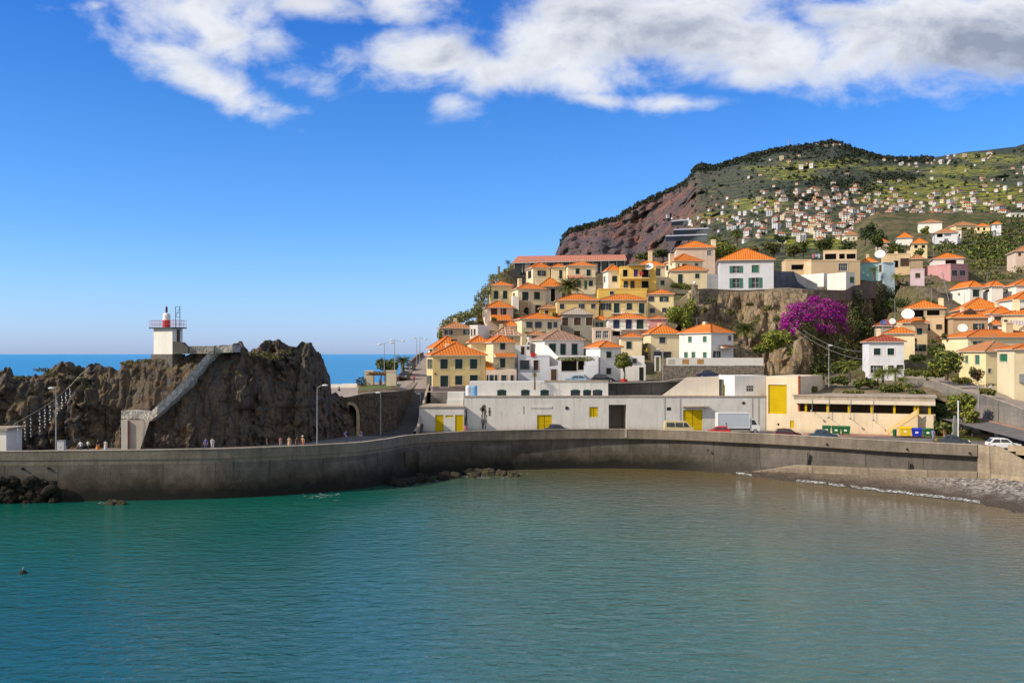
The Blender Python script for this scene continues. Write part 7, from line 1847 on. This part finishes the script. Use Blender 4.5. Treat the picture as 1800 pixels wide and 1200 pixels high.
# ------------------------------------------------------------------ vehicles
M_TYRE, M_RIM = M_RUBBER, plain('rim', (0.45,0.45,0.46), .35, .05, metal=.7)
M_LAMP = plain('headlamp', (0.75,0.76,0.74), .15, .03, spec=.8); M_TAIL = plain('tail_lamp', (0.45,0.02,0.02), .3, .05)
def paint(n, c): return plain('car_' + n, c, .28, .04, spec=.6)
def wheels(t, xs, w, r=.31):
    for x in xs:
        for s in (-1, 1):
            M = Matrix.Translation((x, s*(w-.10), r)) @ Matrix.Rotation(math.pi/2, 4, 'X'); mb = MB(); mb.lathe([(r*.8,-.1),(r,-.07),(r,.07),(r*.8,.1)], 16, M=M); o = mb.build('wheel', M_TYRE, t)
            mb = MB(); mb.lathe([(r*.62,-.115),(r*.6,.115)], 12, M=M); mb.build('rim', M_RIM, o)
def car(label, loc, rz, mat, L=4.1, W=.84, H=1.45, hatch=True, group='cars parked along the quay', name='parked_car'):
    t = thing(name, label, 'car', loc, rz, group); h = L/2; belt = .86; hd = .62*L/4.1
    ws0, ws1 = h-1.05, h-1.75 ; rw1, rw0 = (-h+.65, -h+.15) if hatch else (-h+1.05, -h+.65)
    prof = [(-h+.05,.35),(-h,.55),(-h+.06,belt-.02),(rw0,belt),(rw1,H-.03),(lerp(rw1,ws1,.5),H),(ws1,H-.05),(ws0,belt+.02),(h-.35,belt-.12),(h-.04,.62),(h,.38),(h-.12,.22),(-h+.1,.22)]
    tw = lambda z: W if z < belt-.05 else lerp(W-.02, W-.20, min(1, (z-belt+.05)/(H-belt)))
    mb = MB()
    for s in (-1, 1): mb.poly([(x, s*tw(z), z) for x, z in prof])
    n = len(prof)
    for i in range(n):
        a, b = prof[i], prof[(i+1)%n]; mb.quad((a[0],-tw(a[1]),a[1]),(b[0],-tw(b[1]),b[1]),(b[0],tw(b[1]),b[1]),(a[0],tw(a[1]),a[1]))
    o = mb.build('body', mat, t); bv = o.modifiers.new('bevel', 'BEVEL'); bv.width = .05; bv.segments = 2; bv.limit_method = 'ANGLE'
    def pane(nm, pts): m = MB(); m.poly(pts); m.build(nm, M_GLASS, t)
    f = lambda a, b, k, e=.012: (lerp(a[0],b[0],k), lerp(a[1],b[1],k))
    for nm, a, b, dx in (('windscreen', (ws0, belt+.02), (ws1, H-.05), .02), ('rear_window', (rw0, belt), (rw1, H-.03), -.02)):
        p, q = f(a, b, .12), f(a, b, .9); pane(nm, [(p[0]+dx, -tw(p[1])+.1, p[1]+.015), (p[0]+dx, tw(p[1])-.1, p[1]+.015), (q[0]+dx, tw(q[1])-.08, q[1]+.015), (q[0]+dx, -tw(q[1])+.08, q[1]+.015)])
    mid = lerp(rw1, ws1, .5)
    for s in (-1, 1):
        for xa, xb, xc, xd in ((rw0+.22, mid-.05, mid-.05, rw1+.12), (mid+.05, ws0-.22, ws1-.03, mid+.05)):
            z0, z1 = belt+.05, H-.14; pane('side_window', [(xa, s*(tw(z0)+.012), z0), (xb, s*(tw(z0)+.012), z0), (xc, s*(tw(z1)+.012), z1), (xd, s*(tw(z1)+.012), z1)])
        m = MB(); m.box(h-.2, s*W-.30*(s>0)-0*(s<0), .58, h-.02, s*W+.30*(s<0), .72); m.build('headlight', M_LAMP, t)
        m = MB(); m.box(-h-.01, s*W-.2*(s>0), .62, -h+.08, s*W+.2*(s<0), .8); m.build('tail_light', M_TAIL, t)
        m = MB(); m.box(ws0-.35, s*(W+.02), belt+.02, ws0-.2, s*(W+.17), belt+.16); m.build('wing_mirror', mat, t)
    for nm, x0, x1 in (('bumper', h-.1, h+.05), ('bumper', -h-.05, -h+.1)): m = MB(); m.box(x0, -W+.06, .26, x1, W-.06, .5); m.build(nm, M_DMETAL, t)
    wheels(t, (h-.78, -h+.72), W)
    return t
road = lambda px, D: (X(px, D), D, 5.0)
car('dark blue saloon with a sloping rear window in front of the yellow warehouse door', road(980,157), .02, paint('navy', (0.012,0.016,0.05)), 4.3, hatch=False)
car('bright red hatchback almost hidden by the parapet beside the white lorry', road(1262,153.4), math.pi-.1, paint('red', (0.55,0.012,0.01)), 3.7, H=1.42)
car('dark red car in front of the huge yellow roller shutter', road(1385,148.5), -.1, paint('wine', (0.10,0.008,0.014)), 4.1, H=1.42)
car('blue grey saloon parked beside the row of green bins', road(1448,146.3), -.2, paint('steelblue', (0.03,0.07,0.12)), 4.2, hatch=False)
car('dark grey saloon turning at the planted island', road(1676,136.5), -.35, paint('slate', (0.04,0.055,0.065)), 4.1, hatch=False)
car('white hatchback parked at the right end of the harbour wall', road(1763,131.3), math.pi-.12-math.pi, paint('white', (0.78,0.79,0.80)), 4.1, H=1.46)
car('dark blue saloon parked on the upper street under the terrace wall', (X(1245,178), 178, 13.2), .05, paint('midblue', (0.012,0.022,0.075)), 4.1, hatch=False, group='cars on the upper streets')
car('light blue hatchback half hidden by the white roof edge under the pergola', (X(1011,176), 176, 12.35), math.pi, paint('lightblue', (0.25,0.42,0.55)), 4.0, group='cars on the upper streets')
car('black car parked at the foot of the slim white house', (X(1060,177.5), 177.5, 12.45), .03, paint('black', (0.015,0.016,0.02)), 4.1, group='cars on the upper streets')
car('dark car with headlights facing down the street, lowest of the three', (X(711,203), 203, 12.35), -math.pi/2-.12, paint('graphite', (0.03,0.04,0.045)), 4.0, group='cars on the upper streets')
car('white car parked in the middle of the three on the climbing street', (X(715,211), 211, 13.3), -math.pi/2-.12, paint('white', (0.78,0.79,0.80)), 4.0, group='cars on the upper streets')
car('dark green car highest of the three on the climbing street', (X(721,220), 220, 14.05), -math.pi/2-.12, paint('bottle', (0.02,0.04,0.035)), 4.0, group='cars on the upper streets')
def van():
    t = thing('minibus', 'cream minibus with dark side windows in front of the yellow warehouse gate', 'minibus', road(1192.5,156), 0, 'vehicles on the quay'); cm = paint('cream', (0.62,0.50,0.26)); mb = MB()
    prof = [(-2.2,.3),(-2.25,1.0),(-2.15,1.95),(-2.0,2.05),(.9,2.05),(1.15,1.98),(1.75,1.25),(2.2,1.05),(2.25,.35)]; W = lambda z: .88 if z < 1.1 else lerp(.88, .76, (z-1.1)/.95)
    for s in (-1, 1): mb.poly([(x, s*W(z), z) for x, z in prof])
    for i in range(len(prof)):
        a, b = prof[i], prof[(i+1)%len(prof)]; mb.quad((a[0],-W(a[1]),a[1]),(b[0],-W(b[1]),b[1]),(b[0],W(b[1]),b[1]),(a[0],W(a[1]),a[1]))
    o = mb.build('body', cm, t); bv = o.modifiers.new('bevel', 'BEVEL'); bv.width = .06; bv.segments = 2; bv.limit_method = 'ANGLE'
    for s in (-1, 1):
        for xa, xb, xd in ((-2.0,-.75,-.75), (-.6,.55,.55), (.68,1.62,1.1)):
            m = MB(); m.poly([(xa, s*.895, 1.15), (xb, s*.895, 1.15), (xd, s*.80, 1.82), (xa+.04, s*.80, 1.82)]); m.build('side_window', M_GLASS, t)
        m = MB(); m.box(2.1, s*.55-.14, .68, 2.27, s*.55+.14, .88); m.build('headlight', M_LAMP, t)
    m = MB(); m.poly([(1.78,-.72,1.27),(1.78,.72,1.27),(1.2,.66,1.95),(1.2,-.66,1.95)]); m.build('windscreen', M_GLASS, t); wheels(t, (1.45,-1.4), .86, .33)
van()
def lorry():
    t = thing('box_lorry', 'white box lorry with a pale blue grey cargo body parked by the warehouse', 'lorry', road(1297,157.2), 0, 'vehicles on the quay')
    wm = paint('white', (0.78,0.79,0.80)); mb = MB(); mb.box(-3.3,-1.1,.95,1.55,1.1,3.15); mb.build('cargo_box', paint('cargo', (0.50,0.56,0.64)), t)
    mb = MB()
    for q in ((-3.35,-1.14,3.153,1.6,1.14,3.25),(-3.36,-1.14,.85,-3.302,1.14,3.153),(1.552,-1.14,.85,1.62,1.14,3.153),(-3.3,-1.14,.85,1.55,-1.102,.97)): mb.box(*q)
    mb.build('box_trim', wm, t); mb = MB(); mb.box(-3.3,-.45,.55,3.0,.45,.85); mb.build('chassis', M_DMETAL, t)
    mb = MB(); prof = [(1.72,.45),(1.72,2.35),(2.35,2.35),(2.95,1.45),(3.25,1.25),(3.3,.45)]
    for s in (-1, 1): mb.poly([(x, s*1.02, z) for x, z in prof])
    for i in range(6): a, b = prof[i], prof[(i+1)%6]; mb.quad((a[0],-1.02,a[1]),(b[0],-1.02,b[1]),(b[0],1.02,b[1]),(a[0],1.02,a[1]))
    o = mb.build('cab', wm, t); bv = o.modifiers.new('bevel', 'BEVEL'); bv.width = .06; bv.segments = 2; bv.limit_method = 'ANGLE'
    m = MB(); m.poly([(2.93,-.9,1.52),(2.93,.9,1.52),(2.4,.88,2.31),(2.4,-.88,2.31)]); m.build('windscreen', M_GLASS, t)
    for s in (-1, 1):
        m = MB(); m.poly([(1.95,s*1.03,1.4),(2.82,s*1.03,1.4),(2.36,s*1.03,2.18),(1.95,s*1.03,2.18)]); m.build('side_window', M_GLASS, t)
        m = MB(); m.box(3.2,s*.75-.15,.75,3.33,s*.75+.15,.95); m.build('headlight', M_LAMP, t)
    m = MB(); m.box(3.2,-1,.4,3.36,1,.68); m.build('bumper', M_BLUE, t); wheels(t, (2.5,-1.9), 1.02, .42)
lorry()
# ------------------------------------------------------------------ bins, lamps, dishes, aerials
def bin_(label, loc, rz, mat, w=1.3, h=1.3, lab=True, group='wheeled bins in front of the market hall'):
    t = thing('wheeled_bin', label, 'bin', loc, rz, group); mb = MB(); a, b = w*.42, w*.5; d0, d1 = .42*w*.75, .5*w*.75
    vs = [(-a,-d0,.18),(a,-d0,.18),(a,d0,.18),(-a,d0,.18),(-b,-d1,h*.82),(b,-d1,h*.82),(b,d1,h*.82),(-b,d1,h*.82)]
    mb.add(vs, [(0,3,2,1),(4,5,6,7),(0,1,5,4),(1,2,6,5),(2,3,7,6),(3,0,4,7)]); o = mb.build('body', mat, t)
    mb = MB(); n = 6; mb.box(-b-.04,-d1-.05,h*.82+.003,b+.04,d1+.05,h*.86)
    for k in range(n):
        w0, w1 = math.pi*k/n, math.pi*(k+1)/n; f = lambda q, x: (x, -d1*math.cos(q), h*.86 + h*.16*math.sin(q)); mb.quad(f(w0,-b), f(w0,b), f(w1,b), f(w1,-b))
    for s in (-b, b): mb.poly([(s, -d1*math.cos(math.pi*k/n), h*.86+h*.16*math.sin(math.pi*k/n)) for k in range(n+1)])
    mb.build('lid', mat, t)
    for x in (-a*.8, a*.8):
        for y in (-d0*.8, d0*.8): m = MB(); m.lathe([(.1,-.04),(.1,.04)], 8, M=Matrix.Translation((x,y,.1)) @ Matrix.Rotation(math.pi/2,4,'Y')); m.build('wheel', M_RUBBER, t)
    if lab: m = MB(); m.quad((-.2,-d1*.95-.006,h*.42),(.2,-d1*.95-.006,h*.42),(.2,-d1-.0,h*.62),(-.2,-d1-.0,h*.62)); m.build('label_plate', M_WHITEP, t)
BG = plain('bin_green', (0.015,0.11,0.035), .45, .1); BY = plain('bin_yellow', (0.68,0.46,0.01), .45, .08); BB = plain('bin_blue', (0.012,0.03,0.42), .45, .08)
rz = math.atan2(150.5-158, X(1641,150.5)-X(1396,158)); zb_ = 5.14
for px, lab, m, w in ((1453,'leftmost green bin behind the blue grey saloon',BG,1.25),(1470,'middle green bin of the three by the saloon',BG,1.35),(1486.5,'right green bin of the three by the saloon',BG,1.35),(1591.5,'large yellow recycling bin at the foot of the yellow stair',BY,1.7),(1611.5,'blue recycling bin between the yellow and green ones',BB,1.5),(1631,'green bin at the corner beside the person in blue',BG,1.35)):
    D = interp(px, [(1396,155.3),(1641,147.6)]); bin_(lab, (X(px,D), D, zb_), rz, m, w, 1.5 if m is BY else 1.35)
D = 149.6; q = thing('litter_bin', 'small round green litter bin left of the yellow recycling bin', 'bin', (X(1572.5,D), D, zb_)); mb = MB(); mb.lathe([(.26,0),(.3,.8),(.32,.85),(.3,.95)], 12); mb.build('body', BG, q); mb = MB(); mb.lathe([(.31,.953),(.2,1.08),(.05,1.1)], 12); mb.build('lid', BG, q)
def lamp(label, px, ytop, yb, D, arms=((8,2),), group='street lamps', tilt=0):
    t = thing('street_lamp', label, 'street lamp', P(px, yb, D), 0, group); k = D/F; H = (yb-ytop)*k; mb = MB(); mb.tube([(0,0,-.5),(0,0,H*.5),(0,0,H)], [.10,.075,.05], 7); mb.build('pole', M_METAL, t)
    for dx, up in arms:
        a = Vector((dx*k, 0, H + up*k)); mb = MB(); mb.tube([(0,0,H-.05), (a.x*.5,0,lerp(H,a.z,.75)), a], .035, 5); o = mb.build('arm', M_METAL, t)
        mb = MB(); s = math.copysign(1, dx); mb.lathe([(.04,-.45),(.13,-.25),(.15,.1),(.05,.35)], 8, M=Matrix.Translation(a + Vector((s*.2,0,0))) @ Matrix.Rotation(math.pi/2,4,'Y')); mb.build('lamp_head', plain('lamp_head', (0.6,0.62,0.64), .35, .05), o)
lamp('tall quay lamp standing before the right end of the big rock', 557.5, 681, 786, 137.5, ((12,4),))
lamp('quay lamp at the left with a small head beside the light strings', 98.5, 681, 790, 124.5, ((-5,-1),))
lamp('double armed plaza lamp nearest the pergola', 675.5, 603, 684, 176, ((-6,-2),(12,1)))
lamp('plaza lamp with a long arm left of the palm', 693.5, 597, 668, 196, ((14,-2),(-3,-1)))
lamp('left lamp of the close pair above the climbing street', 732.5, 594, 650, 226, ((-3,0),))
lamp('right lamp of the close pair above the climbing street', 738, 592, 648, 230, ((9,-4),))
lamp('thin grey lamp post before the stone wall left of the ramp', 669, 690, 770, 153, ((-1.5,0),))
lamp('short post beside the pale parapet at the top of the ramp', 739, 692, 712, 171, ((-1,0),))
lamp('white ball topped lamp post among the hedges on the bank', 1457, 607, 676, 168, ((1.2,0),))
lamp('dark lamp with a white horizontal head beside the climbing road', 1720, 676, 712, 144, ((20,-4),))
lamp('thin lamp between the round tree and the garden gate', 1165.5, 615, 672, 181.5, ((-6,1),))
q = thing('flag_pole', 'bare white pole rising in front of the island trees', 'pole', P(1684.5, 772, 145.5)); mb = MB(); mb.tube([(0,0,-.5),(0,0,(772-705)*145.5/F)], .10, 8); mb.build('shaft', M_WHITEP, q); mb = MB(); mb.lathe([(.14,0),(.14,.1)], 8, (0,0,(772-705)*145.5/F)); mb.build('cap', M_WHITEP, q)
q = thing('stone_obelisk', 'narrow grey tapering obelisk between the bushes on the island', 'obelisk', P(1678, 766, 147)); mb = MB(); mb.add([(-.45,-.3,-.3),(.45,-.3,-.3),(.45,.3,-.3),(-.45,.3,-.3),(-.12,-.1,3.0),(.12,-.1,3.0),(.12,.1,3.0),(-.12,.1,3.0)], [(0,1,5,4),(1,2,6,5),(2,3,7,6),(3,0,4,7),(4,5,6,7)]); mb.build('shaft', plain('obelisk', (0.25,0.26,0.24), .8, .2), q)
def dish(label, px, py, D, rpx, az=-.5, el=.35, mast=1.0, mat=None, base=None):
    r = rpx*D/F; c = P(px, py, D); t = thing('satellite_dish', label, 'satellite dish', c, 0, None)
    M = Matrix.Rotation(az, 4, 'Z') @ Matrix.Rotation(math.pi/2 - el, 4, 'X'); mb = MB(); rings = [(r*f, r*.22*f*f) for f in (.02,.25,.5,.75,.9,1)]
    prof = rings + [(r*.985, r*.215 - .04), (r*.5, -.02)]
    mb.lathe(prof, 22, M=M); mb.build('reflector', mat or M_WHITEP, t, smooth=True)
    mb = MB(); f = M @ Vector((0,0,r*.85)); e = M @ Vector((0,-r*.95,r*.2)); mb.tube([e, f], .03, 4); mb.lathe([(.07,-.08),(.07,.08)], 6, f); mb.build('feed_arm', M_METAL, t)
    mb = MB(); mb.tube([(0,.1,0),(0,.3,-r*.4),(0,.3,-r-mast)], .06, 5); mb.build('mount', M_METAL, t)
dish('big white satellite dish on the flat roof above the blue box house', 1547, 447.5, 258, 9, -.4, .6)
dish('largest white satellite dish, on the orange roof of the right village', 1596, 553, 197, 11, -.35, .6)
dish('small round white dish just left of the largest one', 1568.5, 565, 195, 5.6, -.3, .35)
dish('blue satellite dish at the left edge of the right village', 1553, 567, 194, 5.2, -.3, .35, mat=plain('dish_blue', (0.06,0.10,0.28), .4, .05))
dish('white dish fixed on the front wall of the brownish dormer house', 1692, 577, 197.5, 8.2, -.3, .5, .3)
dish('white dish standing over the laundry balconies of the yellow house', 1141.5, 469, 254, 7.5, -.4, .6)
def aerial(label, px, ytop, yb, D, n=5):
    t = thing('roof_aerial', label, 'aerial', P(px, yb, D)); k = D/F; H = (yb-ytop)*k; mb = MB(); mb.tube([(0,0,0),(0,0,H)], .035, 4); mb.build('mast', M_METAL, t); mb = MB(); mb.tube([(-.7,0,H-.1),(.7,0,H-.1)], .02, 3)
    for j in range(n): x = -.65 + 1.3*j/(n-1); mb.tube([(x,-.3,H-.1),(x,.3,H-.1)], .015, 3); mb.tube([(x,0,H-.35),(x,0,H+.15)], .015, 3)
    mb.build('antenna', M_METAL, t); return t
aerial('tall aerial mast left of the largest dish', 1573, 526, 560, 199); aerial('aerial with a cross bar beside the loggia chimney', 1637.5, 506, 532, 214); aerial('black pole aerial in front of the stone archway house', 930, 500, 560, 236); aerial('thin dark aerial on the pinkish house left of the archway', 883.5, 525, 560, 229); aerial('pole aerial on the old grey house', 1045.5, 540, 585, 214); aerial('crossed aerial by the top hill house', 1243, 428, 500, 258); aerial('aerial above the cream flat block', 1558, 425, 447, 276); aerial('white mast by the pink house', 1640.5, 430, 456, 266)
rng = random.Random(91)
for px, yt, yb, D in [(871,482,500,249),(925,484,500,244),(952,455,466,271),(1020,445,462,267),(1085,506,520,231),(1100,501,519,231),(1160,497,512,235),(1020,525,545,222),(985,563,583,193),(1062,588,603,185),(1100,538,553,211),(1165,557,573,193),(1216,456,470,261),(1225,558,573,190),(1600,560,575,189),(1700,508,527,214),(1735,480,496,240),(1745,588,603,171)]:
    aerial('thin metal television aerial on a village roof', px, yt, yb + 4, D, 4)['group'] = 'television aerials on the village roofs'
q = thing('leaning_pole', 'pale leaning pole in front of the shaded gully by the white row', 'pole', P(1668, 522, 243)); mb = MB(); mb.tube([(0,0,-1),(-1.5,0,5.6)], .11, 6); mb.build('shaft', M_METAL, q); mb = MB(); mb.tube([(-1.5,0,5.6),(-2.0,-.1,6.1)], .14, 6); mb.build('head', M_WHITEP, q)
# overhead wires
for k, (a, b, s, lab) in enumerate([((1395,575,205),(1520,632,178),1.2,'lower overhead wire running from the cliff to the shaded house'), ((1412,580,205),(1519,618,179),1.0,'upper overhead wire running from the cliff to the shaded house')]):
    A, B = P(*a), P(*b); mb = MB(); mb.tube([A.lerp(B, f) - Vector((0,0,s*4*f*(1-f))) for f in np.linspace(0,1,14)], .022, 4); tag(mb.build('overhead_wire', plain('wire_grey', (0.35,0.35,0.36), .6, .05)), lab, 'wire')
# laundry
def laundry(label, px0, px1, py, D, cols):
    t = thing('washing_line', label, 'washing line'); A, B = P(px0, py, D), P(px1, py, D); mb = MB(); mb.tube([A, A.lerp(B,.5) - Vector((0,0,.1)), B], .015, 3); mb.build('line', M_METAL, t); rng = random.Random(px0)
    for k, c in enumerate(cols):
        f = (k+.5)/len(cols); p = A.lerp(B, f) - Vector((0,0,.06)); w = (B-A).length/len(cols)*.4; h = rng.uniform(.6, 1.2); mb = MB(); rows = [[p + Vector((w*u, .06*math.sin(u*5+z*3), -h*z)) for u in (-1,-.5,0,.5,1)] for z in (0,.33,.66,1)]; mb.grid(rows); mb.build('cloth', plain('cloth_%d' % (hash(c) % 9999), c, .9, .08), t)
laundry('washing line of pale lilac and white cloths by the very tall chimney', 1775, 1800, 563, 204, [(.6,.45,.6),(.75,.75,.78),(.7,.55,.72),(.6,.62,.75),(.72,.7,.75)])
laundry('washing line with red and dark clothes below the yellow balconies', 1104, 1130, 507, 252.5, [(.4,.03,.05),(.6,.58,.6),(.03,.03,.1),(.35,.05,.08),(.6,.55,.55),(.05,.05,.12)])
laundry('red cloth drying on the upper yellow balcony', 1124, 1131, 477, 253.4, [(.55,.03,.03),(.5,.04,.03)])
laundry('pink and blue washing on the flat roof behind the veranda', 1427, 1442, 446, 259, [(.6,.15,.25),(.35,.45,.6),(.5,.55,.65)])
q = thing('closed_parasol', 'folded brown parasol standing on the plaza by the sea', 'parasol', P(596, 700, 170)); mb = MB(); mb.lathe([(.05,0),(.05,.5)], 6); mb.build('pole', M_WOOD, q); mb = MB(); mb.lathe([(.28,.3),(.34,.6),(.2,1.5),(.04,2.1)], 10); mb.build('canopy', M_BROWN, q)
q = thing('dark_planter', 'dark shrub in a tub left of the plaza pillars', 'planter', P(635, 684, 170)); mb = MB(); mb.lathe([(.5,0),(.6,.7),(.5,.72)], 10); mb.build('tub', M_WOOD, q); leaves('shrub', [((0,0,1.3),(.9,.7,.8))], 260, .16, [LG[0], M_BROWN], q)
q = thing('portable_tanks', 'pair of blue and white water tanks at the corner of the warehouse roof', 'water tank', (X(829,164.6), 164.6, Z(697.5,163)+.02)); 
for k, (x, m) in enumerate(((-.55, plain('tank_white', (0.7,0.74,0.8), .4, .05)), (.5, plain('tank_blue', (0.15,0.35,0.62), .4, .05)))): mb = MB(); mb.lathe([(.42,0),(.45,.1),(.45,1.6),(.3,1.8),(.05,1.85)], 12, (x,0,0)); mb.build('tank', m, q)
q = thing('white_sign', 'small white square road sign at the planted island', 'sign', P(1751, 768, 144)); mb = MB(); mb.tube([(0,0,-.6),(0,0,.3)], .05, 5); mb.build('post', M_METAL, q); mb = MB(); mb.box(-.3,-.06,.15,.3,-.03,.75); mb.build('panel', M_WHITEP, q)
q = thing('orange_post', 'slim rust coloured post in the bushes of the island', 'post', P(1659.5, 770, 143)); mb = MB(); mb.box(-.1,-.1,-.5,.1,.1,1.25); mb.build('shaft', plain('rust_post', (0.32,0.11,0.05), .8, .2), q); mb = MB(); mb.box(-.14,-.14,1.253,.14,.14,1.33); mb.build('cap', M_DMETAL, q)

# ------------------------------------------------------------------ people
def person_mesh(step, arm):
    """one continuous skinned figure 1.7 m tall facing -Y"""
    J = {'pel':(0,0,.95), 'wst':(0,.01,1.10), 'chs':(0,.0,1.30), 'nck':(0,.01,1.46), 'hd0':(0,-.01,1.55), 'hd1':(0,-.015,1.66),
         'hl':(.10,0,.90),'kl':(.105,-.10*step-.01,.49),'al':(.11,.05*step,.08),'tl':(.115,.05*step-.15,.04),
         'hr':(-.10,0,.90),'kr':(-.105,.02*step-.02,.49),'ar':(-.11,.22*step+.02,.09),'tr':(-.115,.22*step-.11,.04),
         'sl':(.19,0,1.39),'el':(.25,.03+.1*step,1.12),'wl':(.24,-.06*arm+.08*step,.88),'ml':(.235,-.09*arm+.08*step,.78),
         'sr':(-.19,0,1.39),'er':(-.25,.02-.1*step,1.12),'wr':(-.24,-.10*arm-.14*step,.89),'mr':(-.235,-.14*arm-.17*step,.79)}
    E = ['pel wst','wst chs','chs nck','nck hd0','hd0 hd1','pel hl','hl kl','kl al','al tl','pel hr','hr kr','kr ar','ar tr','chs sl','sl el','el wl','wl ml','chs sr','sr er','er wr','wr mr']
    R = dict(pel=(.145,.10), wst=(.125,.09), chs=(.155,.105), nck=(.055,.055), hd0=(.08,.095), hd1=(.075,.09), hl=(.085,.085), kl=(.06,.06), al=(.042,.045), tl=(.04,.03), sl=(.06,.06), el=(.042,.042), wl=(.03,.03), ml=(.035,.022))
    names = list(J); me = bpy.data.meshes.new('person'); me.from_pydata([J[n] for n in names], [tuple(names.index(q) for q in e.split()) for e in E], [])
    o = bpy.data.objects.new('person_tmp', me); COL.objects.link(o); sk = o.modifiers.new('skin', 'SKIN'); sk.use_smooth_shade = True
    for i, n in enumerate(names):
        k = n if n in R else n[:-1] + 'l'; me.skin_vertices[0].data[i].radius = R[k]; me.skin_vertices[0].data[i].use_root = (n == 'pel')
    ss = o.modifiers.new('sub', 'SUBSURF'); ss.levels = 1; ss.render_levels = 1
    dg = bpy.context.evaluated_depsgraph_get(); out = bpy.data.meshes.new_from_object(o.evaluated_get(dg)); bpy.data.objects.remove(o); return out
PM = [person_mesh(0, .6), person_mesh(1.0, .8), person_mesh(.6, 1.6)]
SKIN = plain('skin', (0.42,0.24,0.16), .6, .06)
def clothm(c): return plain('fabric_%d_%d_%d' % tuple(int(q*255) for q in c), c, .85, .08)
def person(label, px, D, z, rz, pose, top, legs, hair=(0.03,0.02,0.015), s=1.0, dress=False, hat=None, bag=None):
    me = PM[pose].copy(); mats = [SKIN, clothm(top), clothm(legs), plain('shoe', (0.03,0.028,0.025), .7, .1)]
    for m in mats: me.materials.append(m)
    for p in me.polygons:
        c = p.center; zz = c.z; a = abs(c.x) > .205
        p.material_index = 3 if zz < .085 else (2 if zz < (.98) and not (a and zz < .96) else (1 if zz < 1.45 and not (a and zz < 1.13) else 0))
        if a and zz < 1.13: p.material_index = 0
        p.use_smooth = True
    t = thing('person', label, 'person', (X(px, D), D, z), rz, None); t.scale = (s,)*3
    o = link('body', me, t)
    mb = MB(); mb.lathe([(.088,-.02),(.105,.03),(.098,.09),(.06,.135),(.01,.15)], 10, (0,.012,1.60)); 
    mb.box(-.075,.06,1.5,.075,.105,1.64); mb.build('hair', clothm(hair), t, smooth=True)
    mb = MB(); 
    for x in (-.034,.034): mb.box(x-.012,-.108,1.612,x+.012,-.098,1.626)
    mb.box(-.025,-.104,1.555,.025,-.096,1.563); mb.build('face', clothm((.06,.03,.03)), t)
    if dress: mb = MB(); mb.lathe([(.27,.42),(.22,.75),(.165,1.02)], 14); mb.build('skirt', clothm(legs), t)
    if hat: mb = MB(); mb.lathe([(.19,1.68),(.19,1.70),(.11,1.71),(.10,1.80),(.04,1.83)], 12, (0,0,0)); mb.build('hat', clothm(hat), t)
    if bag: mb = MB(); mb.box(-.16,.10,1.05,.16,.27,1.45); o = mb.build('backpack', clothm(bag), t); bv = o.modifiers.new('bevel','BEVEL'); bv.width = .05; bv.segments = 2
    return t
PQ = [('person in a white top walking leftmost on the quay before the rock', 141.5, 125.3, 0, 1, (.75,.76,.78), (.10,.12,.2)), ('person in a pale shirt second from the left on the quay', 154.5, 125.6, 2.6, 2, (.55,.53,.5), (.08,.07,.07)),
    ('person in black with an orange skirt on the quay', 172, 125.8, 1.2, 0, (.03,.03,.035), (.6,.2,.05)), ('person in a light triangular cape standing right of the one in black', 185.5, 126, 0, 0, (.62,.55,.52), (.6,.52,.5)),
    ('person in a violet shirt left of the one in pale clothes below the stairs', 361.5, 128.4, 0, 0, (.16,.12,.36), (.12,.1,.25)), ('person in pale clothes right of the violet shirt', 373.5, 128.5, .5, 1, (.68,.62,.62), (.6,.55,.58)),
    ('person with dark hair and bare arms alone near the lamp on the quay', 469, 129.5, 2, 0, (.10,.05,.04), (.06,.05,.05)), ('person in a pink shirt left of the small group by the lamp', 493, 130, 1, 1, (.5,.25,.25), (.3,.25,.25)),
    ('person in a tan dress in the small group by the lamp', 508.5, 130.3, 0, 0, (.5,.33,.2), (.45,.3,.2)), ('person in dark brown with a bag in the small group', 522, 130.6, .5, 2, (.12,.07,.05), (.07,.05,.05)),
    ('person in orange and white holding something pale blue beside the lamp', 532, 130.8, -.3, 0, (.6,.35,.2), (.5,.2,.1)), ('tall person in dark violet clothes before the archway', 608.5, 140, 1.3, 1, (.07,.05,.20), (.05,.045,.12)),
    ('person in dark blue right of the archway', 635, 141.5, -1.2, 2, (.04,.05,.16), (.04,.05,.12)), ('person in pink at the left corner of the warehouse', 818, 152.5, 0, 0, (.6,.2,.28), (.4,.1,.15)),
    ('person standing at the rear of the red car beside the lorry', 1277, 155, 1, 0, (.35,.25,.22), (.05,.05,.06)), ('person in a light blue shirt walking past the right hand green bin', 1640, 144.5, 1.8, 1, (.22,.26,.55), (.25,.28,.5))]
for k, (lab, px, D, rz, pose, top, legs) in enumerate(PQ):
    person(lab, px, D, 5.14 if k == 15 and False else 5.0, rz, pose, top, legs, s=1.0 + .03*((k*7) % 3 - 1), dress=k in (2,3,8), hat=(.7,.66,.55) if k in (10,) else None, bag=(.1,.08,.25) if k in (11,12) else None)
person('person in a bright pink top walking down the climbing street', 727.5, 193, 11.72, .3, 1, (.65,.04,.20), (.05,.04,.05))
person('person standing under the plaza pergola', 668.5, 172, 11.55, 0, 0, (.25,.2,.25), (.06,.06,.08))
